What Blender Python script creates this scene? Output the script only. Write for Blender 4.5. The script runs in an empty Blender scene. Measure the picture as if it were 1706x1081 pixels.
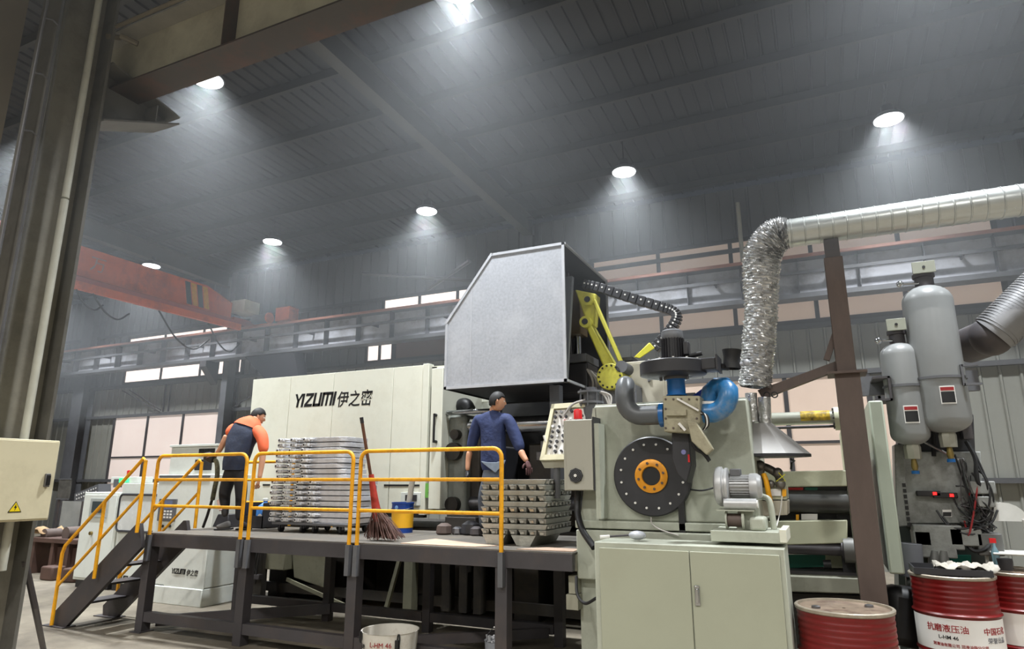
import bpy, bmesh, math, random
from mathutils import Vector, Matrix, Euler
random.seed(7)
S = bpy.context.scene
C = S.collection
PI = math.pi

# ---------------------------------------------------------------- camera
CX, CY, FP = 853.0, 540.5, 1089.0          # principal point and focal length for a 1706 px wide frame
EYE = Vector((0, 0, 1.75))
PITCH, YAW = math.atan(260 / FP), math.radians(25)
_fh = Vector((-math.sin(YAW), math.cos(YAW), 0)); _rt = Vector((math.cos(YAW), math.sin(YAW), 0)); _z = Vector((0, 0, 1))
_fw = math.cos(PITCH) * _fh + math.sin(PITCH) * _z; _up = -math.sin(PITCH) * _fh + math.cos(PITCH) * _z
cam = bpy.data.cameras.new('camera'); cam.sensor_width = 36; cam.lens = 36 * FP / 1706; cam.clip_end = 200
camo = bpy.data.objects.new('camera', cam); C.objects.link(camo)
camo.matrix_world = Matrix.Translation(EYE) @ Matrix((_rt, _up, -_fw)).transposed().to_4x4()
S.camera = camo

def at(px, py, ax, v):
    """point where the sight line through a pixel of the survey photo meets the plane x|y|z = v"""
    d = FP * _fw + (px - CX) * _rt - (py - CY) * _up
    i = 'xyz'.index(ax)
    return EYE + d * ((v - EYE[i]) / d[i])

# ---------------------------------------------------------------- view, world, lamps
S.view_settings.view_transform = 'Standard'
S.view_settings.look = 'None'
S.view_settings.gamma = 1
S.view_settings.use_curve_mapping = False
S.view_settings.exposure = 0.0
S.cycles.max_bounces = 5; S.cycles.diffuse_bounces = 3; S.cycles.glossy_bounces = 3
S.cycles.volume_bounces = 0; S.cycles.transmission_bounces = 2; S.cycles.transparent_max_bounces = 6
S.cycles.caustics_reflective = False; S.cycles.caustics_refractive = False
S.cycles.sample_clamp_indirect = 3.0
W = bpy.data.worlds.new('world'); S.world = W; W.use_nodes = True
W.node_tree.nodes['Background'].inputs[0].default_value = (0.55, 0.62, 0.75, 1)
W.node_tree.nodes['Background'].inputs[1].default_value = 0.03

LAMP_W = 110.0
def lamp_light(x, y, z, power, size=0.42, col=(0.93, 0.97, 1.0), spread=150):
    l = bpy.data.lights.new('high_bay_light', 'AREA'); l.shape = 'DISK'; l.size = size
    l.energy = power; l.color = col; l.spread = math.radians(spread)
    o = bpy.data.objects.new('high_bay_light', l); C.objects.link(o); o.location = (x, y, z - 0.03)
    return o
LAMPS = [(x, 12.32, 8.0) for x in (-22.5, -17.66, -12.86, -7.99, -3.17, 1.65, 6.4)] + \
        [(x, 6.35, 8.0) for x in (-17.8, -13.0, -8.35, -3.72, 1.5, 6.3)]
for p in LAMPS: lamp_light(*p, LAMP_W * 2.6, spread=108)
# the neighbouring bay behind the photographer has the same lamps
NEAR = [(x, y, 7.6) for y in (-1.6, -7.5) for x in (-12.0, -7.2, -2.4, 2.4, 7.2)]
for p in NEAR: lamp_light(*p, LAMP_W * 2.9, size=0.5, col=(1.0, 0.975, 0.93), spread=150)

# ---------------------------------------------------------------- materials
def lin(c):
    return tuple(((v / 255) / 12.92 if v / 255 <= 0.04045 else ((v / 255 + 0.055) / 1.055) ** 2.4) for v in c)
_mc = {}
def mat(name, rgb, rough=0.55, metal=0.0, var=0.12, scale=3.0, bump=0.0, bscale=40.0, dirt=None, dirt_amt=0.4, dscale=1.2, emit=None, estr=0.0, stretch=None, alpha=None):
    """painted / metal surface with noisy colour, optional stains and fine relief; rgb in 0-255"""
    if name in _mc: return _mc[name]
    m = bpy.data.materials.new(name); m.use_nodes = True; n = m.node_tree.nodes; L = m.node_tree.links
    b = n['Principled BSDF']; c = lin(rgb)
    tc = n.new('ShaderNodeTexCoord'); mp = n.new('ShaderNodeMapping'); L.new(tc.outputs['Object'], mp.inputs[0])
    if stretch: mp.inputs['Scale'].default_value = stretch
    nz = n.new('ShaderNodeTexNoise'); nz.inputs['Scale'].default_value = scale; nz.inputs['Detail'].default_value = 6; nz.inputs['Roughness'].default_value = 0.65
    L.new(mp.outputs[0], nz.inputs['Vector'])
    r = n.new('ShaderNodeValToRGB'); L.new(nz.outputs['Fac'], r.inputs[0])
    r.color_ramp.elements[0].position = 0.3; r.color_ramp.elements[1].position = 0.7
    r.color_ramp.elements[0].color = (*[v * (1 - var) for v in c], 1); r.color_ramp.elements[1].color = (*[min(1, v * (1 + var)) for v in c], 1)
    out = r.outputs[0]
    if dirt:
        d = n.new('ShaderNodeTexNoise'); d.inputs['Scale'].default_value = dscale; d.inputs['Detail'].default_value = 8; d.inputs['Roughness'].default_value = 0.75
        L.new(mp.outputs[0], d.inputs['Vector'])
        dr = n.new('ShaderNodeValToRGB'); dr.color_ramp.elements[0].position = 0.48; dr.color_ramp.elements[1].position = 0.68
        dr.color_ramp.elements[0].color = (0, 0, 0, 1); dr.color_ramp.elements[1].color = (dirt_amt,) * 3 + (1,)
        L.new(d.outputs['Fac'], dr.inputs[0])
        mx = n.new('ShaderNodeMix'); mx.data_type = 'RGBA'
        L.new(dr.outputs[0], mx.inputs[0]); L.new(out, mx.inputs[6]); mx.inputs[7].default_value = (*lin(dirt), 1)
        out = mx.outputs[2]
    L.new(out, b.inputs['Base Color'])
    rr = n.new('ShaderNodeMapRange'); rr.inputs['To Min'].default_value = max(0.04, rough - 0.1); rr.inputs['To Max'].default_value = min(1, rough + 0.12)
    L.new(nz.outputs['Fac'], rr.inputs[0]); L.new(rr.outputs[0], b.inputs['Roughness'])
    b.inputs['Metallic'].default_value = metal
    if bump:
        n2 = n.new('ShaderNodeTexNoise'); n2.inputs['Scale'].default_value = bscale; n2.inputs['Detail'].default_value = 4
        L.new(mp.outputs[0], n2.inputs['Vector'])
        bp = n.new('ShaderNodeBump'); bp.inputs['Strength'].default_value = bump; bp.inputs['Distance'].default_value = 0.02
        L.new(n2.outputs['Fac'], bp.inputs['Height']); L.new(bp.outputs[0], b.inputs['Normal'])
    if emit:
        b.inputs['Emission Color'].default_value = (*lin(emit), 1); b.inputs['Emission Strength'].default_value = estr
    if alpha is not None: b.inputs['Alpha'].default_value = alpha
    _mc[name] = m
    return m

# ---------------------------------------------------------------- mesh builder
class MB:
    def __init__(s): s.v = []; s.f = []
    def add(s, vs, fs):
        k = len(s.v); s.v += [Vector(p) for p in vs]; s.f += [tuple(i + k for i in f) for f in fs]; return s
    def box(s, x0, x1, y0, y1, z0, z1):
        return s.add([(x, y, z) for z in (z0, z1) for y in (y0, y1) for x in (x0, x1)],
                     [(0, 2, 3, 1), (4, 5, 7, 6), (0, 1, 5, 4), (2, 6, 7, 3), (0, 4, 6, 2), (1, 3, 7, 5)])
    def cbox(s, c, size, rot=None):
        """box by centre and size, rotated by an Euler or matrix"""
        h = [v / 2 for v in size]; R = (Euler(rot).to_matrix() if rot is not None and not isinstance(rot, Matrix) else (rot or Matrix.Identity(3)))
        vs = [Vector(c) + R @ Vector((x, y, z)) for z in (-h[2], h[2]) for y in (-h[1], h[1]) for x in (-h[0], h[0])]
        return s.add(vs, [(0, 2, 3, 1), (4, 5, 7, 6), (0, 1, 5, 4), (2, 6, 7, 3), (0, 4, 6, 2), (1, 3, 7, 5)])
    def bar(s, a, b, w, h=None, up=(0, 0, 1)):
        """rectangular bar from a to b; w across, h along up"""
        h = h or w; a = Vector(a); b = Vector(b); d = (b - a); L = d.length; d.normalize(); up = Vector(up)
        if abs(d.dot(up)) > 0.99: up = Vector((0, 1, 0))
        x = d.cross(up).normalized(); z = x.cross(d).normalized()
        vs = [p + x * (i * w / 2) + z * (j * h / 2) for p in (a, b) for j in (-1, 1) for i in (-1, 1)]
        return s.add(vs, [(0, 2, 3, 1), (4, 5, 7, 6), (0, 1, 5, 4), (2, 6, 7, 3), (0, 4, 6, 2), (1, 3, 7, 5)])
    def prism(s, poly, depth, axis='y', at0=0.0):
        """polygon in the two other axes, extruded along axis from at0 to at0+depth"""
        n = len(poly)
        def P(a, b, t):
            return {'y': (a, t, b), 'x': (t, a, b), 'z': (a, b, t)}[axis]
        vs = [P(a, b, at0) for a, b in poly] + [P(a, b, at0 + depth) for a, b in poly]
        fs = [tuple(range(n)), tuple(range(2 * n - 1, n - 1, -1))] + [(i, i + n, (i + 1) % n + n, (i + 1) % n) for i in range(n)]
        return s.add(vs, fs)
    def hull(s, quad_a, quad_b):
        """skin between two polygons with the same number of corners"""
        n = len(quad_a)
        return s.add(list(quad_a) + list(quad_b), [tuple(range(n - 1, -1, -1)), tuple(range(n, 2 * n))] + [(i, (i + 1) % n, (i + 1) % n + n, i + n) for i in range(n)])
    def lathe(s, prof, o=(0, 0, 0), axis=(0, 0, 1), n=24, caps=True):
        """prof = [(radius, height)...] turned around axis through o"""
        o = Vector(o); ax = Vector(axis).normalized(); t = Vector((1, 0, 0)) if abs(ax.x) < 0.9 else Vector((0, 1, 0))
        u = ax.cross(t).normalized(); w = ax.cross(u)
        vs = []; 
        for r, h in prof:
            for i in range(n):
                a = 2 * PI * i / n; vs.append(o + ax * h + (u * math.cos(a) + w * math.sin(a)) * max(r, 1e-4))
        fs = [(j * n + i, j * n + (i + 1) % n, (j + 1) * n + (i + 1) % n, (j + 1) * n + i) for j in range(len(prof) - 1) for i in range(n)]
        if caps: fs += [tuple(range(n - 1, -1, -1)), tuple((len(prof) - 1) * n + i for i in range(n))]
        return s.add(vs, fs)
    def cyl(s, a, b, r, n=16, r2=None, caps=True):
        a = Vector(a); b = Vector(b)
        return s.lathe([(r, 0), (r if r2 is None else r2, (b - a).length)], a, b - a, n, caps)
    def tube(s, pts, r, n=10, caps=True, rs=None):
        """round tube along a list of points"""
        pts = [Vector(p) for p in pts]; N = len(pts); vs = []; up = None
        for k, p in enumerate(pts):
            d = (pts[min(k + 1, N - 1)] - pts[max(k - 1, 0)]).normalized()
            if up is None:
                up = Vector((0, 0, 1)) if abs(d.z) < 0.9 else Vector((1, 0, 0))
            x = d.cross(up).normalized(); up = x.cross(d).normalized()
            rr = rs[k] if rs else r
            for i in range(n):
                a = 2 * PI * i / n; vs.append(p + (x * math.cos(a) + up * math.sin(a)) * rr)
        fs = [(j * n + i, j * n + (i + 1) % n, (j + 1) * n + (i + 1) % n, (j + 1) * n + i) for j in range(N - 1) for i in range(n)]
        if caps: fs += [tuple(range(n - 1, -1, -1)), tuple((N - 1) * n + i for i in range(n))]
        return s.add(vs, fs)
    def ibeam(s, a, b, w, h, t=0.012, tf=0.016, up=(0, 0, 1)):
        """I section from a to b (axis through its middle)"""
        a = Vector(a); b = Vector(b); u = Vector(up)
        s.bar(a, b, t, h - 2 * tf, up)
        s.bar(a + u * (h - tf) / 2, b + u * (h - tf) / 2, w, tf, up); s.bar(a - u * (h - tf) / 2, b - u * (h - tf) / 2, w, tf, up)
        return s
    def sphere(s, c, r, n=14, m=8, sc=(1, 1, 1)):
        c = Vector(c); vs = [c + Vector((0, 0, -r * sc[2]))]
        for j in range(1, m):
            ph = -PI / 2 + PI * j / m
            for i in range(n):
                a = 2 * PI * i / n; vs.append(c + Vector((r * sc[0] * math.cos(ph) * math.cos(a), r * sc[1] * math.cos(ph) * math.sin(a), r * sc[2] * math.sin(ph))))
        vs.append(c + Vector((0, 0, r * sc[2]))); T = len(vs) - 1
        fs = [(0, 1 + (i + 1) % n, 1 + i) for i in range(n)]
        for j in range(m - 2):
            fs += [(1 + j * n + i, 1 + j * n + (i + 1) % n, 1 + (j + 1) * n + (i + 1) % n, 1 + (j + 1) * n + i) for i in range(n)]
        fs += [(T, 1 + (m - 2) * n + i, 1 + (m - 2) * n + (i + 1) % n) for i in range(n)]
        return s.add(vs, fs)
    def rot(s, R, o=(0, 0, 0)):
        o = Vector(o); s.v = [o + R @ (p - o) for p in s.v]; return s
    def build(s, name, m, parent=None, local=False, bevel=0.0, smooth=True):
        vs = s.v
        if parent is not None and not local:
            root = parent
            while root.parent: root = root.parent
            inv = (Matrix.Translation(root.location) @ root.rotation_euler.to_matrix().to_4x4()).inverted()
            vs = [inv @ p for p in vs]
        me = bpy.data.meshes.new(name); me.from_pydata([tuple(p) for p in vs], [], s.f); me.update()
        bm = bmesh.new(); bm.from_mesh(me); bmesh.ops.recalc_face_normals(bm, faces=bm.faces); bm.to_mesh(me); bm.free()
        if smooth:
            me.shade_smooth(); me.set_sharp_from_angle(angle=math.radians(38))
        me.materials.append(m)
        o = bpy.data.objects.new(name, me); C.objects.link(o)
        if parent is not None: o.parent = parent
        if bevel:
            b = o.modifiers.new('bevel', 'BEVEL'); b.width = bevel; b.segments = 2; b.limit_method = 'ANGLE'; b.angle_limit = math.radians(50)
        return o

def tag(o, label=None, cat=None, group=None, kind=None):
    if label: o['label'] = label
    if cat: o['category'] = cat
    if group: o['group'] = group
    if kind: o['kind'] = kind
    return o
def thing(name, label, cat, loc=(0, 0, 0), rz=0.0, group=None, kind=None):
    o = bpy.data.objects.new(name, None); C.objects.link(o); o.empty_display_size = 0.1
    o.location = loc; o.rotation_euler = (0, 0, rz)
    return tag(o, label, cat, group, kind)
def copy_tree(o, parent=None):
    c = o.copy(); C.objects.link(c); c.parent = parent
    for ch in list(KIDS(o)): copy_tree(ch, c)
    return c
def KIDS(o): return [x for x in C.objects if x.parent == o] if True else []
def arc(c, r, a0, a1, n, u, w):
    """points on an arc about c in the plane of unit vectors u, w (degrees)"""
    c = Vector(c); u = Vector(u); w = Vector(w)
    return [c + r * (u * math.cos(math.radians(a0 + (a1 - a0) * i / n)) + w * math.sin(math.radians(a0 + (a1 - a0) * i / n))) for i in range(n + 1)]
def spline(pts, k=6):
    """Catmull-Rom through points"""
    P = [Vector(p) for p in pts]; P = [2 * P[0] - P[1]] + P + [2 * P[-1] - P[-2]]; out = []
    for i in range(1, len(P) - 2):
        for j in range(k):
            t = j / k; a, b, c, d = P[i - 1:i + 3]
            out.append(0.5 * ((2 * b) + (c - a) * t + (2 * a - 5 * b + 4 * c - d) * t * t + (3 * b - a - 3 * c + d) * t ** 3))
    return out + [P[-2]]
def rect(p, n=3):
    return p
def text_mesh(body, size, name, m, parent, origin, xdir, updir, depth=0.002, shear=0.0, xscale=1.0, bold=0.0, bend=None, align='LEFT'):
    """lettering as a thin mesh; origin, xdir and updir in world space; bend=(cx, cy, r) wraps it round an upright drum"""
    cu = bpy.data.curves.new(name, 'FONT'); cu.body = body; cu.size = size; cu.extrude = depth; cu.shear = shear; cu.offset = bold
    cu.align_x = align; cu.resolution_u = 2
    t = bpy.data.objects.new(name, cu); C.objects.link(t)
    dg = bpy.context.evaluated_depsgraph_get(); me = bpy.data.meshes.new_from_object(t.evaluated_get(dg))
    bpy.data.objects.remove(t); bpy.data.curves.remove(cu)
    X = Vector(xdir).normalized(); U = Vector(updir).normalized(); N = X.cross(U); O = Vector(origin)
    mb = MB(); vs = []
    for v in me.vertices:
        p = v.co
        if bend:
            cx, cy, r, a0 = bend; a = a0 + p.x * xscale / r; rr = r + depth + p.z
            vs.append(Vector((cx + rr * math.cos(a), cy + rr * math.sin(a), O.z + p.y)))
        else: vs.append(O + X * p.x * xscale + U * p.y + N * p.z)
    mb.add(vs, [tuple(f.vertices) for f in me.polygons]); bpy.data.meshes.remove(me)
    return mb.build(name, m, parent, smooth=False)

M = dict(
    steel_dark=mat('dark painted steel', (66, 63, 66), 0.5, 0.0, 0.12, 4, dirt=(95, 80, 70), dirt_amt=0.35),
    steel_grey=mat('grey painted steel', (98, 99, 103), 0.55, 0.0, 0.1, 3, dirt=(60, 56, 52), dirt_amt=0.4),
    beam_grey=mat('pale runway paint', (196, 198, 206), 0.6, 0.0, 0.12, 2, dirt=(90, 84, 80), dirt_amt=0.5),
    black=mat('black rubber', (22, 22, 24), 0.5),
    blackm=mat('black machine paint', (46, 46, 50), 0.45, 0.0, 0.15, 5),
    cream=mat('cream enclosure paint', (222, 222, 207), 0.42, 0.0, 0.03, 1.5, dirt=(170, 164, 140), dirt_amt=0.25, dscale=0.8),
    pale=mat('pale grey green paint', (174, 178, 164), 0.45, 0.0, 0.05, 2, dirt=(110, 105, 90), dirt_amt=0.35, dscale=1.6),
    white=mat('white cabinet paint', (222, 226, 220), 0.45, 0.0, 0.03, 2, dirt=(150, 145, 135), dirt_amt=0.2),
    yellow=mat('yellow railing paint', (243, 172, 22), 0.45, 0.0, 0.08, 6, dirt=(120, 80, 30), dirt_amt=0.35, dscale=9),
    orange=mat('orange crane paint', (232, 104, 46), 0.5, 0.0, 0.1, 1.5, dirt=(90, 50, 40), dirt_amt=0.5, dscale=1),
    rust=mat('rusty primer steel', (92, 78, 72), 0.6, 0.0, 0.18, 5, dirt=(70, 62, 60), dirt_amt=0.6, dscale=2, stretch=(1, 1, 0.3)),
    galv=mat('galvanised sheet', (178, 181, 188), 0.45, 0.25, 0.14, 30, dirt=(206, 208, 213), dirt_amt=0.5, dscale=2),
    alu=mat('raw aluminium', (206, 207, 212), 0.42, 0.35, 0.10, 18, bump=0.25, bscale=60),
    chrome=mat('polished steel', (190, 192, 195), 0.18, 1.0, 0.08, 5),
    steel=mat('bare steel', (130, 130, 134), 0.35, 0.9, 0.15, 12),
    drum=mat('dark red drum paint', (112, 20, 20), 0.32, 0.0, 0.1, 3, dirt=(70, 25, 20), dirt_amt=0.4, dscale=2.5),
    label=mat('white print', (232, 230, 226), 0.5, 0.0, 0.03),
    ink=mat('black lettering', (18, 18, 20), 0.5),
    redink=mat('red lettering', (150, 30, 34), 0.5),
    red=mat('red plastic', (205, 30, 34), 0.35),
    blue=mat('blue gloss paint', (28, 100, 170), 0.25, 0.0, 0.1, 4),
    tank=mat('grey bottle paint', (140, 142, 142), 0.32, 0.0, 0.05, 2),
    robot=mat('yellow robot paint', (206, 200, 78), 0.45, 0.0, 0.08, 4, dirt=(120, 110, 60), dirt_amt=0.4, dscale=4),
    cable=mat('cable', (30, 29, 30), 0.5),
)
# ================================================================ structure
conc = bpy.data.materials.new('worn concrete'); conc.use_nodes = True
def _conc():
    n = conc.node_tree.nodes; L = conc.node_tree.links; b = n['Principled BSDF']
    tc = n.new('ShaderNodeTexCoord'); a = n.new('ShaderNodeTexNoise'); a.inputs['Scale'].default_value = 0.9; a.inputs['Detail'].default_value = 10; a.inputs['Roughness'].default_value = 0.7
    L.new(tc.outputs['Object'], a.inputs['Vector'])
    r = n.new('ShaderNodeValToRGB'); r.color_ramp.elements[0].position = 0.35; r.color_ramp.elements[1].position = 0.7
    r.color_ramp.elements[0].color = (*lin((92, 85, 74)), 1); r.color_ramp.elements[1].color = (*lin((146, 137, 121)), 1)
    L.new(a.outputs['Fac'], r.inputs[0]); L.new(r.outputs[0], b.inputs['Base Color']); b.inputs['Roughness'].default_value = 0.6
_conc()
def struct(name, mb, m, parent=None, **k):
    o = mb.build(name, m, parent, **k)
    if parent is None: o['kind'] = 'structure'
    return o
X0, X1, Y0, Y1 = -33.0, 9.0, -10.0, 15.5
struct('floor', MB().box(X0, X1, Y0, Y1 + 0.3, -0.2, 0), conc)
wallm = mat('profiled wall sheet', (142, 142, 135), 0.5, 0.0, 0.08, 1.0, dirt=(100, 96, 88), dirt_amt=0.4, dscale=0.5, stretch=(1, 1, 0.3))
roofm = mat('roof sheet underside', (56, 57, 60), 0.75, 0.0, 0.1, 1.0)

# back wall: one metre wide profiled sheets, each a piece with its ribs
wb = thing('wall_back', None, None, (0, Y1, 0), kind='structure')
def sheet_profile(w, ribs):
    pts = []; p = w / ribs
    for i in range(ribs):
        x = i * p
        pts += [(x, 0.0), (x + p * 0.80, 0.0), (x + p * 0.85, -0.035), (x + p * 0.95, -0.035)]
    return pts + [(w - 0.004, 0.0)]
def sheet(w, ribs, z0, z1, name, m, parent):
    pr = sheet_profile(w, ribs); mb = MB(); vs = []; fs = []
    for z in (z0, z1):
        vs += [(x, y, z) for x, y in pr]
    n = len(pr)
    fs = [(i, i + 1, i + 1 + n, i + n) for i in range(n - 1)]
    mb.add(vs, fs); return mb.build(name, m, parent, local=True, smooth=False)
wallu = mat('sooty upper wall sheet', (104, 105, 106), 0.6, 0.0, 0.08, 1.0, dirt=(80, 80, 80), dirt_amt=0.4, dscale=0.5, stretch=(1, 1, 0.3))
sh = sheet(1.0, 3, 0, 5.05, 'wall_panel', wallm, wb); sh.location = (X0, 0, 0)
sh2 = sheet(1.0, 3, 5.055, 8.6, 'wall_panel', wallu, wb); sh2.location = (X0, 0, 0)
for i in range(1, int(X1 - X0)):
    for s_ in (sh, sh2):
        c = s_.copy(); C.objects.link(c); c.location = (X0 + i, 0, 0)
def flat_wall(name, mb): return struct(name, mb, wallm)
flat_wall('wall_left', MB().box(X0 - 0.1, X0, Y0, Y1, 0, 8.9))
flat_wall('wall_right', MB().box(X1, X1 + 0.1, Y0, Y1, 0, 8.9))
flat_wall('wall_front', MB().box(X0, X1, Y0 - 0.1, Y0, 0, 9.6))

# roof: sheets with ribs running down the slope, purlins and rafters below
ce = thing('ceiling', None, None, (0, 0, 0), kind='structure')
RZ = lambda y: 8.62 + (Y1 - y) * 0.03
def roof_sheet():
    pr = sheet_profile(1.0, 4); mb = MB(); n = len(pr)
    vs = [(x, y, RZ(y) + (0.12) + h) for y in (Y0, Y1) for x, h in pr]
    mb.add(vs, [(i, i + 1, i + 1 + n, i + n) for i in range(n - 1)])
    return mb.build('roof_panel', roofm, ce, local=True, smooth=False)
rs = roof_sheet(); rs.location = (X0, 0, 0)
for i in range(1, int(X1 - X0)):
    c = rs.copy(); C.objects.link(c); c.location = (X0 + i, 0, 0)
pm = mat('purlin paint', (60, 60, 60), 0.75)
y = 14.9; pur = None
while y > -9:
    z = RZ(y)
    o = MB().box(X0, X1, y - 0.03, y + 0.03, z - 0.08, z + 0.08).box(X0, X1, y - 0.03, y + 0.05, z - 0.085, z - 0.075).build('purlin', pm, ce, local=True)
    y -= 1.38
for x in (-28.7, -17.6, -6.5, 4.6):
    mb = MB(); a = Vector((x, Y0, RZ(Y0) - 0.36)); b = Vector((x, Y1 - 0.4, RZ(Y1) - 0.30)); mb.ibeam(a, b, 0.24, 0.5)
    mb.build('rafter', mat('rafter paint', (72, 71, 68), 0.7), ce, local=True)

# columns of the far wall, each an H section
def hcol(x, y, z1, name='trim'):
    mb = MB()
    if x == -24.55: return mb.box(x - 0.3, x + 0.3, y - 0.25, y - 0.235, 0, z1).box(x - 0.3, x + 0.3, y + 0.17, y + 0.185, 0, z1).box(x - 0.006, x + 0.006, y - 0.235, y + 0.17, 0, z1)
    mb = MB(); mb.box(x - 0.125, x + 0.125, y - 0.25, y - 0.235, 0, z1); mb.box(x - 0.125, x + 0.125, y + 0.17, y + 0.185, 0, z1); mb.box(x - 0.006, x + 0.006, y - 0.235, y + 0.17, 0, z1)
    return mb
for i, x in enumerate((-28.7, -24.55, -17.15, -6.5, 4.6)):
    o = struct('trim_%d' % (i + 1), hcol(x, 15.2, 8.5), M['steel_grey'])
# girts on the wall
k = 20
gm = mat('girt steel', (84, 84, 86), 0.55)
for z, x0, x1 in ((5.05, X0, X1), (3.98, X0, X1), (7.0, X0, X1), (1.75, X0, X1)):
    struct('trim_%d' % k, MB().box(x0, x1, Y1 - 0.16, Y1 - 0.045, z - 0.05, z + 0.05), gm); k += 1

# windows ---------------------------------------------------------
wf = mat('window frame steel', (70, 68, 70), 0.5)
def pane_mat(name, rgb, e):
    m = mat(name, rgb, 0.35, 0.0, 0.05, 1.0, emit=rgb, estr=e); return m
pane_dusk = pane_mat('frosted pane pink', (226, 210, 202), 0.34)
pane_bright = pane_mat('frosted pane bright', (255, 240, 232), 1.15)
pane_tan = pane_mat('frosted pane tan', (212, 190, 174), 0.26)
wn = 1
def window(x0, x1, z0, z1, nx, rows, pm_):
    """rows = fractions of height where horizontal bars sit"""
    global wn
    t = thing('window_%d' % wn, None, None, (x0, Y1 - 0.05, z0), kind='structure'); wn += 1
    y = Y1 - 0.10; fw = 0.05
    fr = MB()
    for x in (x0, x1): fr.box(x - fw, x + fw, y - 0.04, y + 0.05, z0 - fw, z1 + fw)
    for z in (z0, z1): fr.box(x0, x1, y - 0.04, y + 0.05, z - fw, z + fw)
    f = fr.build('window_frame', wf, t)
    zs = [z0] + [z0 + (z1 - z0) * r for r in rows] + [z1]
    for i in range(nx):
        xa = x0 + (x1 - x0) * i / nx; xb = x0 + (x1 - x0) * (i + 1) / nx
        if i: MB().box(xa - 0.045, xa + 0.045, y - 0.035, y + 0.04, z0, z1).build('mullion', wf, t)
        for j in range(len(zs) - 1):
            MB().box(xa + 0.03, xb - 0.03, y - 0.005, y + 0.005, zs[j] + 0.03, zs[j + 1] - 0.03).build('pane', pm_, t)
    for z in zs[1:-1]: MB().box(x0, x1, y - 0.03, y + 0.03, z - 0.03, z + 0.03).build('transom', wf, t)
window(-22.9, -17.62, 1.1, 4.1 - 0.12, 3, [0.5], pane_dusk)
window(-22.7, -16.9, 5.15, 6.85, 3, [], pane_bright)
pane_brown = pane_mat('dull brown pane', (96, 78, 70), 0.03)
window(at(640, 505, 'y', 15.4).x, -7.6, 6.28, 7.0, 3, [], pane_bright)
window(at(612, 575, 'y', 15.4).x, at(656, 570, 'y', 15.4).x, 5.12, 6.2, 2, [], pane_bright)
window(at(658, 570, 'y', 15.4).x, -7.4, 5.12, 6.2, 2, [], pane_brown)
window(-4.9, 3.6, 5.15, 7.25, 5, [], pane_tan)
window(-5.4, 1.0, 1.1, 4.1 - 0.12, 4, [0.5], pane_tan)
window(1.15, 2.3, 1.1, 3.4, 1, [], pane_tan)

# haze under the roof: smoke from the furnaces hangs in the upper third of the hall
hz = MB().box(X0 + 0.05, X1 - 0.05, Y0 + 0.05, Y1 - 0.02, 3.4, 9.6).build('haze', bpy.data.materials.new('haze'), None, smooth=False)
hz['kind'] = 'stuff'; hz['label'] = 'thin grey smoke haze hanging under the roof around the lamps'; hz['category'] = 'haze'
hm = hz.data.materials[0]; hm.use_nodes = True; hn = hm.node_tree.nodes; hn.clear()
ho = hn.new('ShaderNodeOutputMaterial'); hv = hn.new('ShaderNodeVolumeScatter'); hv.inputs['Color'].default_value = (0.90, 0.95, 1.0, 1); hv.inputs['Density'].default_value = 0.012; hv.inputs['Anisotropy'].default_value = 0.25
hm.node_tree.links.new(hv.outputs[0], ho.inputs['Volume'])

# high bay lamps --------------------------------------------------
lens_m = mat('lamp lens', (255, 255, 255), 0.4, emit=(250, 252, 255), estr=14)
hous_m = mat('lamp housing', (70, 72, 76), 0.5, 0.3)
def high_bay(x, y, z, label, group):
    t = thing('high_bay_lamp', label, 'lamp', (x, y, z), group=group)
    MB().lathe([(0.26, 0.0), (0.27, 0.02), (0.2, 0.09), (0.11, 0.13), (0.1, 0.26), (0.03, 0.28)], (0, 0, 0), n=20).build('lamp_housing', hous_m, t, local=True)
    MB().lathe([(0.235, -0.012), (0.235, 0.0)], (0, 0, 0), n=20).build('lens', lens_m, t, local=True)
    MB().cyl((0, 0, 0.28), (0, 0, RZ(y) - z + 0.12), 0.012, 6).build('hanger', M['steel_dark'], t, local=True)
    return t
LL = {(-22.5, 12.32): 'lit round high bay lamp partly hidden behind the near steel column',
      (-17.66, 12.32): 'lit high bay lamp seen at the orange crane girder, smallest in view',
      (-12.86, 12.32): 'lit high bay lamp hanging just right of the orange crane girder',
      (-7.99, 12.32): 'lit high bay lamp hanging above the white machine enclosure',
      (-3.17, 12.32): 'lit high bay lamp with bluish glow hanging right of the steel hood top',
      (1.65, 12.32): 'lit high bay lamp hanging above the silver spiral duct',
      (-3.72, 6.35): 'lit high bay lamp at the top edge of the photo, mostly out of frame',
      (-8.35, 6.35): 'lit high bay lamp hidden behind the near brown runway beam'}
for p in LAMPS:
    if (p[0], p[1]) in LL: high_bay(*p, LL[(p[0], p[1])], 'high bay lamps under the roof')
# ================================================================ near column, near runway beam
colm = mat('column grey paint', (104, 102, 96), 0.5, 0.0, 0.1, 2, dirt=(60, 57, 52), dirt_amt=0.6, dscale=1.2)
brownm = mat('brown primer', (62, 54, 46), 0.6, 0.0, 0.15, 3, dirt=(110, 60, 40), dirt_amt=0.5)
nc = thing('steel_column', 'tall grey steel H column in the left foreground carrying the control box', 'column', (-6.45, 3.5, 0))
xa, xb = -6.82, -6.42; ya, yb = 3.20, 3.72
MB().box(xa, xb, ya, ya + 0.03, 0, 8.9).build('flange', colm, nc)
MB().box(xa, xb, yb - 0.03, yb, 0, 8.9).build('flange', colm, nc)
MB().box(-6.63, -6.61, ya + 0.03, yb - 0.03, 0, 8.9).build('web', mat('column web lit tone', (138, 134, 122), 0.45, 0.0, 0.15, 1.5, dirt=(80, 76, 68), dirt_amt=0.5), nc)  # lighter grey paints in the light that falls on the web
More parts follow.
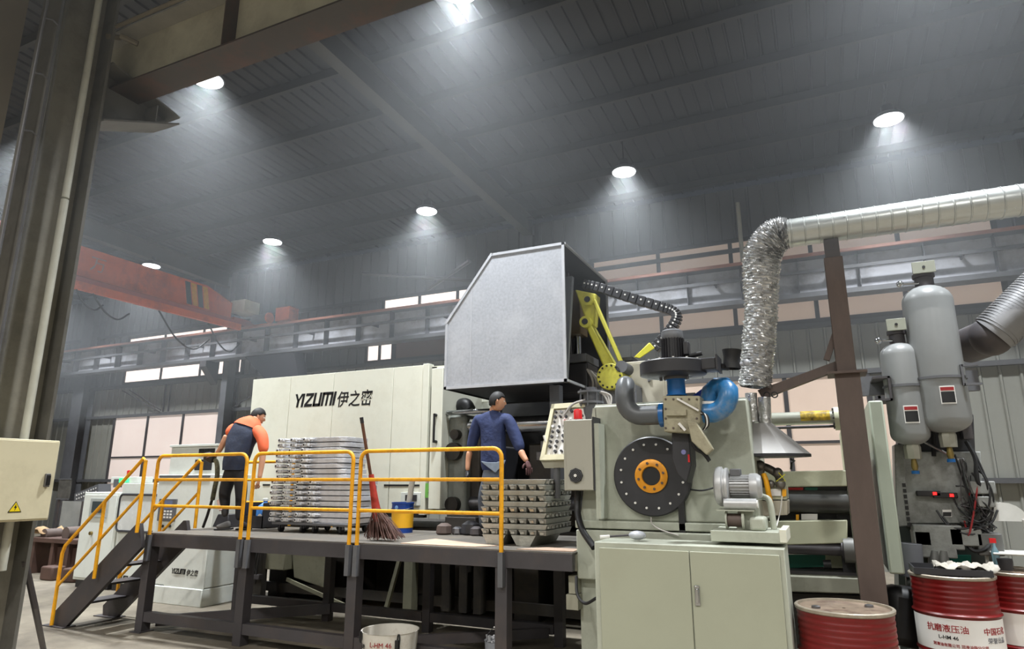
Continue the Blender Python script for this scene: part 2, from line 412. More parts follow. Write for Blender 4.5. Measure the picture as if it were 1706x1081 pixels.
MB().cyl((-6.47, 3.53, 1.0), (-6.47, 3.53, 4.42), 0.035, 10).cyl((-6.47, 3.53, 4.44), (-6.47, 3.53, 8.8), 0.033, 10).build('conduit', mat('pale conduit', (200, 200, 188), 0.4), nc)
MB().cyl((-6.40, ya - 0.03, 0.6), (-6.40, ya - 0.03, 8.8), 0.014, 8).cyl((-6.41, ya - 0.16, 0.6), (-6.41, ya - 0.16, 8.8), 0.012, 8).build('thin_conduit', M['steel_grey'], nc)
for z in (5.5, 4.9, 6.1): MB().tube([(-6.40, ya - 0.16, z), (-6.39, ya - 0.1, z + 0.02), (-6.40, ya - 0.03, z)], 0.008, 6).build('clip', M['steel_grey'], nc)
MB().box(xa + 0.02, -6.60, ya - 0.62, ya - 0.60, 0, 9).box(xa - 0.3, xa - 0.28, ya - 0.62, ya, 0, 9).build('cladding_panel', mat('cladding beside column', (140, 132, 118), 0.6, var=0.15, scale=0.6), nc)
# corbel bracket (haunched) with stiffener
h0, h1 = 5.36, 5.76
MB().hull([(-6.60, yb, h0 + 0.02), (-6.60, 4.55, h1 + 0.0), (-6.60, 4.55, 5.86), (-6.60, yb, 6.05)], [(-6.62, yb, h0 + 0.02), (-6.62, 4.55, h1), (-6.62, 4.55, 5.86), (-6.62, yb, 6.05)]).build('corbel_web', colm, nc)
MB().hull([(-6.82, yb, h0), (-6.38, yb, h0), (-6.38, yb, h0 + 0.02), (-6.82, yb, h0 + 0.02)], [(-6.82, 4.56, h1), (-6.38, 4.56, h1), (-6.38, 4.56, h1 + 0.02), (-6.82, 4.56, h1 + 0.02)]).build('corbel_flange', colm, nc)
MB().hull([(-6.82, yb, 6.03), (-6.38, yb, 6.03), (-6.38, yb, 6.05), (-6.82, yb, 6.05)], [(-6.82, 4.56, 5.84), (-6.38, 4.56, 5.84), (-6.38, 4.56, 5.86), (-6.82, 4.56, 5.86)]).build('corbel_flange', colm, nc)
MB().box(-6.80, -6.40, 4.28, 4.295, h1 - 0.1, 5.86).build('stiffener', colm, nc)

rb = thing('crane_runway_beam', 'near crane runway beam with brown underside and cream web across the top left corner', 'beam', (-3, 4.05, 5.9))
yc = 4.02; z0, z1 = 5.87, 6.55; RX = 8.0
MB().box(-6.95, RX, yc - 0.17, yc + 0.17, z0, z0 + 0.02).build('bottom_flange', brownm, rb)
MB().box(-6.95, RX, yc - 0.01, yc + 0.01, z0 + 0.02, z1).build('web', mat('cream beam paint', (190, 186, 165), 0.5, dirt=(120, 110, 90), dirt_amt=0.4), rb)
MB().box(-6.95, RX, yc - 0.20, yc + 0.17, z1, z1 + 0.02).build('top_flange', mat('pale beam edge', (170, 168, 160), 0.5), rb)
MB().box(-6.95, RX, yc - 0.03, yc + 0.03, z1 + 0.02, z1 + 0.11).build('crane_rail', M['steel_dark'], rb)
for x in (-4.95, -2.6, -0.2): MB().box(x, x + 0.015, yc - 0.16, yc - 0.01, z0 + 0.02, z1).build('stiffener', brownm, rb)
MB().cyl((-6.7, yc - 0.30, z0 + 0.62), (RX, yc - 0.30, z0 + 0.62), 0.022, 8).build('conduit', mat('beam conduit', (120, 112, 95), 0.4), rb)
MB().tube([(-6.47, yb - 0.05, 6.35), (-6.45, yb + 0.08, 6.42), (-6.40, yc - 0.25, 6.40), (-6.30, yc - 0.12, 6.36)], 0.03, 8).build('pipe_bend', mat('beam conduit', (120, 112, 95)), rb)
# duct-like lattice above it (cable trays) seen in the dark corner
MB().box(-7.4, -4.6, 2.3, 2.42, 8.0, 8.06).box(-7.4, -4.6, 2.6, 2.72, 8.0, 8.06).build('cable_tray', M['steel_grey'], rb)

# control box on the column
bx = thing('control_box', 'cream electrical control box with yellow warning triangle on the near steel column', 'control box', (-6.40, 3.75, 1.37))
creamb = mat('control box paint', (222, 214, 184), 0.42, 0.0, 0.04, 2, dirt=(170, 160, 130), dirt_amt=0.3)
BXF = -6.10
ya_, yb_ = 2.75, at(103, 735, 'x', BXF).y; za_, zb_ = at(88, 866, 'x', BXF).z, at(100, 734, 'x', BXF).z
MB().box(-6.41, BXF - 0.02, ya_, yb_, za_, zb_).build('body', creamb, bx, bevel=0.008)
MB().box(BXF - 0.02, BXF, ya_ + 0.02, yb_ - 0.012, za_ + 0.015, zb_ - 0.015).build('door', creamb, bx, bevel=0.004)
lt = at(77, 800, 'x', BXF)
dl = MB().box(BXF, BXF + 0.025, lt.y - 0.02, lt.y + 0.02, lt.z - 0.055, lt.z + 0.055).build('latch', M['steel'], bx, bevel=0.004)
MB().box(BXF + 0.025, BXF + 0.04, lt.y - 0.008, lt.y + 0.012, lt.z - 0.04, lt.z + 0.04).build('latch_handle', M['black'], dl)
ta, tb_, tt = at(12, 854, 'x', BXF), at(35, 854, 'x', BXF), at(24, 835, 'x', BXF)
cyy, cz_ = (ta.y + tb_.y) / 2, ta.z; hw = (tb_.y - ta.y) / 2; hh = tt.z - cz_
tri = MB().prism([(cyy - hw, cz_), (cyy + hw, cz_), (cyy, cz_ + hh)], 0.003, 'x', BXF).build('warning_sign', M['black'], bx, smooth=False)
MB().prism([(cyy - hw * 0.8, cz_ + hh * 0.09), (cyy + hw * 0.8, cz_ + hh * 0.09), (cyy, cz_ + hh * 0.88)], 0.002, 'x', BXF + 0.003).build('sign_face', mat('sign yellow', (245, 215, 30), 0.4), tri, smooth=False)
MB().prism([(cyy + dy * hw, cz_ + dz * hh) for dy, dz in ((0.05, 0.75), (-0.2, 0.42), (0.0, 0.42), (-0.1, 0.15), (0.22, 0.52), (0.03, 0.52))], 0.002, 'x', BXF + 0.005).build('lightning_bolt', M['black'], tri, smooth=False)
pl = MB().tube([at(73, 1085, 'z', 0.0), at(58, 1010, 'x', -6.5), at(42, 935, 'x', -6.45)], 0.028, 8).build('leaning_pipe', M['steel_dark'], None); tag(pl, 'dark pipe leaning against the foot of the near column below the control box', 'pipe')

# ================================================================ far runway beam
fr = thing('crane_runway_beam', 'long grey crane runway beam carried along the far wall under the orange crane', 'beam', (-10, 14.6, 5.5))
yb2 = 14.66
MB().box(X0 + 5, X1, yb2 - 0.30, yb2 + 0.16, 6.31, 6.34).build('top_flange', M['steel_grey'], fr)
MB().box(X0 + 5, X1, yb2 - 0.008, yb2 + 0.008, 5.56, 6.32).build('web', M['beam_grey'], fr)
MB().box(X0 + 5, X1, yb2 - 0.22, yb2 + 0.16, 5.46, 5.56).build('bottom_flange', M['steel_grey'], fr)
MB().box(X0 + 5, X1, yb2 - 0.05, yb2 + 0.05, 6.34, 6.42).build('crane_rail', M['rust'], fr)
MB().box(X0 + 5, X1, yb2 - 0.36, yb2 - 0.30, 6.30, 6.36).build('conductor_bar', mat('conductor bar', (170, 120, 105), 0.5), fr)
x = X0 + 5.3; sti = None
while x < X1:
    if sti is None: sti = MB().box(-0.006, 0.006, yb2 - 0.21 - 14.6, yb2 - 0.008 - 14.6, 0.06, 0.81).build('stiffener', M['steel_grey'], fr, local=True); o = sti
    else: o = sti.copy(); C.objects.link(o)
    o.location.x = x + 10; x += 1.15
MB().box(X0 + 5, X1, yb2 - 0.30, yb2 - 0.25, 5.95, 6.02).build('power_rail', M['steel_grey'], fr)
x = X0 + 5.9
while x < X1:
    MB().box(x, x + 0.03, yb2 - 0.28, yb2, 5.93, 6.05).build('rail_bracket', M['steel_grey'], fr); x += 2.3
for x in (-17.6, -6.5, 4.6):
    MB().box(x - 0.14, x + 0.14, 14.45, 14.97, 5.28, 5.54).hull([(x - 0.14, 14.95, 4.75), (x + 0.14, 14.95, 4.75), (x + 0.14, 14.97, 5.5), (x - 0.14, 14.97, 5.5)], [(x - 0.14, 14.45, 5.3), (x + 0.14, 14.45, 5.3), (x + 0.14, 14.47, 5.5), (x - 0.14, 14.47, 5.5)]).build('wall_bracket', M['steel_dark'], fr)
# broad dark bracket seen left of the white enclosure
MB().hull([(-15.9, 14.5, 5.5), (-13.9, 14.5, 5.5), (-13.9, 14.9, 5.5), (-15.9, 14.9, 5.5)], [(-14.8, 14.5, 4.6), (-13.6, 14.5, 4.6), (-13.6, 14.9, 4.6), (-14.8, 14.9, 4.6)]).build('wall_bracket', M['blackm'], fr)

# wall services
for i, (xx, za, zb) in enumerate([(-20.4, 4.05, 5.0), (-20.15, 4.05, 5.0), (-17.3, 4.05, 5.0), (-17.1, 4.05, 5.0)]):
    struct('trim_%d' % (30 + i), MB().cyl((xx, 15.36, za), (xx, 15.36, zb), 0.03, 6), M['steel_dark'])
for i, (a, b) in enumerate([((-22.6, 15.3, 4.9), (-20.5, 15.3, 4.05)), ((-22.2, 15.28, 4.9), (-20.4, 15.28, 4.1)), ((-17.0, 15.3, 4.05), (-15.2, 15.3, 4.9)), ((-9.5, 14.8, 6.9), (-7.4, 13.4, 7.0)), ((-10.5, 13.2, 7.05), (-7.0, 14.9, 6.8))]):
    struct('trim_%d' % (40 + i), MB().cyl(a, b, 0.02 if i < 3 else 0.05, 6), M['steel_dark'])
p = at(1229, 338, 'y', 15.3); q = Vector((p.x, 15.3, 5.08))
o = MB().cyl(q, p, 0.05, 10).build('vent_pipe', mat('pale conduit', (200, 200, 188)), None); tag(o, 'pale vertical pipe rising above the runway beam behind the foil duct', 'pipe')
for i, (px_, za, zb) in enumerate([(395, 4.0, 5.0), (1375, 1.5, 4.2)]):
    pass

# ================================================================ overhead crane
GX = -16.0
cr = thing('overhead_crane', 'orange overhead travelling crane girder with yellow and black stripes at upper left', 'crane', (GX, 10, 6.3))
ys, ye = 4.1, 14.0
prof = [(ys, 6.62), (13.95, 6.58), (13.95, 7.06), (13.0, 7.36), (ys, 7.36)]
MB().prism(prof, 0.42, 'x', GX - 0.42).build('girder', M['orange'], cr)
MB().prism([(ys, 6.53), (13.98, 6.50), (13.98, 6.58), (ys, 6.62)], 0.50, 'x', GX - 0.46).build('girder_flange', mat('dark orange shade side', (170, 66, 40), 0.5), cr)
MB().prism([(ys, 6.20), (14.2, 6.24), (14.2, 6.42), (ys, 6.44)], 0.10, 'x', GX + 0.10).build('lower_beam', M['orange'], cr)
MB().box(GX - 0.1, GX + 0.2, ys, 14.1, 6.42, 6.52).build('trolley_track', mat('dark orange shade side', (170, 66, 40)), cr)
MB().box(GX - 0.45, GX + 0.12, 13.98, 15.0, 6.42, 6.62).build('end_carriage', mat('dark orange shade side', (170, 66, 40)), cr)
for y_, m_ in ((12.38, 'blackm'), (12.58, 'yellow'), (12.78, 'blackm'), (12.98, 'yellow')):
    MB().prism([(y_, 6.66), (y_ + 0.17, 6.66), (y_ + 0.03, 7.30), (y_ - 0.14, 7.30)], 0.004, 'x', GX).build('stripe', M[m_], cr, smooth=False)
text_mesh('万', 0.42, 'lettering', mat('faded lettering', (190, 140, 120), 0.5), cr, (GX + 0.002, 9.55, 6.86), (0, 1, 0), (0, 0, 1), 0.001)
MB().box(GX - 0.15, GX + 0.45, 14.02, 14.62, 6.78, 7.16).build('switch_box', mat('crane box paint', (205, 200, 180), 0.5), cr, bevel=0.01)
MB().box(GX - 0.3, GX + 0.3, 15.0, 15.3, 6.42, 6.8).build('buffer', M['orange'], cr, bevel=0.01)
mo = MB().cyl((GX + 0.35, 14.55, 6.62), (GX + 0.95, 14.55, 6.62), 0.15, 14).build('drive_motor', M['steel_grey'], cr)
MB().cyl((GX + 0.95, 14.55, 6.62), (GX + 1.0, 14.55, 6.62), 0.17, 14).build('fan_cover', M['orange'], mo)
MB().box(GX + 1.3, GX + 1.85, 14.45, 14.85, 6.46, 6.88).build('end_box', M['orange'], cr, bevel=0.01)
for i, (ya_, yb_, d) in enumerate([(9.6, 10.6, 0.5), (11.4, 13.1, 0.85), (13.0, 14.2, 0.7), (9.2, 9.9, 0.4)]):
    MB().tube(spline([(GX + 0.2, ya_, 6.2), (GX + 0.22, ya_ + 0.35 * (yb_ - ya_), 6.2 - d * 0.75), (GX + 0.22, ya_ + 0.7 * (yb_ - ya_), 6.2 - d), (GX + 0.2, yb_, 6.2 - d * 0.55)]), 0.022, 6).build('festoon_cable', M['cable'], cr)
# ================================================================ work platform
PF, PB, PZ = 5.72, 7.45, 1.13
PX0, PX1 = -7.62, -2.08
deckm = mat('chequer deck', (98, 94, 88), 0.55, 0.1, 0.12, 6, dirt=(130, 116, 96), dirt_amt=0.5, dscale=2, bump=0.3, bscale=90)
pf = thing('work_platform', 'raised dark steel work platform with chequer plate deck beside the machine', 'platform', (-5, 6.4, 0))
MB().box(PX0, -6.2, PF, PB - 0.2, PZ - 0.012, PZ).build('deck_plate', deckm, pf)
MB().box(-6.19, -4.35, PF, PB, PZ - 0.012, PZ).build('deck_plate', deckm, pf)
MB().box(-4.34, PX1, PF, PB, PZ - 0.012, PZ).build('deck_plate', deckm, pf)
B = M['steel_dark']
MB().box(PX0, -6.0, PF - 0.01, PF + 0.06, PZ - 0.155, PZ - 0.012).build('front_beam', B, pf)
MB().box(-5.93, -4.50, PF - 0.01, PF + 0.06, PZ - 0.155, PZ - 0.012).build('front_beam', B, pf)
MB().box(-4.44, PX1, PF - 0.01, PF + 0.06, PZ - 0.155, PZ - 0.012).build('front_beam', B, pf)
MB().box(PX0, PX1, PB - 0.3, PB - 0.2, PZ - 0.155, PZ - 0.012).build('rear_beam', B, pf)
for x in (PX0 + 0.05, -5.98, -4.47, -2.78):
    MB().box(x - 0.06, x + 0.06, PF + 0.0, PF + 0.12, 0, PZ - 0.14).build('post', B, pf, bevel=0.004)
    MB().box(x - 0.05, x + 0.05, PB - 0.3, PB - 0.2, 0, PZ - 0.14).build('post', B, pf)
    MB().box(x - 0.04, x + 0.04, PF + 0.06, PB - 0.25, PZ - 0.13, PZ - 0.02).build('cross_beam', B, pf)
    if x < -6.5: MB().box(x - 0.09, x + 0.09, PF - 0.04, PF + 0.15, 0, 0.012).build('foot_plate', B, pf)
for a, b in ((PX0 + 0.1, -6.04), (-5.92, -4.53), (-4.41, -2.84)):
    MB().box(a, b, PF + 0.01, PF + 0.09, 0.12, 0.23).build('lower_beam', B, pf)
    MB().box(a, b, PB - 0.3, PB - 0.2, 0.12, 0.22).build('lower_beam', B, pf)
MB().bar((PX0 + 0.1, PF + 0.2, 0.1), (-5.9, PB - 0.3, 0.16), 0.06, 0.12).build('brace', B, pf)
MB().bar((-4.4, PF + 0.2, 0.14), (-2.9, PB - 0.3, 0.14), 0.06, 0.1).build('brace', B, pf)

# stairs
st = thing('stairs', 'dark steel stairs with open treads at the left end of the platform', 'stairs', (-8.4, 5.9, 0))
SY0, SY1 = 5.52, 6.22
def stringer(y):
    a = [(-8.98, 0.0), (-8.62, 0.0), (-7.45, 1.0), (-7.45, 1.25), (-7.62, 1.25), (-8.98, 0.10)]
    return MB().prism([(-8.88, 0.012), (-8.60, 0.012), (-7.42, 0.98), (-7.42, 1.02), (-7.50, 1.25), (-7.55, 1.25), (-8.90, 0.13)], 0.05, 'y', y)
stringer(SY0).build('stringer', B, st); stringer(SY1 - 0.05).build('stringer', B, st)
for y_ in (SY0 + 0.02, SY1 - 0.03): MB().box(-8.98, -8.56, y_ - 0.08, y_ + 0.08, 0, 0.012).build('foot_plate', B, st)
for i in range(4):
    xx = -8.62 + i * 0.29; zz = 0.28 + i * 0.235
    MB().box(xx - 0.10, xx + 0.16, SY0 + 0.05, SY1 - 0.05, zz - 0.025, zz).box(xx - 0.10, xx - 0.09, SY0 + 0.05, SY1 - 0.05, zz - 0.05, zz - 0.025).build('tread', B, st)

# railings
Y_ = M['yellow']; r = 0.021
def rail_panel(name, label, xa, xb, y, zb, zt, mids, sleeve=True):
    t = thing(name, label, 'railing', ((xa + xb) / 2, y, zb), group='yellow tube railings of the platform')
    c = 0.09
    pts = [(xa, y, zb)] + arc((xa + c, y, zt - c), c, 180, 90, 5, (1, 0, 0), (0, 0, 1)) + arc((xb - c, y, zt - c), c, 90, 0, 5, (1, 0, 0), (0, 0, 1)) + [(xb, y, zb)]
    MB().tube(pts, r, 10).build('frame_tube', Y_, t)
    for z in mids: MB().cyl((xa, y, z), (xb, y, z), r * 0.85, 10).build('mid_rail', Y_, t)
    if sleeve:
        for x in (xa, xb): MB().box(x - 0.025, x + 0.025, y - 0.025, y + 0.03, zb - 0.30, zb).build('sleeve', M['steel_grey'], t)
    return t
RY = PF - 0.035; RT = 2.05
rail_panel('railing', 'leftmost yellow front railing panel in front of the bent worker', -7.52, -6.02, RY, PZ - 0.02, RT, (1.45, 1.76))
rail_panel('railing', 'middle yellow railing panel in front of the stacked castings', -5.90, -4.50, RY, PZ - 0.02, RT, (1.45, 1.76))
rail_panel('railing', 'rightmost yellow railing panel below the worker in blue sweater', -4.40, -2.76, RY, PZ - 0.02, RT, (1.45, 1.76))
rail_panel('railing', 'short yellow rear railing panel behind the bent worker', -7.62, -6.25, PB - 0.28, PZ, RT - 0.04, (1.45, 1.76), False)
rail_panel('railing', 'narrow yellow rear railing panel left of the stacked castings', -6.95, -6.20, PB - 0.02, PZ, RT + 0.02, (1.45, 1.76), False)
def stair_rail(y, label, low=0.0):
    t = thing('stair_railing', label, 'railing', (-8.3, y, 0.1), group='yellow tube railings of the platform')
    a = Vector((-8.80, y, 0.02)); b = Vector((-8.80, y, 0.92)); c = Vector((-7.46, y, 2.05)); d = Vector((-7.46, y, PZ + 0.02))
    MB().tube([a, b - Vector((0, 0, 0.06)), b + (c - b) * 0.03, c - (c - b) * 0.03, c - Vector((0, 0, 0.06)), d], r, 10).build('frame_tube', Y_, t)
    MB().cyl(Vector((-8.80, y, 0.47)), Vector((-7.46, y, 1.60)), r * 0.85, 10).build('mid_rail', Y_, t)
    MB().cyl(Vector((-8.12, y, 0.60)), Vector((-8.12, y, 1.49)), r, 10).build('baluster', Y_, t)
stair_rail(SY0 - 0.05, 'near sloping yellow handrail of the stairs, in front')
stair_rail(SY1 + 0.06, 'far sloping yellow handrail of the stairs, behind the treads')
# ================================================================ helpers for flat fronted machine parts
def poly(pts, y): return [(p.x, p.z) for p in (at(a, b, 'y', y) for a, b in pts)]
def block(pts, y, d): return MB().prism(poly(pts, y), d, 'y', y)
def X(px, py, y): return at(px, py, 'y', y).x
def Zz(px, py, y): return at(px, py, 'y', y).z
def logo(parent, origin, size, latin='YIZUMI', cjk='伊之密'):
    """slanted block capitals followed by three characters, as painted on the machine"""
    O = Vector(origin); s = size; sh = 0.18; mb = MB()
    def poly_(ps, dx):
        mb.prism([(O.x + dx + (x + sh * z) * s, O.z + z * s) for x, z in ps], 0.003, 'y', O.y - 0.003)
    t = 0.2; dx = 0
    G = {'Y': ([[(0, 1), (t, 1), (0.46, 0.5), (0.36, 0.36)], [(0.62, 1), (0.84, 1), (0.46, 0.42), (0.32, 0.42)], [(0.30, 0), (0.5, 0), (0.5, 0.5), (0.30, 0.5)]], 0.80),
         'I': ([[(0, 0), (t, 0), (t, 1), (0, 1)]], 0.34),
         'Z': ([[(0, 1), (0.74, 1), (0.74, 0.80), (0, 0.80)], [(0, 0), (0.74, 0), (0.74, 0.2), (0, 0.2)], [(0, 0.2), (0.24, 0.2), (0.74, 0.8), (0.5, 0.8)]], 0.86),
         'U': ([[(0, 0), (t, 0), (t, 1), (0, 1)], [(0, 0), (0.72, 0), (0.72, 0.2), (0, 0.2)], [(0.52, 0), (0.72, 0), (0.72, 1), (0.52, 1)]], 0.84),
         'M': ([[(0, 0), (t, 0), (t, 1), (0, 1)], [(0, 1), (0.98, 1), (0.98, 0.8), (0, 0.8)], [(0.40, 0), (0.58, 0), (0.58, 0.9), (0.40, 0.9)], [(0.8, 0), (1.0, 0), (1.0, 0.88), (0.8, 0.88)]], 1.14)}
    for ch in latin:
        g, w = G[ch]
        for ps in g: poly_(ps, dx)
        dx += w * s * 0.93
    o = mb.build('lettering', M['ink'], parent, smooth=False)
    text_mesh(cjk, s * 1.22, 'lettering', M['ink'], parent, (O.x + dx + 0.02, O.y - 0.001, O.z - 0.06 * s), (1, 0, 0), (0, 0, 1), 0.002, xscale=0.86, bold=0.012 * s, shear=0.12)

# ================================================================ die casting machine: guard enclosure
EY = 7.8
en = thing('machine_enclosure', 'large cream sliding guard of the casting machine with black lettering', 'machine guard', (-6.5, EY, 1.36))
zt, zb_ = Zz(600, 617, EY), 1.36
xs = [X(422, 632, EY), X(484, 640, EY), X(556, 640, EY), X(655, 640, EY), X(706, 640, EY)]
for a, b in zip(xs[:-1], xs[1:]):
    MB().box(a + 0.004, b - 0.004, EY, EY + 0.04, zb_, zt).build('guard_panel', M['cream'], en, bevel=0.004)
MB().box(xs[0] + 0.02, xs[-1] + 0.3, EY + 0.05, EY + 1.6, zb_ + 0.02, zt - 0.02).build('body', M['cream'], en)
MB().box(xs[-1], xs[-1] + 0.10, EY - 0.03, EY + 0.10, zb_ - 0.06, zt + 0.01).build('door_post', M['cream'], en, bevel=0.005)
MB().box(xs[-1] + 0.10, X(724, 640, EY), EY + 0.05, EY + 0.12, zb_ - 0.02, zt - 0.03).build('recess', M['pale'], en)
dr = MB().box(X(722, 640, EY), X(741, 640, EY), EY - 0.05, EY + 0.02, zb_ + 0.02, zt - 0.07).build('edge_door', M['cream'], en, bevel=0.006)
MB().cyl((X(730, 690, EY), EY - 0.10, Zz(730, 690, EY)), (X(730, 690, EY), EY - 0.10, Zz(730, 738, EY)), 0.016, 8).cyl((X(730, 690, EY), EY - 0.10, Zz(730, 692, EY)), (X(730, 690, EY), EY - 0.05, Zz(730, 692, EY)), 0.02, 8).cyl((X(730, 738, EY), EY - 0.10, Zz(730, 736, EY)), (X(730, 738, EY), EY - 0.05, Zz(730, 736, EY)), 0.02, 8).build('handle', M['black'], dr)
MB().box(X(640, 808, EY), X(706, 808, EY), EY - 0.006, EY + 0.001, Zz(700, 810, EY), Zz(700, 807, EY)).build('slot', M['black'], en)
MB().box(X(422, 808, EY) + 0.2, X(450, 808, EY), EY - 0.006, EY + 0.001, Zz(700, 810, EY), Zz(700, 807, EY)).build('slot', M['black'], en)
MB().box(xs[0] + 0.1, xs[-1] + 0.05, EY + 0.02, EY + 0.1, zb_ - 0.10, zb_ - 0.005).build('lower_track', M['blackm'], en)
gs = MB().box(X(711, 805, EY), X(723, 805, EY), EY - 0.036, EY - 0.03, Zz(717, 829, EY), Zz(717, 805, EY)).build('green_sign', mat('sign green', (110, 170, 80), 0.4), en, smooth=False)
c_ = at(717, 812, 'y', EY - 0.037)
MB().prism([(c_.x - 0.035, c_.z - 0.035), (c_.x + 0.035, c_.z - 0.035), (c_.x, c_.z + 0.03)], 0.002, 'y', EY - 0.038).box(c_.x - 0.035, c_.x + 0.035, EY - 0.038, EY - 0.036, c_.z - 0.075, c_.z - 0.06).box(c_.x - 0.03, c_.x + 0.03, EY - 0.038, EY - 0.036, c_.z - 0.095, c_.z - 0.085).build('sign_print', M['ink'], gs, smooth=False)
sw = MB().box(X(671, 828, EY), X(703, 828, EY), EY - 0.05, EY, Zz(690, 842, EY), Zz(690, 820, EY)).build('switch_plate', M['white'], en, bevel=0.004)
for a in (680, 690): MB().box(X(a, 830, EY), X(a + 8, 830, EY), EY - 0.075, EY - 0.05, Zz(a, 834, EY), Zz(a, 824, EY)).build('switch', M['blackm'], sw)
lo = at(488, 679, 'y', EY)
logo(en, (lo.x, EY, lo.z), (Zz(490, 657, EY) - Zz(490, 679, EY)), )

# machine frame below and behind the guard, clamping unit, dies
mf = thing('casting_machine', 'dark frame, platen and dies of the casting machine behind the platform', 'machine', (-5, 8.8, 0))
D1 = mat('oily dark steel', (58, 55, 52), 0.45, 0.3, 0.25, 3, dirt=(90, 80, 66), dirt_amt=0.5)
D2 = mat('grimy green steel', (112, 110, 92), 0.5, 0.0, 0.15, 3, dirt=(60, 54, 44), dirt_amt=0.7)
PG = mat('platen grey', (138, 142, 136), 0.45, 0.0, 0.08, 2, dirt=(60, 56, 52), dirt_amt=0.5)
MB().box(-8.2, -2.3, 8.1, 9.9, 0.75, 1.12).build('bed', D1, mf, bevel=0.02)
for x in (-8.0, -6.9, -4.9, -3.8, -2.7): MB().box(x, x + 0.35, 8.2, 9.7, 0, 0.75).build('bed_leg', D1, mf, bevel=0.01)
MB().box(-8.1, -2.35, 9.0, 9.05, 0.0, 0.76).build('under_bed_dark_sheet', D1, mf)  # added dark sheet, closes bright slits and keeps the under-deck dark
MB().box(-8.2, -2.3, 8.05, 8.12, 0.12, 0.25).build('bed_rail', D1, mf)
MB().box(X(455, 920, 7.95), X(487, 920, 7.95), 7.8, 8.1, Zz(480, 948, 7.95), Zz(480, 915, 7.95)).build('side_box', D2, mf, bevel=0.01)
MB().hull(*[[(at(a, b, 'y', yy)) for a, b in ((487, 922), (558, 927), (556, 985), (490, 962))] for yy in (7.95, 8.1)]).build('drip_guard', D2, mf, bevel=0.01)
MB().bar(at(478, 965, 'y', 7.9), at(578, 1010, 'y', 7.9), 0.03, 0.05).build('chute_edge', D2, mf)
MB().bar(at(667, 928, 'y', 7.9), at(643, 1015, 'y', 7.9), 0.05).build('strut', D2, mf)
MB().box(X(676, 960, 7.9), X(690, 960, 7.9), 7.85, 8.0, 0, 0.72).build('strut', D2, mf)
for a in (740, 768, 792): MB().box(X(a, 960, 7.95), X(a + 12, 960, 7.95), 7.9, 8.05, 0.1, 0.72).build('strut', D1, mf)
# platens and dies
MB().box(X(744, 780, 8.0), X(775, 780, 8.0), 8.0, 9.6, 1.12, Zz(760, 690, 8.0)).build('moving_platen', PG, mf, bevel=0.05)
MB().box(X(776, 780, 8.15), X(800, 780, 8.15), 8.15, 9.4, 1.2, Zz(776, 700, 8.1)).build('die_half', D1, mf, bevel=0.03)
MB().box(X(800, 780, 8.3), X(815, 780, 8.3), 8.3, 9.3, 1.2, Zz(776, 740, 8.1)).build('die_half', M['blackm'], mf, bevel=0.03)
MB().box(X(880, 780, 8.4), X(1000, 780, 8.4), 8.4, 9.3, 1.15, Zz(900, 738, 8.4)).build('fixed_platen', D1, mf, bevel=0.03)
MB().box(-5.2, -1.6, 9.75, 9.8, 1.12, 3.0).build('dark_backdrop', M['blackm'], mf)  # black sheet added to stand in for the unlit machine interior
MB().box(X(742, 660, 8.9), X(860, 660, 8.9), 9.0, 9.05, Zz(800, 668, 8.9), Zz(800, 640, 8.9)).build('rear_header', M['cream'], mf)
p = at(745, 688, 'y', 7.95); MB().cyl((p.x, 7.95, p.z), (X(835, 684, 7.95), 7.95, p.z), 0.035, 12).build('guide_rod', M['chrome'], mf)
p = at(850, 708, 'y', 8.15); MB().cyl((-5.0, 8.15, p.z), (-1.9, 8.15, p.z), 0.115, 24).build('tie_bar', M['chrome'], mf)
MB().cyl((-5.0, 8.2, 1.45), (-1.9, 8.2, 1.45), 0.1, 24).build('tie_bar', M['steel'], mf)
for i, (a, b, r_) in enumerate([(757, 752, 0.12), (760, 724, 0.07), (755, 840, 0.10)]):
    q_ = at(a, b, 'y', 7.96); MB().cyl((q_.x, 7.9, q_.z), (q_.x, 8.02, q_.z), r_, 16).build('platen_nut', D1, mf)
for a, b in ((905, 760), (912, 742), (800, 795), (812, 770)):
    q_ = at(a, b, 'y', 8.28); MB().cbox(q_, (0.16, 0.12, 0.12)).build('die_fitting', M['steel'], mf, bevel=0.01)
MB().tube(spline([at(752, 690, 'y', 8.3), at(762, 680, 'y', 8.3), at(775, 674, 'y', 8.3), at(782, 684, 'y', 8.3)]), 0.10, 10, rs=None).build('hose_bundle', M['black'], mf)
MB().box(X(744, 872, 7.6), X(795, 872, 7.6), 7.55, 7.9, 1.12, 1.30).build('step_block', D1, mf, bevel=0.01)

# ================================================================ galvanised hood over the ladle robot
HY = 7.3
hd = thing('fume_hood', 'big galvanised steel fume hood with a chamfered corner above the worker in blue', 'hood', (-3.5, HY + 0.9, 2.9))
TLc, TRc, BRc, BLc, MLc = at(820, 423, 'y', HY), at(935, 404, 'y', HY), at(940, 636, 'y', HY), at(740, 651, 'y', HY), at(732, 541, 'y', HY)
xl, xr, zbm, ztp = BLc.x, -2.68, 2.90, TRc.z; xc, zc = TLc.x, MLc.z; HB = 9.1
galv = M['galv']; dk = mat('dark grey sheet', (70, 70, 74), 0.6, 0.2, 0.2, 3)  # darker tone for the hood's top, back, side and underside sheets
MB().prism([(xl, zbm), (xr, zbm), (xr, ztp), (xc, ztp), (xl, zc)], 0.012, 'y', HY).build('front_sheet', galv, hd)
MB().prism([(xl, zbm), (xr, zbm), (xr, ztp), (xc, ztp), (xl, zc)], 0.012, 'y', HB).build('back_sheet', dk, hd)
MB().box(xc, xr, HY, HB, ztp - 0.012, ztp).build('top_sheet', dk, hd)
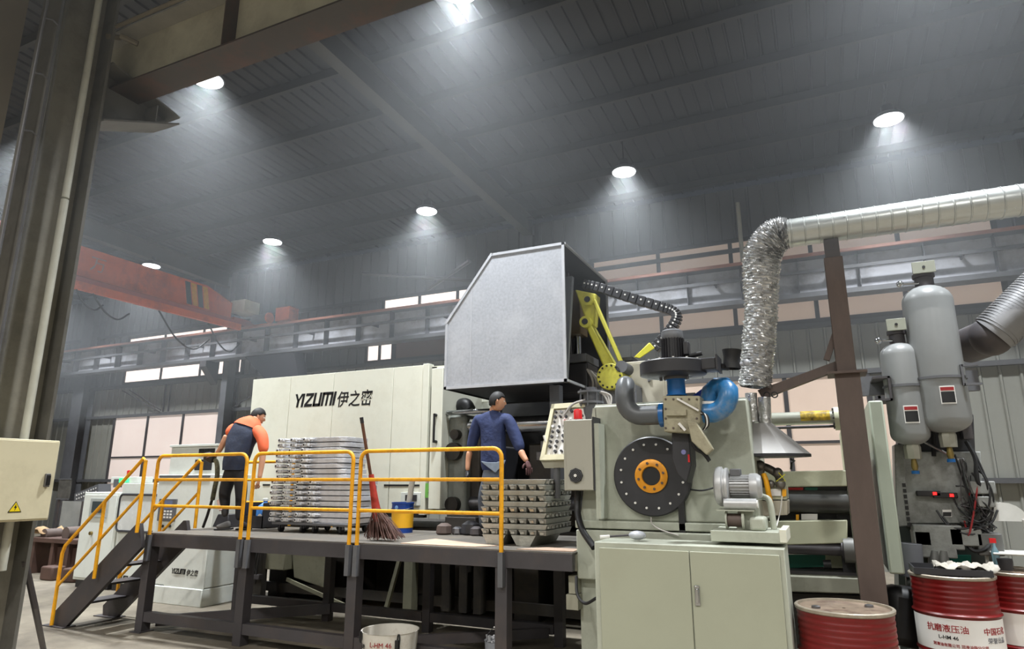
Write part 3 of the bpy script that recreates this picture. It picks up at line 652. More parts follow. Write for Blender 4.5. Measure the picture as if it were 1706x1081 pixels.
MB().box(xl, xl + 0.012, HY, HB, zbm, zc).build('side_sheet', dk, hd)
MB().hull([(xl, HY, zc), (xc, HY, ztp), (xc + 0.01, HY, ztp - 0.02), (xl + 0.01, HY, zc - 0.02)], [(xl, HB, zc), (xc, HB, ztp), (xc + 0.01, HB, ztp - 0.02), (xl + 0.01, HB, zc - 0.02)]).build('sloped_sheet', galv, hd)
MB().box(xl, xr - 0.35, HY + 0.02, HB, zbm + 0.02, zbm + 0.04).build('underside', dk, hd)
e = 0.035
MB().box(xl, xr, HY - 0.012, HY, zbm, zbm + e).box(xr - e, xr, HY - 0.012, HY, zbm, ztp).box(xc, xr, HY - 0.012, HY, ztp - e, ztp).bar((xl, HY - 0.006, zc), (xc, HY - 0.006, ztp), 0.012, e).box(xl, xl + e, HY - 0.012, HY, zbm, zc).build('edge_angle', mat('pale edge strip', (196, 198, 204), 0.45, 0.3), hd)
MB().box(xr - 0.01, xr + 0.015, HY, HB, ztp - 0.03, ztp).box(xr - 0.01, xr + 0.015, HB - 0.03, HB, zbm - 0.02, ztp).box(xr - 0.01, xr + 0.015, HY, HB, zbm, zbm + 0.03).build('opening_frame', mat('pale edge strip', (196, 198, 204)), hd)
x_ = X(785, 500, HY)
MB().box(x_, x_ + 0.012, HY - 0.004, HY, zbm, ztp - 0.45).build('sheet_seam', mat('pale edge strip', (196, 198, 204)), hd)
MB().hull([(xr - 0.02, HY + 0.05, zbm), (xr - 0.02, HY + 0.32, ztp - 0.35), (xr - 0.02, HY + 0.40, ztp - 0.35), (xr - 0.02, HY + 0.10, zbm)], [(xr - 0.9, HY + 0.05, zbm), (xr - 0.9, HY + 0.32, ztp - 0.35), (xr - 0.9, HY + 0.40, ztp - 0.35), (xr - 0.9, HY + 0.10, zbm)]).build('inner_baffle', mat('inner baffle sheet', (120, 122, 126), 0.5, 0.3), hd)
MB().bar((xr - 0.3, HY + 0.9, ztp - 0.1), (xr - 0.3, HY + 0.95, zbm + 0.5), 0.05).build('inner_brace', M['steel_grey'], hd)
MB().box(X(918, 660, 7.7), X(934, 660, 7.7), 7.65, 7.78, 1.15, zbm + 0.02).build('support_post', M['steel_grey'], hd)
# ingot ladle mechanism hanging in the hood
lm = thing('spray_unit', 'dark spray unit with trailing hoses inside the open side of the hood', 'machine', (-2.9, 8.3, 3))
hx = -2.85
MB().box(hx - 0.15, hx + 0.1, 8.05, 8.35, 3.65, 4.25).build('slide', mat('rusty brass', (110, 92, 60), 0.5, 0.4), lm, bevel=0.01)
MB().cyl((hx, 8.2, 3.35), (hx, 8.2, 4.1), 0.05, 14).build('ram', M['chrome'], lm)
MB().box(hx - 0.25, hx + 0.2, 7.95, 8.5, 3.25, 3.36).build('mount_plate', M['steel_grey'], lm, bevel=0.01)
MB().box(hx - 0.25, hx + 0.2, 8.0, 8.45, 2.85, 3.25).build('manifold', M['blackm'], lm, bevel=0.02)
for i in range(7):
    yy = 7.98 + i * 0.07
    MB().tube(spline([(hx + 0.2, yy, 3.15), (hx + 0.28 + 0.02 * (i % 3), yy - 0.02, 2.98), (hx + 0.24, yy + 0.05, 2.75 - 0.03 * (i % 2))], 5), 0.014, 6).build('hose', mat('pale hose', (165, 160, 155), 0.5), lm)

# ================================================================ ladle robot
RYy = 7.9
ro = thing('ladle_robot', 'yellow linkage arm robot standing at the open side of the hood', 'robot', (X(1030, 680, RYy), RYy, 1.2))
A0, A1, A2 = at(976, 493, 'y', RYy), at(985, 506, 'y', RYy), at(1023, 628, 'y', RYy)
B0, B1 = at(990, 500, 'y', RYy - 0.1), at(1036, 606, 'y', RYy - 0.1)
MB().hull([A0 + Vector((-0.12, -0.1, 0.08)), A1 + Vector((0.1, -0.1, 0.1)), A1 + Vector((0.05, -0.1, -0.32)), A0 + Vector((0.0, -0.1, -0.3))], [A0 + Vector((-0.12, 0.1, 0.08)), A1 + Vector((0.1, 0.1, 0.1)), A1 + Vector((0.05, 0.1, -0.32)), A0 + Vector((0.0, 0.1, -0.3))]).build('wrist_bracket', M['robot'], ro, bevel=0.02)
for q_ in (A1 + Vector((0, 0, 0.02)), A1 + Vector((-0.04, 0, -0.27))): 
    j_ = MB().cyl(q_ + Vector((0, -0.16, 0)), q_ + Vector((0, 0.12, 0)), 0.075, 18).build('joint', M['robot'], ro)
    MB().cyl(q_ + Vector((0, -0.17, 0)), q_ + Vector((0, -0.16, 0)), 0.04, 14).build('joint_cap', M['blackm'], j_)
MB().hull(*[[c + Vector((s * 0.0 + dx, dy, 0)) for dx, dy in ((-w, -0.09), (w, -0.09), (w, 0.09), (-w, 0.09))] for c, w, s in ((A1 + Vector((-0.02, 0, -0.3)), 0.045, 0), (A2 + Vector((-0.02, 0, 0.1)), 0.08, 0))]).build('lower_arm', M['robot'], ro, bevel=0.02)
MB().bar(B0, B1, 0.05, 0.05, (0, 1, 0)).build('link_rod', M['robot'], ro, bevel=0.01)
hb = MB().cyl(A2 + Vector((0, -0.2, -0.02)), A2 + Vector((0, 0.2, -0.02)), 0.165, 28).build('shoulder_hub', M['robot'], ro, bevel=0.01)
for i in range(14):
    a = 2 * PI * i / 14; MB().cyl(A2 + Vector((0.135 * math.cos(a), -0.215, -0.02 + 0.135 * math.sin(a))), A2 + Vector((0.135 * math.cos(a), -0.2, -0.02 + 0.135 * math.sin(a))), 0.013, 6).build('bolt', M['black'], hb)
MB().cyl(B1 + Vector((0.02, -0.1, -0.05)), B1 + Vector((0.02, 0.2, -0.05)), 0.075, 16).build('elbow_joint', M['steel_grey'], ro)
MB().box(A2.x - 0.2, A2.x + 0.3, RYy - 0.1, RYy + 0.4, 1.12, A2.z - 0.12).build('robot_base', M['steel_grey'], ro, bevel=0.02)
# energy chain: individual links
pts = spline([at(973, 474, 'y', RYy), at(1000, 480, 'y', RYy), at(1050, 496, 'y', RYy), at(1100, 511, 'y', RYy), at(1124, 520, 'y', RYy), at(1127, 533, 'y', RYy), at(1112, 556, 'y', RYy), at(1090, 582, 'y', RYy)], 4)
ec = thing('energy_chain', 'black energy chain with shiny rivets looping from the hood to the yellow trough', 'cable chain', pts[0])
L_ = 0; last = None
lk = []
for i in range(len(pts) - 1):
    a, b = pts[i], pts[i + 1]; a2 = a + (b - a) * 0.04; b2 = a + (b - a) * 0.93
    l_ = MB().bar(a2, b2, 0.12, 0.115, (0, 1, 0)).build('chain_link', M['blackm'], ec, bevel=0.008)
    m_ = (a + b) / 2; MB().cyl(m_ + Vector((0, -0.066, 0.01)), m_ + Vector((0, -0.058, 0.01)), 0.012, 8).build('rivet', M['label'], l_)
MB().hull(*[[at(a, b, 'y', y_) for a, b in ((1082, 570), (1091, 580), (1066, 597), (1056, 595))] for y_ in (RYy - 0.08, RYy + 0.04)]).build('trough', mat('bright yellow trough', (205, 198, 60), 0.45), ec, bevel=0.01)
# robot cabinet behind
rc = thing('robot_cabinet', 'cream robot cabinet standing behind the blower and hood', 'cabinet', (X(1075, 640, 8.1), 8.1, 0))
MB().box(X(1033, 640, 8.1), X(1118, 640, 8.1), 8.1, 8.9, 0, Zz(1080, 600, 8.1)).build('body', mat('dull cream', (180, 174, 158), 0.5), rc, bevel=0.015)
MB().box(X(1052, 640, 8.05), X(1105, 640, 8.05), 8.085, 8.1, 1.9, Zz(1080, 604, 8.1)).build('door', mat('dull cream', (180, 174, 158)), rc, bevel=0.006)
MB().box(X(1034, 598, 8.1), X(1052, 598, 8.1), 8.15, 8.5, Zz(1040, 600, 8.1), Zz(1040, 594, 8.1)).build('top_vent', M['blackm'], rc)
MB().box(X(1079, 640, 8.05), X(1083, 640, 8.05), 8.06, 8.085, Zz(1080, 636, 8.1), Zz(1080, 622, 8.1)).build('handle', M['steel'], rc)

# ================================================================ pushbutton panel, fan box
py_ = 6.35
cp = thing('button_console', 'cream tilted pushbutton panel full of black buttons beside the fan box', 'control panel', (X(940, 720, py_), py_, 1.7))
TL, TR, BR, BL = at(921, 675, 'y', py_ + 0.12), at(978, 671, 'y', py_ + 0.12), at(978, 766, 'y', py_ - 0.05), at(901, 768, 'y', py_ - 0.05)
ux = (BR - BL).normalized(); uy = (TL - BL).normalized(); nn = ux.cross(uy).normalized()
MB().hull([BL, BR, TR, TL], [q_ - nn * 0.10 for q_ in (BL, BR, TR, TL)]).build('housing', mat('panel cream', (214, 208, 178), 0.5), cp, bevel=0.008)
def pp(u, v, h=0.0): return BL + (BR - BL) * u + ((TL - BL) * (1 - u) + (TR - BR) * u) * v + nn * h
fr_ = MB()
fr_.hull([pp(0.1, 0.1, 0.002), pp(0.96, 0.1, 0.002), pp(0.96, 0.9, 0.002), pp(0.1, 0.9, 0.002)], [pp(0.1, 0.1, 0.006), pp(0.96, 0.1, 0.006), pp(0.96, 0.9, 0.006), pp(0.1, 0.9, 0.006)]).build('face_plate', M['label'], cp)
rb_ = MB()
for a, b in (((0, 0), (1, 0.09)), ((0, 0.91), (1, 1)), ((0, 0), (0.09, 1))):
    rb_.hull([pp(a[0], a[1]), pp(b[0], a[1]), pp(b[0], b[1]), pp(a[0], b[1])], [pp(a[0], a[1], 0.035), pp(b[0], a[1], 0.035), pp(b[0], b[1], 0.035), pp(a[0], b[1], 0.035)])
rb_.build('rim', mat('panel cream', (214, 208, 178)), cp)
for i in range(9):
    for j in range(6):
        if (i * 5 + j * 3) % 11 == 0: continue
        c0 = pp(0.16 + j * 0.145, 0.15 + i * 0.088, 0.004); h_ = 0.022 + 0.008 * ((i + j) % 3)
        MB().cyl(c0, c0 + nn * h_, 0.016 if (i + j) % 2 else 0.012, 8).build('push_button', M['red'] if (i, j) in ((6, 2), (2, 4)) else (M['blackm'] if (i + 2 * j) % 5 else M['chrome']), cp)
MB().hull([BL + Vector((0, 0, -0.001)), BR + Vector((0, 0, -0.001)), BR + Vector((0, 0.12, -0.001)), BL + Vector((0, 0.12, -0.001))], [BL + Vector((0.04, 0.0, -0.07)), BR + Vector((0, 0.0, -0.07)), BR + Vector((0, 0.12, -0.07)), BL + Vector((0.04, 0.12, -0.07))]).build('under_tray', mat('panel grey', (150, 148, 132), 0.5), cp)
MB().cyl(at(928, 778, 'y', py_), at(928, 830, 'y', py_) , 0.035, 12).build('stand', M['steel_grey'], cp)
MB().tube([at(921, 725, 'y', py_ - 0.02) + Vector((-0.10, 0, 0)), at(910, 738, 'y', py_ - 0.02), ], 0.012, 6).build('latch', M['label'], cp)

FY = 5.75
fb = thing('fan_box', 'narrow light grey electrical box with a black fan grille and red beacon', 'electrical box', (X(962, 815, FY), FY, 1.2))
gb = mat('fan box grey', (172, 170, 158), 0.45, 0.0, 0.03, 2)
xa_, xb_ = X(938, 700, FY), X(987, 700, FY); za_, zb2 = Zz(960, 817, FY), Zz(960, 699, FY)
MB().box(xa_, xb_, FY, FY + 0.3, za_, zb2).build('body', gb, fb, bevel=0.006)
MB().box(xa_ + 0.03, xb_ - 0.005, FY - 0.015, FY, za_ + 0.005, zb2 - 0.005).build('door', gb, fb, bevel=0.004)
MB().box(xb_, xb_ + 0.012, FY - 0.01, FY + 0.28, za_, zb2 + 0.02).build('hinge_strip', M['blackm'], fb)
MB().box(xb_ + 0.012, xb_ + 0.055, FY, FY + 0.28, za_ - 0.24, zb2 - 0.04).build('door_edge', M['pale'], fb)
fc = at(960, 792, 'y', FY - 0.015)
fg = MB().cyl(fc, fc + Vector((0, -0.02, 0)), 0.066, 8).build('fan_grille', M['black'], fb)
MB().cyl(fc + Vector((0, -0.02, 0)), fc + Vector((0, -0.03, 0)), 0.014, 14).build('fan_hub', M['label'], fg)
for r_ in (0.028, 0.042, 0.056): MB().tube([fc + Vector((r_ * math.cos(a * PI / 9), -0.022, r_ * math.sin(a * PI / 9))) for a in range(19)], 0.0025, 4).build('grille_ring', M['steel_grey'], fg)
MB().box(fc.x - 0.072, fc.x + 0.072, FY - 0.018, FY - 0.012, fc.z - 0.072, fc.z + 0.072).build('fan_frame', gb, fb)
bc = at(963, 698, 'y', FY + 0.1)
MB().lathe([(0.04, 0), (0.04, 0.075), (0.032, 0.09), (0.01, 0.095)], bc, n=20).build('beacon', M['red'], fb)
tc_ = MB().tube(spline([at(963, 818, 'y', FY + 0.15), at(962, 850, 'y', FY + 0.12), at(970, 882, 'y', FY), at(990, 912, 'y', FY - 0.1)]), 0.03, 10).build('cable_conduit', M['black'], fb)
MB().tube(spline([at(960, 960, 'y', 5.62), at(962, 990, 'y', 5.55), at(975, 1005, 'y', 5.5), at(994, 996, 'y', 5.42)]), 0.013, 8).build('cable', M['black'], fb)

# galvanised pipe head behind the fan box
ph = thing('standpipe', 'galvanised flanged pipe head with hoses behind the fan box', 'pipe fitting', at(985, 700, 'y', 6.5))
b0 = at(986, 700, 'y', 6.5)
MB().lathe([(0.09, -0.9), (0.09, 0.16), (0.13, 0.17), (0.13, 0.19), (0.08, 0.20), (0.08, 0.27), (0.14, 0.28), (0.14, 0.30), (0.05, 0.31), (0.05, 0.34)], b0, n=18).build('flanged_pipe', M['steel_grey'], ph)
for i in range(8):
    a = 2 * PI * i / 8; MB().cyl(b0 + Vector((0.12 * math.cos(a), 0.12 * math.sin(a), 0.14)), b0 + Vector((0.12 * math.cos(a), 0.12 * math.sin(a), 0.32)), 0.008, 6).build('bolt', M['steel'], ph)
for k_ in range(3):
    MB().tube(spline([b0 + Vector((0.06, -0.03 * k_, 0.3)), b0 + Vector((0.16 + 0.03 * k_, -0.05, 0.24)), b0 + Vector((0.22, -0.06, 0.1)), b0 + Vector((0.28, -0.03, -0.02))]), 0.011, 6).build('hose', mat('pale hose', (165, 160, 155)), ph)
MB().tube(spline([b0 + Vector((-0.03, -0.1, 0.2)), b0 + Vector((-0.16, -0.12, 0.16)), b0 + Vector((-0.26, -0.12, 0.05))]), 0.014, 6).build('hose', mat('pale hose', (165, 160, 155)), ph)

# ================================================================ holding furnace (pale green body with black disc)
HFY = 5.95
hf = thing('holding_furnace', 'pale green steel furnace body with a black bolted disc and orange ring', 'furnace', (X(1110, 880, HFY), HFY + 0.7, 0))
xa_, xb_ = X(992, 780, HFY), X(1247, 700, HFY); zt_ = Zz(1100, 671, HFY); zb_ = Zz(1100, 869, HFY)
MB().prism([(xa_, zb_), (xb_ + 0.03, zb_), (xb_, zt_), (xa_ + 0.0, zt_)], 1.15, 'y', HFY).build('body', M['pale'], hf, bevel=0.015)
MB().prism([(xa_ + 0.01, zt_), (xb_ - 0.01, zt_), (xb_ - 0.01, zt_ + 0.015), (xa_ + 0.01, zt_ + 0.015)], 1.1, 'y', HFY + 0.02).build('top_plate', M['white'], hf)
MB().hull([(xa_ - 0.01, HFY, zt_ - 0.02), (xa_ + 0.02, HFY, zt_ - 0.02), (xa_ + 0.02, HFY, zb_), (xa_ - 0.16, HFY - 0.0, zb_)], [(xa_ - 0.01, HFY + 1.0, zt_ - 0.02), (xa_ + 0.02, HFY + 1.0, zt_ - 0.02), (xa_ + 0.02, HFY + 1.0, zb_), (xa_ - 0.16, HFY + 1.0, zb_)]).build('side_gusset', M['pale'], hf)
MB().box(X(962, 885, HFY), X(1264, 885, HFY), HFY - 0.06, HFY + 1.2, Zz(1100, 884, HFY - 0.06), zb_).build('base_slab', M['pale'], hf, bevel=0.01)
MB().box(X(966, 895, HFY), X(1262, 895, HFY), HFY - 0.10, HFY + 1.2, 0.9, Zz(1100, 886, HFY - 0.06)).build('base_slab', M['pale'], hf, bevel=0.01)
MB().box(X(966, 950, HFY), X(1262, 950, HFY), HFY + 0.0, HFY + 1.15, 0, 0.9).build('plinth', M['pale'], hf)
# small switch boxes on the plinth side at left
for a, b, c, d in ((948, 955, 962, 985), (944, 986, 964, 1011), (951, 920, 962, 948)):
    MB().box(X(a, b, HFY - 0.1), X(c, b, HFY - 0.1), HFY - 0.12, HFY + 0.05, Zz(a, d, HFY), Zz(a, b, HFY)).build('switch_box', mat('panel grey', (150, 148, 132)), hf, bevel=0.004)
dc = at(1088, 793, 'y', HFY); R_ = 0.345
ds = MB().lathe([(R_, 0), (R_, 0.05), (R_ - 0.01, 0.06), (0.13, 0.062)], dc, (0, -1, 0), 56).build('burner_disc', M['blackm'], hf)
for i in range(16):
    a = 2 * PI * (i + 0.5) / 16; q_ = dc + Vector((0.277 * math.cos(a), -0.06, 0.277 * math.sin(a)))
    MB().cyl(q_, q_ + Vector((0, -0.012, 0)), 0.0105, 8).build('bolt', M['label'], ds)
rg = MB().lathe([(0.145, 0.06), (0.145, 0.078), (0.135, 0.084), (0.085, 0.084), (0.08, 0.075), (0.08, 0.02)], dc, (0, -1, 0), 40, caps=False).build('orange_ring', mat('ring orange', (226, 150, 30), 0.4), hf)
for i in range(8):
    a = 2 * PI * (i + 0.3) / 8; q_ = dc + Vector((0.113 * math.cos(a), -0.084, 0.113 * math.sin(a)))
    MB().cyl(q_, q_ + Vector((0, -0.012, 0)), 0.011, 8).build('bolt', M['rust'], rg)
MB().cyl(dc + Vector((0, -0.064, 0)), dc + Vector((0, -0.066, 0)), 0.082, 30).build('port', M['black'], hf)
MB().box(X(1132, 860, HFY - 0.02), X(1142, 860, HFY - 0.02), HFY - 0.06, HFY - 0.0, Zz(1137, 897, HFY), Zz(1137, 845, HFY) + 0.1).build('black_duct', M['black'], hf)
MB().tube(spline([at(1085, 862, 'y', HFY - 0.05), at(1086, 872, 'y', HFY - 0.09), at(1100, 882, 'y', HFY - 0.12), at(1130, 892, 'y', HFY - 0.13)]), 0.006, 6).build('thin_hose', mat('pale hose', (165, 160, 155)), hf)
MB().tube(spline([at(1148, 815, 'y', HFY - 0.03), at(1170, 817, 'y', HFY - 0.06), at(1195, 811, 'y', HFY - 0.06)]), 0.008, 6).build('thin_cable', M['black'], hf)

# ================================================================ burner blower on top
BY = 5.55
bl = thing('burner_blower', 'vertical fan blower with black motor on a blue pipe above the black disc', 'blower', at(1130, 720, 'y', BY))
c_ = at(1122, 600, 'y', BY); mx = c_.x; sc = 1089 / 5.75    # pixels per metre here
def zp(y_): return Zz(1122, y_, BY)
MB().cyl((mx, BY, zp(602)), (mx, BY, zp(563)), 0.085, 24).build('motor_body', M['blackm'], bl)
for i in range(22):
    a = 2 * PI * i / 22; p0 = Vector((mx + 0.09 * math.cos(a), BY + 0.09 * math.sin(a), 0))
    MB().cbox((p0.x, p0.y, (zp(602) + zp(565)) / 2), (0.018, 0.005, zp(565) - zp(602)), (0, 0, a)).build('cooling_fin', M['blackm'], bl)
MB().lathe([(0.088, 0), (0.092, 0.01), (0.092, 0.05), (0.09, 0.055), (0.09, 0.07), (0.07, 0.085), (0.02, 0.09)], (mx, BY, zp(566)), n=28).build('fan_cowl', mat('motor cowl grey', (110, 112, 116), 0.45, 0.3), bl)
MB().box(mx + 0.09, mx + 0.14, BY - 0.05, BY + 0.05, zp(594), zp(572)).build('terminal_box', M['blackm'], bl, bevel=0.01)
MB().cyl((mx + 0.10, BY, zp(596)), (mx + 0.24, BY, zp(592)), 0.02, 10).build('cable_gland', M['black'], bl)
hz_ = (zp(626), zp(604))
vol = MB().lathe([(0.16, -0.015), (0.26, 0.0), (0.275, 0.005), (0.275, hz_[1] - hz_[0] - 0.01), (0.265, hz_[1] - hz_[0]), (0.09, hz_[1] - hz_[0] + 0.01)], (mx - 0.01, BY, hz_[0]), n=48).build('fan_housing', M['blackm'], bl)
for i in range(14):
    a = 2 * PI * i / 14; MB().cyl((mx - 0.01 + 0.25 * math.cos(a), BY + 0.25 * math.sin(a), hz_[1]), (mx - 0.01 + 0.25 * math.cos(a), BY + 0.25 * math.sin(a), hz_[1] + 0.01), 0.009, 6).build('bolt', M['label'], vol)
MB().box(mx + 0.15, mx + 0.36, BY - 0.1, BY + 0.1, zp(622), zp(603)).build('outlet', M['blackm'], bl, bevel=0.01)
MB().box(mx + 0.36, mx + 0.375, BY - 0.13, BY + 0.13, zp(625), zp(600)).build('outlet_flange', M['blackm'], bl)
# outlet damper standing behind to the right
MB().lathe([(0.075, 0), (0.068, 0.05), (0.068, 0.1), (0.08, 0.16), (0.07, 0.16), (0.06, 0.08), (0.06, 0.01)], (mx + 0.45, BY + 0.15, zp(616)), (0.08, 0, 1), 24, caps=False).cyl((mx + 0.36, BY + 0.1, zp(613)), (mx + 0.42, BY + 0.15, zp(613)), 0.03, 10).build('flexible_sleeve', M['black'], bl)
MB().cyl((mx + 0.50, BY + 0.15, zp(610)), (mx + 0.56, BY + 0.15, zp(609)), 0.02, 8).sphere((mx + 0.57, BY + 0.15, zp(608)), 0.032).build('ball_joint', M['galv'], bl)
MB().lathe([(0.075, 0), (0.085, 0.002), (0.085, 0.012), (0.075, 0.014), (0.075, 0.13), (0.09, 0.132), (0.09, 0.145)], (mx + 0.01, BY, zp(660)), n=28).build('blue_pipe', M['blue'], bl)
cl = MB().lathe([(0.095, 0), (0.1, 0.003), (0.1, 0.02), (0.095, 0.023)], (mx + 0.01, BY, zp(633)), n=28).build('clamp_ring', M['steel_grey'], bl)
for s_ in (-1, 1): MB().cyl((mx + s_ * 0.11, BY - 0.02, zp(634)), (mx + s_ * 0.11, BY - 0.02, zp(627)), 0.012, 8).build('clamp_bolt', M['steel'], cl)
plm = mat('beige valve plate', (166, 160, 136), 0.5, 0.1, 0.1, 6, dirt=(80, 74, 60), dirt_amt=0.6, dscale=5)
vb = MB().prism(poly([(1104, 659), (1166, 659), (1167, 702), (1152, 722), (1106, 719)], BY - 0.1), 0.2, 'y', BY - 0.1).build('valve_block', plm, bl, bevel=0.01)
for i in range(5):
    for j in range(4):
        if 0 < i < 4 and 0 < j < 3: continue
        q_ = at(1109 + i * 13, 665 + j * 16, 'y', BY - 0.1); 
        if q_.x > 0: continue
        MB().cyl(q_, q_ + Vector((0, -0.008, 0)), 0.009, 6).build('bolt', M['rust'], vb)
MB().prism(poly([(1110, 684), (1143, 682), (1143, 692), (1110, 692)], BY - 0.13), 0.03, 'y', BY - 0.13).build('lug', plm, vb)
MB().bar(at(1128, 664, 'y', BY - 0.12), at(1164, 684, 'y', BY - 0.12), 0.015).bar(at(1131, 705, 'y', BY - 0.13), at(1142, 717, 'y', BY - 0.13), 0.02).build('linkage', M['label'], vb)
MB().prism(poly([(1144, 700), (1160, 703), (1188, 748), (1177, 758), (1152, 735)], BY - 0.16), 0.08, 'y', BY - 0.16).build('lever_arm', plm, bl, bevel=0.008)
MB().tube(spline([at(1152, 735, 'y', BY - 0.05), at(1160, 748, 'y', BY - 0.05), at(1172, 755, 'y', BY - 0.05), at(1182, 768, 'y', BY - 0.05), at(1176, 758, 'y', BY - 0.05)]), 0.015, 8).build('air_hose', M['black'], bl)
for k_ in range(3): MB().tube(spline([at(1166, 684 + k_ * 3, 'y', BY - 0.08), at(1174 + k_ * 2, 692, 'y', BY - 0.1), at(1176 + k_ * 2, 708, 'y', BY - 0.1), at(1170, 718, 'y', BY - 0.08)]), 0.008, 6).build('air_hose', M['label'] if k_ == 1 else M['black'], bl)
MB().prism(poly([(1119, 720), (1148, 720), (1152, 775), (1144, 805), (1128, 790), (1119, 765)], BY - 0.0), 0.24, 'y', BY + 0.0).build('down_chute', M['blackm'], bl, bevel=0.01)
q_ = at(1139, 753, 'y', BY - 0.0)
MB().cyl(q_, q_ + Vector((0, -0.004, 0)), 0.02, 16).build('round_badge', mat('badge lilac', (120, 120, 170), 0.5), bl)
MB().box(X(1146, 760, BY), X(1149, 760, BY), BY - 0.006, BY, Zz(1147, 770, BY), Zz(1147, 757, BY)).build('red_strip', M['red'], bl)
# elbows
pr = 0.082; ey = BY + 0.05
g1 = mat('elbow grey', (92, 95, 98), 0.4, 0.1, 0.1, 3)
pA = at(1040, 645, 'y', ey); pB = at(1102, 691, 'y', ey)
el = [Vector((pA.x, ey, pA.z + 0.0)), Vector((pA.x, ey, pA.z - 0.02))]
Rr = 0.15
el = arc((pA.x, ey + 0.1, pA.z - 0.02), 0.1, 90 + 60, 90 + 20, 3, (0, 1, 0), (0, 0, 1)) if False else []
up = [Vector((pA.x - 0.02, ey + 0.16, pA.z + 0.01)), Vector((pA.x - 0.015, ey + 0.10, pA.z + 0.035)), Vector((pA.x, ey + 0.04, pA.z + 0.02)), Vector((pA.x, ey, pA.z - 0.04))]
dn = arc((pA.x + Rr, ey, pB.z + Rr), Rr, 180, 270, 6, (1, 0, 0), (0, 0, 1))
MB().tube(up + dn + [Vector((pB.x + 0.02, ey, pB.z))], pr, 22).build('grey_elbow', g1, bl)
MB().cyl((pB.x - 0.01, ey, pB.z), (pB.x + 0.03, ey, pB.z), pr + 0.02, 22).build('elbow_flange', M['blue'], bl)
pC = at(1172, 688, 'y', ey); pD = at(1213, 655, 'y', ey); r2 = 0.15
path = [Vector((pC.x - 0.04, ey, pC.z)), Vector((pC.x + 0.08, ey, pC.z))] + arc((pD.x - r2, ey, pC.z + r2), r2, -80, -5, 6, (1, 0, 0), (0, 0, 1)) + \
       [Vector((pD.x, ey + 0.02, pD.z + 0.02)), Vector((pD.x - 0.03, ey + 0.06, pD.z + 0.06)), Vector((pD.x - 0.09, ey + 0.10, pD.z + 0.07)), Vector((pD.x - 0.15, ey + 0.12, pD.z + 0.03)), Vector((pD.x - 0.17, ey + 0.12, pD.z - 0.05))]
MB().tube(path, pr, 22).build('blue_elbow', mat('elbow blue', (52, 120, 175), 0.32, 0.0, 0.2, 4, dirt=(150, 150, 145), dirt_amt=0.9, dscale=2.5), bl)
MB().prism(poly([(1154, 659), (1181, 639), (1200, 639), (1200, 668), (1160, 668)], ey + 0.2), 0.03, 'y', ey + 0.2).build('blue_gusset', mat('gusset blue', (20, 70, 190), 0.4), bl)
MB().cyl(at(1163, 672, 'y', ey - 0.02), at(1206, 672, 'y', ey - 0.02), 0.02, 10).build('cross_pipe', M['label'], bl)

# ring blower on its stand
rbl = thing('ring_blower', 'silver side channel blower with finned motor on a bracket right of the disc', 'blower', at(1230, 880, 'y', 5.6))
ry = 5.6
dcn = at(1212, 810, 'y', ry); dz = dcn.z; dx0 = dcn.x
alu = mat('cast aluminium', (186, 187, 188), 0.38, 0.35, 0.1, 14)
MB().lathe([(0.02, 0.0), (0.11, 0.005), (0.145, 0.02), (0.155, 0.04), (0.155, 0.065), (0.135, 0.075), (0.135, 0.085), (0.145, 0.09), (0.145, 0.11), (0.10, 0.12)], (dx0 - 0.10, ry, dz), (1, 0, 0), 36).build('impeller_housing', alu, rbl)
mt_ = MB().cyl((dx0 + 0.02, ry, dz), (dx0 + 0.19, ry, dz), 0.075, 24).build('motor_body', alu, rbl)
for i in range(24):
    a = 2 * PI * i / 24
    MB().cbox((dx0 + 0.105, ry + 0.083 * math.cos(a), dz + 0.083 * math.sin(a)), (0.16, 0.016, 0.004), (a, 0, 0)).build('cooling_fin', alu, rbl)
MB().lathe([(0.095, 0), (0.1, 0.01), (0.1, 0.06), (0.08, 0.085), (0.02, 0.09)], (dx0 + 0.17, ry, dz), (1, 0, 0), 28).build('fan_cowl', alu, rbl)
MB().box(dx0 + 0.03, dx0 + 0.11, ry - 0.05, ry + 0.05, dz + 0.08, dz + 0.135).build('terminal_box', M['steel_grey'], rbl, bevel=0.006)
MB().cyl((dx0 - 0.02, ry - 0.12, dz - 0.13), (dx0 + 0.22, ry - 0.12, dz - 0.13), 0.04, 18).build('silencer', alu, rbl)
MB().cyl((dx0 + 0.19, ry - 0.12, dz - 0.13), (dx0 + 0.23, ry - 0.12, dz - 0.13), 0.03, 18).build('silencer_cap', M['label'], rbl)
MB().box(dx0 - 0.08, dx0 + 0.20, ry - 0.14, ry + 0.14, dz - 0.185, dz - 0.175).build('mount_plate', M['pale'], rbl)
tz_ = Zz(1240, 882, ry)
MB().prism([(dx0 + 0.05, tz_), (dx0 + 0.16, tz_), (dx0 + 0.19, dz - 0.185), (dx0 + 0.07, dz - 0.185)], 0.16, 'y', ry - 0.06).build('pedestal', M['pale'], rbl, bevel=0.006)

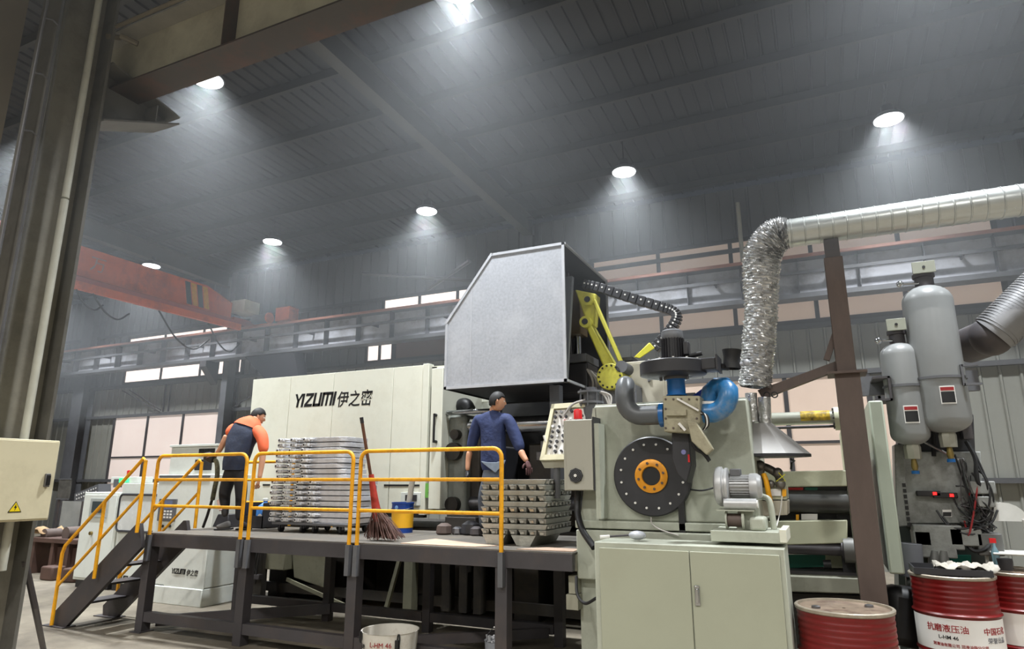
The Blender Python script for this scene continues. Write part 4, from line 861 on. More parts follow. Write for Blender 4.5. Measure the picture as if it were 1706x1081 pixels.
tr = thing('steel_tray', 'pale green steel tray shelf holding clamps in front of the furnace', 'tray', at(1248, 905, 'y', 5.45))
TY = 5.38
MB().box(X(1184, 895, TY), X(1308, 895, TY), TY, TY + 0.5, Zz(1245, 904, TY), Zz(1245, 885, TY)).build('tray_body', M['pale'], tr, bevel=0.006)
MB().box(X(1298, 885, TY), X(1310, 885, TY), TY - 0.01, TY + 0.5, Zz(1300, 904, TY), Zz(1300, 882, TY)).build('end_cap', M['cream'], tr, bevel=0.004)
ztr = Zz(1245, 885, TY)
MB().box(X(1248, 880, TY), X(1275, 880, TY), TY + 0.05, TY + 0.3, ztr, ztr + 0.10).build('foot_block', M['pale'], tr, bevel=0.02)
gc = thing('pipe_clamp', 'rusty brown steel clamp between two pale discs lying in the tray', 'clamp', at(1220, 884, 'y', TY))
gz = ztr + 0.07; gx0, gx1 = X(1206, 880, TY), X(1234, 880, TY)
MB().cyl((gx0, TY + 0.16, gz), (gx0 + 0.012, TY + 0.16, gz), 0.07, 24).build('end_disc', M['pale'], gc)
MB().cyl((gx1, TY + 0.16, gz), (gx1 + 0.02, TY + 0.16, gz), 0.075, 24).build('end_disc', M['pale'], gc)
MB().cyl((gx0 + 0.01, TY + 0.16, gz), (gx1, TY + 0.16, gz), 0.05, 20).build('spool', M['rust'], gc)

# two door cabinet in front
CYb = 5.25
cb = thing('steel_cabinet', 'pale green two door steel cabinet in the foreground below the black disc', 'cabinet', (X(1150, 905, CYb), CYb + 0.25, 0))
xa_, xb_ = X(991, 940, CYb), X(1310, 940, CYb) - 0.005; zt_ = 1.275
MB().box(xa_, xb_, CYb + 0.0, CYb + 0.45, 0.04, zt_).build('body', M['pale'], cb, bevel=0.006)
xm = X(1150, 940, CYb); cm = mat('cabinet green grey', (166, 169, 150), 0.42, 0.0, 0.03, 1.5, dirt=(150, 148, 130), dirt_amt=0.2)
for a, b in ((xa_ + 0.045, xm - 0.004), (xm + 0.004, xb_ - 0.035)):
    d_ = MB().box(a, b, CYb - 0.018, CYb, 0.1, zt_ - 0.04).build('door', cm, cb, bevel=0.004)
q_ = at(1162, 992, 'y', CYb - 0.018)
MB().box(q_.x - 0.018, q_.x + 0.018, CYb - 0.03, CYb - 0.018, q_.z - 0.07, q_.z + 0.07).box(q_.x - 0.008, q_.x + 0.012, CYb - 0.05, CYb - 0.03, q_.z - 0.05, q_.z + 0.05).build('handle', M['chrome'], d_, bevel=0.004)
MB().box(xa_ + 0.05, xb_ - 0.05, CYb + 0.03, CYb + 0.42, 0, 0.04).build('plinth', M['blackm'], cb)
ld = thing('ladle', 'steel ladle spoon with a pale handle lying on top of the green cabinet', 'ladle', at(1030, 901, 'z', zt_ + 0.01))
a_, b_ = at(1000, 903, 'y', CYb + 0.08), at(1052, 898, 'y', CYb + 0.2)
a_.z = zt_ + 0.03; b_.z = zt_ + 0.045
MB().cyl(a_, a_ + (b_ - a_) * 0.3, 0.014, 8).build('grip', M['label'], ld); MB().cyl(a_ + (b_ - a_) * 0.3, b_, 0.008, 8).build('shaft', M['steel_dark'], ld)
MB().sphere(b_ + Vector((0.05, 0.0, -0.0)), 0.06, 16, 8, (1.2, 0.9, 0.6)).build('bowl', M['galv'], ld)
# ================================================================ right side: injection end of the machine
IY = 7.0
im = thing('injection_unit', 'injection end of the machine with tie bars, cream beams and a tall pale end plate', 'machine', (0, IY + 0.4, 0))
PC = mat('beam cream green', (196, 198, 172), 0.45, 0.0, 0.05, 2, dirt=(120, 110, 85), dirt_amt=0.4)
teal = mat('teal machine paint', (20, 110, 92), 0.45)
def hcyl(p0, p1, y, r_, name, m, parent, n=24, d=0.0):
    a, b = at(*p0, 'y', y), at(*p1, 'y', y); z = (a.z + b.z) / 2
    return MB().cyl((a.x, y + d, z), (b.x, y + d, z), r_, n).build(name, m, parent)
tb = hcyl((1240, 699), (1392, 696), IY, 0.063, 'tie_bar', mat('tie bar pale', (170, 172, 160), 0.3, 0.3), im)
a, b = at(1334, 697, 'y', IY), at(1383, 697, 'y', IY); z_ = at(1316, 697, 'y', IY).z
MB().cyl((a.x, IY, z_), (b.x, IY, z_), 0.0645, 24).build('film_strip', mat('torn yellow film', (190, 160, 50), 0.4, var=0.5, scale=18, dirt=(40, 36, 30), dirt_amt=0.9, dscale=14), tb)
hcyl((1240, 713), (1392, 711), IY + 0.1, 0.014, 'guide_rod', M['steel_dark'], im)
nf = hcyl((1390, 697), (1412, 697), IY, 0.11, 'tie_bar_nut', PC, im)
nx = at(1390, 697, 'y', IY)
for i in range(10):
    a_ = 2 * PI * i / 10; MB().cyl((nx.x - 0.015, IY + 0.09 * math.cos(a_), nx.z + 0.09 * math.sin(a_)), (nx.x, IY + 0.09 * math.cos(a_), nx.z + 0.09 * math.sin(a_)), 0.012, 6).build('bolt', M['steel_dark'], nf)
block([(1262, 786), (1412, 783), (1412, 810), (1262, 812)], IY, 0.5).build('upper_beam', PC, im, bevel=0.01)
block([(1262, 811), (1412, 810), (1412, 818), (1262, 820)], IY + 0.08, 0.3).build('dark_gap', M['blackm'], im)
for a, b, m_ in ((1310, 1338, 'red'), (1341, 1362, None)): block([(a, 812), (b, 812), (b, 818), (a, 819)], IY + 0.06, 0.02).build('coloured_tag', M['red'] if m_ else teal, im)
hcyl((1262, 835), (1418, 834), IY + 0.1, 0.112, 'shot_cylinder', mat('cylinder grey', (96, 97, 96), 0.3, 0.5), im)
block([(1262, 850), (1415, 850), (1415, 866), (1262, 868)], IY + 0.2, 0.3).build('dark_gap', M['blackm'], im)
block([(1335, 856), (1362, 856), (1362, 866), (1335, 866)], IY + 0.05, 0.02).build('white_label', M['label'], im)
block([(1326, 857), (1331, 857), (1331, 867), (1326, 867)], IY + 0.05, 0.03).build('yellow_tag', M['yellow'], im)
block([(1262, 868), (1412, 866), (1412, 905), (1262, 909)], IY, 0.5).build('lower_beam', PC, im, bevel=0.01)
hcyl((1262, 914), (1408, 912), IY + 0.05, 0.055, 'lower_tie_bar', M['steel_dark'], im)
hcyl((1406, 916), (1432, 916), IY + 0.05, 0.115, 'flange_nut', mat('nut grey', (104, 104, 102), 0.45, 0.3), im)
hcyl((1402, 916), (1406, 916), IY + 0.05, 0.085, 'flange_nut', M['steel_dark'], im)
block([(1262, 924), (1375, 924), (1375, 944), (1262, 948)], IY + 0.3, 0.3).build('teal_block', teal, im)
block([(1375, 924), (1412, 922), (1412, 946), (1375, 946)], IY + 0.3, 0.3).build('grey_block', PC, im)
block([(1262, 948), (1450, 955), (1450, 962), (1262, 956)], IY + 0.1, 0.5).build('rail', M['steel_dark'], im)
block([(1262, 957), (1455, 964), (1455, 990), (1262, 984)], IY - 0.05, 0.8).build('base_beam', mat('base beam grey', (140, 140, 126), 0.5, dirt=(80, 74, 62), dirt_amt=0.6), im, bevel=0.01)
block([(1262, 986), (1470, 994), (1490, 1081), (1262, 1081)], IY + 0.1, 0.6).build('machine_bed', D1, im)
MB().cyl(at(1372, 940, 'y', IY + 0.1), at(1385, 940, 'y', IY + 0.1), 0.04, 12).build('dark_fitting', M['black'], im)
MB().box(X(1410, 800, IY), X(1424, 800, IY), IY + 0.0, IY + 0.7, 0.9, Zz(1415, 715, IY)).build('inner_plate', PC, im, bevel=0.006)
MB().box(X(1424, 800, IY), X(1440, 800, IY), IY + 0.0, IY + 0.7, 0.85, Zz(1425, 745, IY)).build('side_plate', mat('blue grey plate', (92, 98, 104), 0.5), im)
MB().box(X(1395, 860, IY), X(1440, 860, IY), IY + 0.15, IY + 0.6, 0.75, Zz(1400, 818, IY)).build('dark_housing', M['blackm'], im)
ex0, ex1 = X(1462, 800, IY), X(1487, 800, IY)
MB().box(ex0, ex1, IY - 0.05, IY + 0.85, 0.95, Zz(1460, 668, IY)).build('end_plate', mat('end plate pale', (168, 176, 160), 0.45, var=0.06), im, bevel=0.015)
# gearbox with valves and yellow hose between furnace and beams
vx = thing('valve_manifold', 'cream valve box with grey pipe fittings and a yellow hose beside the ring blower', 'valve box', at(1288, 860, 'y', 6.0))
VY = 6.3
block([(1264, 810), (1310, 810), (1311, 832), (1264, 832)], VY, 0.3).build('upper_box', PC, vx, bevel=0.006)
block([(1262, 834), (1312, 834), (1312, 858), (1262, 860)], VY - 0.02, 0.35).build('lower_box', mat('dull cream', (180, 174, 158)), vx, bevel=0.006)
block([(1284, 814), (1301, 814), (1301, 826), (1284, 826)], VY - 0.02, 0.02).build('face_label', M['label'], vx)
block([(1303, 815), (1310, 815), (1310, 826), (1303, 828)], VY - 0.02, 0.02).build('yellow_cap', M['yellow'], vx)
fg_ = mat('malleable fitting', (122, 118, 112), 0.4, 0.6, 0.15, 8)
MB().tube(spline([at(1268, 812, 'y', VY), at(1266, 790, 'y', VY), at(1272, 778, 'y', VY), at(1290, 786, 'y', VY), at(1298, 795, 'y', VY), at(1300, 810, 'y', VY)]), 0.035, 12).build('pipe_fitting', fg_, vx)
for a, b, r_ in ((1266, 775, 0.045), (1256, 788, 0.035), (1268, 800, 0.04), (1296, 787, 0.042), (1300, 806, 0.045), (1284, 806, 0.035)): MB().sphere(at(a, b, 'y', VY - 0.03), r_, 12, 8).build('joint', fg_, vx)
MB().tube(spline([at(1272, 790, 'y', VY - 0.1), at(1276, 800, 'y', VY - 0.12), at(1280, 820, 'y', VY - 0.12), at(1284, 838, 'y', VY - 0.1)]), 0.022, 10).build('yellow_hose', M['yellow'], vx)
MB().tube([at(1297, 787, 'y', VY - 0.1), at(1309, 801, 'y', VY - 0.1), at(1293, 802, 'y', VY - 0.1), at(1308, 790, 'y', VY - 0.1)], 0.004, 5).build('yellow_tie', mat('tie yellow', (215, 210, 40), 0.4), vx)
wp = MB().tube(spline([at(1263, 828, 'y', 5.75), at(1274, 828, 'y', 5.7), at(1283, 838, 'y', 5.68), at(1290, 882, 'y', 5.66)]), 0.023, 12).build('white_pipe', M['pale'], vx)
MB().tube(spline([at(1303, 826, 'y', VY - 0.06), at(1300, 850, 'y', VY - 0.1), at(1294, 876, 'y', 5.9)]), 0.005, 5).build('thin_wire', M['label'], vx)
hk = MB().tube([at(1318, 782, 'y', 7.1), at(1319, 770, 'y', 7.1), at(1324, 768, 'y', 7.1), at(1316, 764, 'y', 7.1)], 0.012, 6).build('hook', M['black'], im)

# ================================================================ rusty support post and ducts
DY = 6.3
rp = thing('support_post', 'rusty brown steel post with a slanted bracket arm holding up the silver duct', 'post', (0.26, DY, 0))
px0 = at(1432, 800, 'y', DY).x
MB().box(px0 - 0.095, px0 + 0.095, DY - 0.095, DY - 0.083, 0, Zz(1410, 625, DY)).box(px0 - 0.095, px0 + 0.095, DY + 0.083, DY + 0.095, 0, Zz(1410, 625, DY)).box(px0 - 0.006, px0 + 0.006, DY - 0.083, DY + 0.083, 0, Zz(1410, 625, DY)).box(px0 - 0.095, px0 - 0.085, DY - 0.083, DY + 0.083, 0, Zz(1410, 625, DY)).build('lower_post', M['rust'], rp)
zc_ = Zz(1410, 625, DY)
MB().box(px0 - 0.15, px0 + 0.15, DY - 0.15, DY + 0.15, zc_, zc_ + 0.02).build('cap_plate', M['rust'], rp)
ztop = Zz(1398, 401, DY)
MB().box(px0 - 0.075, px0 + 0.075, DY - 0.07, DY + 0.07, zc_ + 0.02, Zz(1400, 430, DY)).build('upper_post', M['rust'], rp, bevel=0.004)
MB().box(px0 - 0.06, px0 + 0.06, DY - 0.055, DY + 0.055, Zz(1400, 430, DY), ztop + 0.01).build('post_head', M['steel_dark'], rp)
arm = MB().hull([at(1402, 598, 'y', DY), at(1406, 612, 'y', DY), at(1270, 664, 'y', DY), at(1262, 650, 'y', DY)], [q_ + Vector((0, 0.10, 0)) for q_ in (at(1402, 598, 'y', DY), at(1406, 612, 'y', DY), at(1270, 664, 'y', DY), at(1262, 650, 'y', DY))]).build('bracket_arm', M['rust'], rp)
for a in (1277, 1290): MB().tube([at(a, 652, 'y', DY) + 0.025 * Vector((math.cos(t * PI / 5), 0.05, math.sin(t * PI / 5) - 1.2)) for t in range(11)], 0.006, 5).build('lifting_eye', M['black'], arm)
MB().bar(at(1397, 540, 'y', DY), at(1377, 600, 'y', DY), 0.06, 0.05).build('diagonal_brace', M['rust'], rp)

du = thing('spiral_duct', 'shiny silver spiral seamed duct running across the upper right on the post', 'duct', (1.5, DY, Zz(1398, 376, DY)))
ducm = mat('duct zinc', (198, 202, 200), 0.3, 0.8, 0.08, 6, dirt=(165, 168, 158), dirt_amt=0.5, dscale=3, stretch=(1, 4, 4))
zc_ = Zz(1398, 377, DY); xs0, xs1 = X(1308, 388, DY), 5.6; rd = 0.132
prof = []; h = 0; n_ = 0
MB().cyl((xs0, DY, zc_), (xs1, DY, zc_), rd, 40).build('duct_wall', ducm, du)
x = xs0 + 0.05; rib = None
while x < xs1:
    if rib is None:
        rib = MB().lathe([(rd, -0.008), (rd + 0.005, -0.004), (rd + 0.005, 0.004), (rd, 0.008)], (0, 0, 0), (1, 0.06, 0), 40, caps=False).build('seam_ring', ducm, du, local=True); o = rib
    else: o = rib.copy(); C.objects.link(o)
    o.location = (x - du.location.x, 0, zc_ - du.location.z); x += 0.115
fd = thing('flexible_duct', 'crinkled silver foil flexible duct hanging down from the spiral duct', 'flexible duct', at(1262, 520, 'y', DY))
foil = mat('crinkled foil', (206, 206, 206), 0.28, 0.8, 0.1, 20, bump=1.0, bscale=13)
pth = spline([(xs0 + 0.03, DY, zc_), at(1292, 393, 'y', DY), at(1272, 420, 'y', DY), at(1268, 455, 'y', DY), at(1268, 520, 'y', DY), at(1262, 590, 'y', DY), at(1258, 645, 'y', DY)], 9)
random.seed(3)
mb = MB(); N = len(pth); n_ = 36; vs = []; upv = Vector((0, 1, 0))
fine = []
for k_ in range(N - 1):
    for j in range(3): fine.append(pth[k_].lerp(pth[k_ + 1], j / 3))
fine.append(pth[-1]); N = len(fine)
for k_, p in enumerate(fine):
    d = (fine[min(k_ + 1, N - 1)] - fine[max(k_ - 1, 0)]).normalized(); xx_ = d.cross(upv).normalized(); zz_ = xx_.cross(d)
    t = k_ / N; base = 0.135 + 0.032 * math.sin(min(1, t * 1.6) * PI * 0.9) - 0.01 * t
    for i in range(n_):
        a = 2 * PI * i / n_
        rr = base + (0.010 if k_ % 2 else -0.004) * (0.4 + random.random()) + random.uniform(-0.006, 0.006) + 0.006 * math.sin(7 * a + k_ * 0.9)
        vs.append(p + (xx_ * math.cos(a) + zz_ * math.sin(a)) * rr)
mb.add(vs, [(j * n_ + i, j * n_ + (i + 1) % n_, (j + 1) * n_ + (i + 1) % n_, (j + 1) * n_ + i) for j in range(N - 1) for i in range(n_)])
o = mb.build('foil_sleeve', foil, fd, smooth=False)
for s_ in ((1251, 655, 1254, 703, 0.052), (1273, 662, 1275, 706, 0.055)):
    MB().cyl(at(s_[0], s_[1], 'y', DY), at(s_[2], s_[3], 'y', DY), s_[4], 20).build('foil_branch', foil, fd)
hc = thing('cone_hood', 'small galvanised conical fume hood hanging under the foil duct', 'hood', at(1275, 735, 'y', DY))
ap, bt = at(1268, 705, 'y', DY), at(1275, 757, 'y', DY)
chm = mat('cone sheet', (160, 158, 156), 0.5, 0.2, 0.08, 4)
ang = [2 * PI * i / 12 for i in range(12)]
MB().hull([ap + Vector((0.09 * math.cos(a), 0.06 * math.sin(a), 0)) for a in ang], [Vector((bt.x + 0.37 * math.cos(a), DY + 0.3 * math.sin(a), bt.z)) for a in ang]).build('cone', chm, hc, smooth=False)
MB().hull([Vector((bt.x + 0.372 * math.cos(a), DY + 0.302 * math.sin(a), bt.z)) for a in ang], [Vector((bt.x + 0.372 * math.cos(a), DY + 0.302 * math.sin(a), bt.z - 0.025)) for a in ang]).build('skirt', M['blackm'], hc, smooth=False)
# second duct at the right edge
d2 = thing('ribbed_duct', 'grey ribbed duct with a turned down end at the right edge of the photo', 'duct', at(1690, 530, 'y', 7.6))
p2 = [at(1760, 455, 'y', 7.6), at(1700, 512, 'y', 7.6), at(1668, 545, 'y', 7.6), at(1655, 556, 'y', 7.62)]
dm2 = mat('ribbed duct grey', (140, 140, 142), 0.4, 0.4, 0.08, 6)
MB().tube(p2, 0.19, 28).build('duct_wall', dm2, d2)
for i in range(26):
    t = i / 26; q0 = p2[0].lerp(p2[3], t); q1 = p2[0].lerp(p2[3], t + 0.012)
    MB().tube([q0, q1], 0.204, 28).build('rib', dm2, d2)
MB().sphere(p2[3] + Vector((-0.02, 0.03, -0.02)), 0.19, 24, 14).cyl(p2[3] + Vector((-0.02, 0.03, -0.02)), p2[3] + Vector((-0.16, 0.35, -0.04)), 0.18, 24).build('end_bend', M['steel_dark'], d2)

# ================================================================ accumulator bottles and hydraulic block
TYy = 7.5
def bottle(name, label, top, bot, r_, cap, zlab):
    t = thing(name, label, 'gas bottle', (at(*top, 'y', TYy).x, TYy, at(*bot, 'y', TYy).z), group='grey accumulator bottles')
    a, b = at(*top, 'y', TYy), at(*bot, 'y', TYy); x_ = (a.x + b.x) / 2; h_ = a.z - b.z
    pr_ = [(0.05, 0)] + [(r_ * math.sin(k * PI / 12), 0.62 * r_ * (1 - math.cos(k * PI / 12))) for k in range(1, 7)] + [(r_ * math.cos(k * PI / 14), h_ - 0.75 * r_ + 0.75 * r_ * math.sin(k * PI / 14)) for k in range(0, 7)]
    pr_ = [(max(q[0], 0.05), q[1]) for q in pr_]
    MB().lathe(pr_, (x_, TYy, b.z), n=40).build('shell', M['tank'], t)
    n1 = MB().lathe([(0.085 if r_ > 0.18 else 0.07, -0.03), (0.085 if r_ > 0.18 else 0.07, 0.08), (0.1 if r_ > 0.18 else 0.085, 0.085), (0.1 if r_ > 0.18 else 0.085, 0.12)], (x_, TYy, a.z), n=24).build('neck', M['steel_dark'], t)
    MB().cbox((x_, TYy - 0.10, a.z + 0.17), (cap, 0.02, 0.12)).build('name_plate', mat('plate grey green', (152, 154, 140), 0.5), t, bevel=0.003)
    MB().cyl((x_, TYy - 0.115, a.z + 0.17), (x_, TYy - 0.11, a.z + 0.17), 0.014, 10).build('plate_bolt', M['black'], t)
    MB().tube([(x_ - 0.05, TYy - 0.05, a.z + 0.02), (x_ - r_ * 0.9, TYy - 0.1, a.z + 0.02)], 0.014, 8).sphere((x_ - r_, TYy - 0.1, a.z + 0.02), 0.035, 8, 6).build('gauge_cock', M['chrome'], t)
    MB().lathe([(0.07, -0.13), (0.075, -0.02), (0.06, 0.03)], (x_, TYy, b.z), n=8).build('foot_nut', mat('nut pale', (160, 158, 146), 0.4, 0.3), t)
    MB().lathe([(0.02, -0.24), (0.032, -0.2), (0.022, -0.13)], (x_, TYy, b.z), n=12).build('valve_stem', mat('brass', (150, 130, 80), 0.35, 0.8), t)
    MB().lathe([(0.035, -0.27), (0.035, -0.24)], (x_, TYy, b.z), n=12).build('blue_ring', M['blue'], t)
    # warning label wrapped on the front of the shell
    a0 = -PI / 2 + 0.10; w_ = 0.125 / r_
    lb = []; 
    for (z0_, z1_, m_, nm) in ((zlab, zlab + 0.17, M['label'], 'warning_label'), (zlab + 0.012, zlab + 0.115, M['ink'], 'label_print'), (zlab + 0.125, zlab + 0.158, M['redink'], 'label_heading')):
        k_ = 0 if nm == 'warning_label' else 1; rr = r_ + 0.003 + 0.002 * k_; aw = w_ * (1 if not k_ else 0.88); nseg = 6; vs = []
        for q in range(nseg + 1):
            an = a0 - aw / 2 + aw * q / nseg
            for z__ in (z0_, z1_): vs.append((x_ + rr * math.cos(an), TYy + rr * math.sin(an), z__))
        pl_ = MB().add(vs, [(2 * q, 2 * q + 2, 2 * q + 3, 2 * q + 1) for q in range(nseg)]).build(nm, m_, t if not k_ else lb[0]); lb.append(pl_)
    return x_, a.z, b.z
zl = lambda y_: Zz(1560, y_, TYy)
bx1 = bottle('gas_bottle', 'taller grey gas bottle, right one of the pair on the hydraulic block', (1545, 476), (1573, 722), 0.222, 0.2, zl(677))
bx2 = bottle('gas_bottle', 'shorter grey gas bottle, left one of the pair on the hydraulic block', (1499, 571), (1515, 742), 0.172, 0.17, Zz(1513, 707, TYy))
hs = thing('hydraulic_station', 'grey hydraulic valve block with red indicator lights and tangled hoses', 'hydraulic unit', (1.0, 7.9, 0))
HYy = 7.75
gy = mat('valve block grey', (142, 144, 141), 0.42, 0.05, 0.06, 3, dirt=(76, 74, 71), dirt_amt=0.8, dscale=1.6)
block([(1500, 752), (1634, 752), (1640, 872), (1506, 872)], HYy, 0.35).build('front_plate', gy, hs, bevel=0.01)
block([(1490, 740), (1505, 740), (1516, 876), (1494, 878)], HYy - 0.03, 0.3).build('side_strip', gy, hs, bevel=0.01)
block([(1493, 690), (1622, 690), (1625, 752), (1497, 752)], HYy + 0.12, 0.25).build('back_plate', mat('dark grey sheet', (70, 70, 74)), hs, bevel=0.01)
for i in range(8):
    q_ = at(1506 + i * 1.2, 808 + i * 9.4, 'y', HYy - 0.03); MB().box(q_.x - 0.014, q_.x + 0.014, HYy - 0.04, HYy - 0.03, q_.z - 0.018, q_.z + 0.018).build('black_plug', M['black'], hs)
red_e = mat('red indicator', (255, 30, 30), 0.4, emit=(255, 20, 20), estr=6)
for a, b in ((1557, 823), (1585, 826)):
    q_ = at(a, b, 'y', HYy - 0.06); b_ = MB().cbox((q_.x - 0.05, HYy - 0.04, q_.z + 0.005), (0.20, 0.08, 0.05)).build('valve_connector', M['black'], hs, bevel=0.006)
    MB().cbox((q_.x + 0.0, HYy - 0.085, q_.z + 0.005), (0.03, 0.01, 0.025)).build('indicator_light', red_e, b_)
block([(1570, 849), (1585, 849), (1586, 861), (1571, 861)], HYy - 0.01, 0.008).build('rating_label', M['label'], hs)
block([(1571, 853), (1585, 853), (1585, 860), (1571, 860)], HYy - 0.014, 0.004).build('label_print', M['ink'], hs)
MB().tube(spline([at(1540, 736, 'y', HYy - 0.05), at(1590, 762, 'y', HYy - 0.06), at(1606, 768, 'y', HYy - 0.06), at(1612, 800, 'y', HYy - 0.06), at(1630, 850, 'y', HYy - 0.06)]), 0.016, 8).build('steel_line', M['chrome'], hs)
MB().cyl(at(1552, 640, 'y', HYy), at(1556, 760, 'y', HYy), 0.02, 8).build('riser_pipe', M['black'], hs)
def clampband(px_l, px_r, yy, x_, r_):
    z_ = at(px_l, yy, 'y', TYy).z
    MB().lathe([(r_ + 0.004, -0.012), (r_ + 0.012, -0.012), (r_ + 0.012, 0.012), (r_ + 0.004, 0.012)], (x_, TYy, z_), n=36, caps=False).build('clamp_band', M['steel_grey'], hs)
    return z_
z1_ = clampband(1548, 1600, 633, bx1[0], 0.222); z2_ = clampband(1475, 1530, 646, bx2[0], 0.172)
MB().box(bx2[0] - 0.42, bx1[0] + 0.36, TYy + 0.2, TYy + 0.28, z1_ - 0.1, z1_ + 0.1).build('clamp_rail', M['steel_grey'], hs)
a = at(1602, 625, 'y', TYy); MB().box(a.x - 0.02, a.x + 0.12, TYy - 0.18, TYy - 0.14, a.z + 0.06, a.z + 0.08).box(a.x - 0.02, a.x + 0.12, TYy - 0.18, TYy - 0.14, a.z - 0.12, a.z - 0.1).box(a.x - 0.03, a.x - 0.01, TYy - 0.18, TYy + 0.2, a.z - 0.12, a.z + 0.08).build('u_bracket', M['steel_grey'], hs)
a = at(1473, 650, 'y', TYy); MB().box(a.x + 0.03, a.x + 0.05, TYy - 0.16, TYy + 0.2, a.z - 0.12, a.z + 0.12).box(a.x - 0.1, a.x + 0.05, TYy - 0.16, TYy + 0.2, a.z - 0.12, a.z - 0.10).box(a.x - 0.1, a.x + 0.05, TYy - 0.16, TYy + 0.2, a.z + 0.10, a.z + 0.12).build('u_bracket', M['steel_dark'], hs)
MB().box(X(1598, 700, HYy), X(1614, 700, HYy), HYy - 0.1, HYy + 0.1, Zz(1600, 732, HYy), Zz(1600, 690, HYy)).build('junction_box', M['steel_dark'], hs)
for i, (pa, pb, pc, pd) in enumerate([((1588, 830), (1600, 850), (1625, 868), (1650, 870)), ((1560, 850), (1580, 875), (1610, 880), (1640, 862)), ((1610, 735), (1625, 765), (1628, 800), (1650, 830)), ((1615, 740), (1632, 780), (1645, 810), (1640, 860)), ((1600, 870), (1620, 878), (1650, 872), (1662, 850)), ((1596, 880), (1615, 885), (1635, 880), (1655, 895)), ((1620, 745), (1640, 790), (1655, 830), (1648, 880)), ((1608, 905), (1625, 918), (1645, 912), (1655, 890)), ((1570, 860), (1590, 882), (1620, 890), (1650, 880)), ((1625, 780), (1645, 800), (1648, 840), (1630, 875))]):
    MB().tube(spline([at(*pa, 'y', HYy - 0.08), at(*pb, 'y', HYy - 0.12), at(*pc, 'y', HYy - 0.14), at(*pd, 'y', HYy - 0.05)], 6), 0.02 if i in (2, 7) else 0.009, 6).build('hose', M['black'] if i % 3 else M['cable'], hs)
random.seed(31)
for i in range(16):
    q_ = [(random.uniform(1590, 1640), random.uniform(745, 850)), (random.uniform(1600, 1650), random.uniform(800, 870)), (random.uniform(1610, 1660), random.uniform(840, 890)), (random.uniform(1600, 1655), random.uniform(860, 900))]
    MB().tube(spline([at(*p_, 'y', HYy - 0.06 - 0.1 * random.random()) for p_ in q_], 6), 0.0045 + 0.004 * (i % 3 == 0), 6).build('wire', M['redink'] if i == 6 else [M['cable'], M['black'], M['steel_dark']][i % 3], hs)
for a, b, w_, h_ in ((1633, 812, 0.2, 0.12), (1638, 835, 0.14, 0.1), (1605, 893, 0.26, 0.16), (1645, 905, 0.2, 0.2), (1560, 893, 0.4, 0.22), (1534, 895, 0.15, 0.14), (1560, 918, 0.3, 0.1)):
    q_ = at(a, b, 'y', HYy); MB().cbox((q_.x, HYy - 0.02, q_.z), (w_, 0.24, h_)).build('valve_body', gy if a != 1645 else mat('nut grey', (104, 104, 102)), hs, bevel=0.012)
MB().cyl(at(1516, 905, 'y', HYy - 0.2), at(1520, 960, 'y', HYy - 0.2), 0.10, 20).build('pump_cylinder', M['steel_grey'], hs)
MB().cyl(at(1520, 960, 'y', HYy - 0.2), at(1522, 990, 'y', HYy - 0.2), 0.06, 16).build('pump_cylinder', gy, hs)
for a in (1556, 1571): MB().tube(spline([at(a, 918, 'y', HYy - 0.1), at(a + 1, 945, 'y', HYy - 0.12), at(a + 8, 968, 'y', HYy - 0.12)]), 0.05, 14).build('suction_pipe', mat('pipe grey', (110, 110, 108), 0.35, 0.4), hs)
block([(1560, 925), (1618, 925), (1618, 950), (1560, 950)], HYy + 0.3, 0.3).build('teal_tank', teal, hs)
block([(1495, 872), (1655, 872), (1655, 1081), (1500, 1081)], HYy + 0.35, 0.5).build('reservoir', mat('dark reservoir', (60, 66, 62), 0.5), hs)
MB().tube(spline([at(1500, 985, 'y', HYy - 0.2), at(1520, 990, 'y', HYy - 0.3), at(1535, 1010, 'y', HYy - 0.3), at(1540, 1060, 'y', HYy - 0.3)]), 0.06, 12).build('large_hose', M['black'], hs)
MB().tube(spline([at(1500, 1010, 'y', HYy - 0.3), at(1515, 1015, 'y', HYy - 0.35), at(1525, 1040, 'y', HYy - 0.35), at(1528, 1080, 'y', HYy - 0.35)]), 0.05, 12).build('large_hose', M['black'], hs)
gb_ = MB().cbox((at(1510, 985, 'y', 7.2).x, 7.3, 0.55), (0.42, 0.3, 0.5), (0, 0.15, 0.2)).build('rubbish_sack', M['black'], None, bevel=0.08); tag(gb_, 'black rubber bin bulging beside the foot of the rusty post', 'bin')
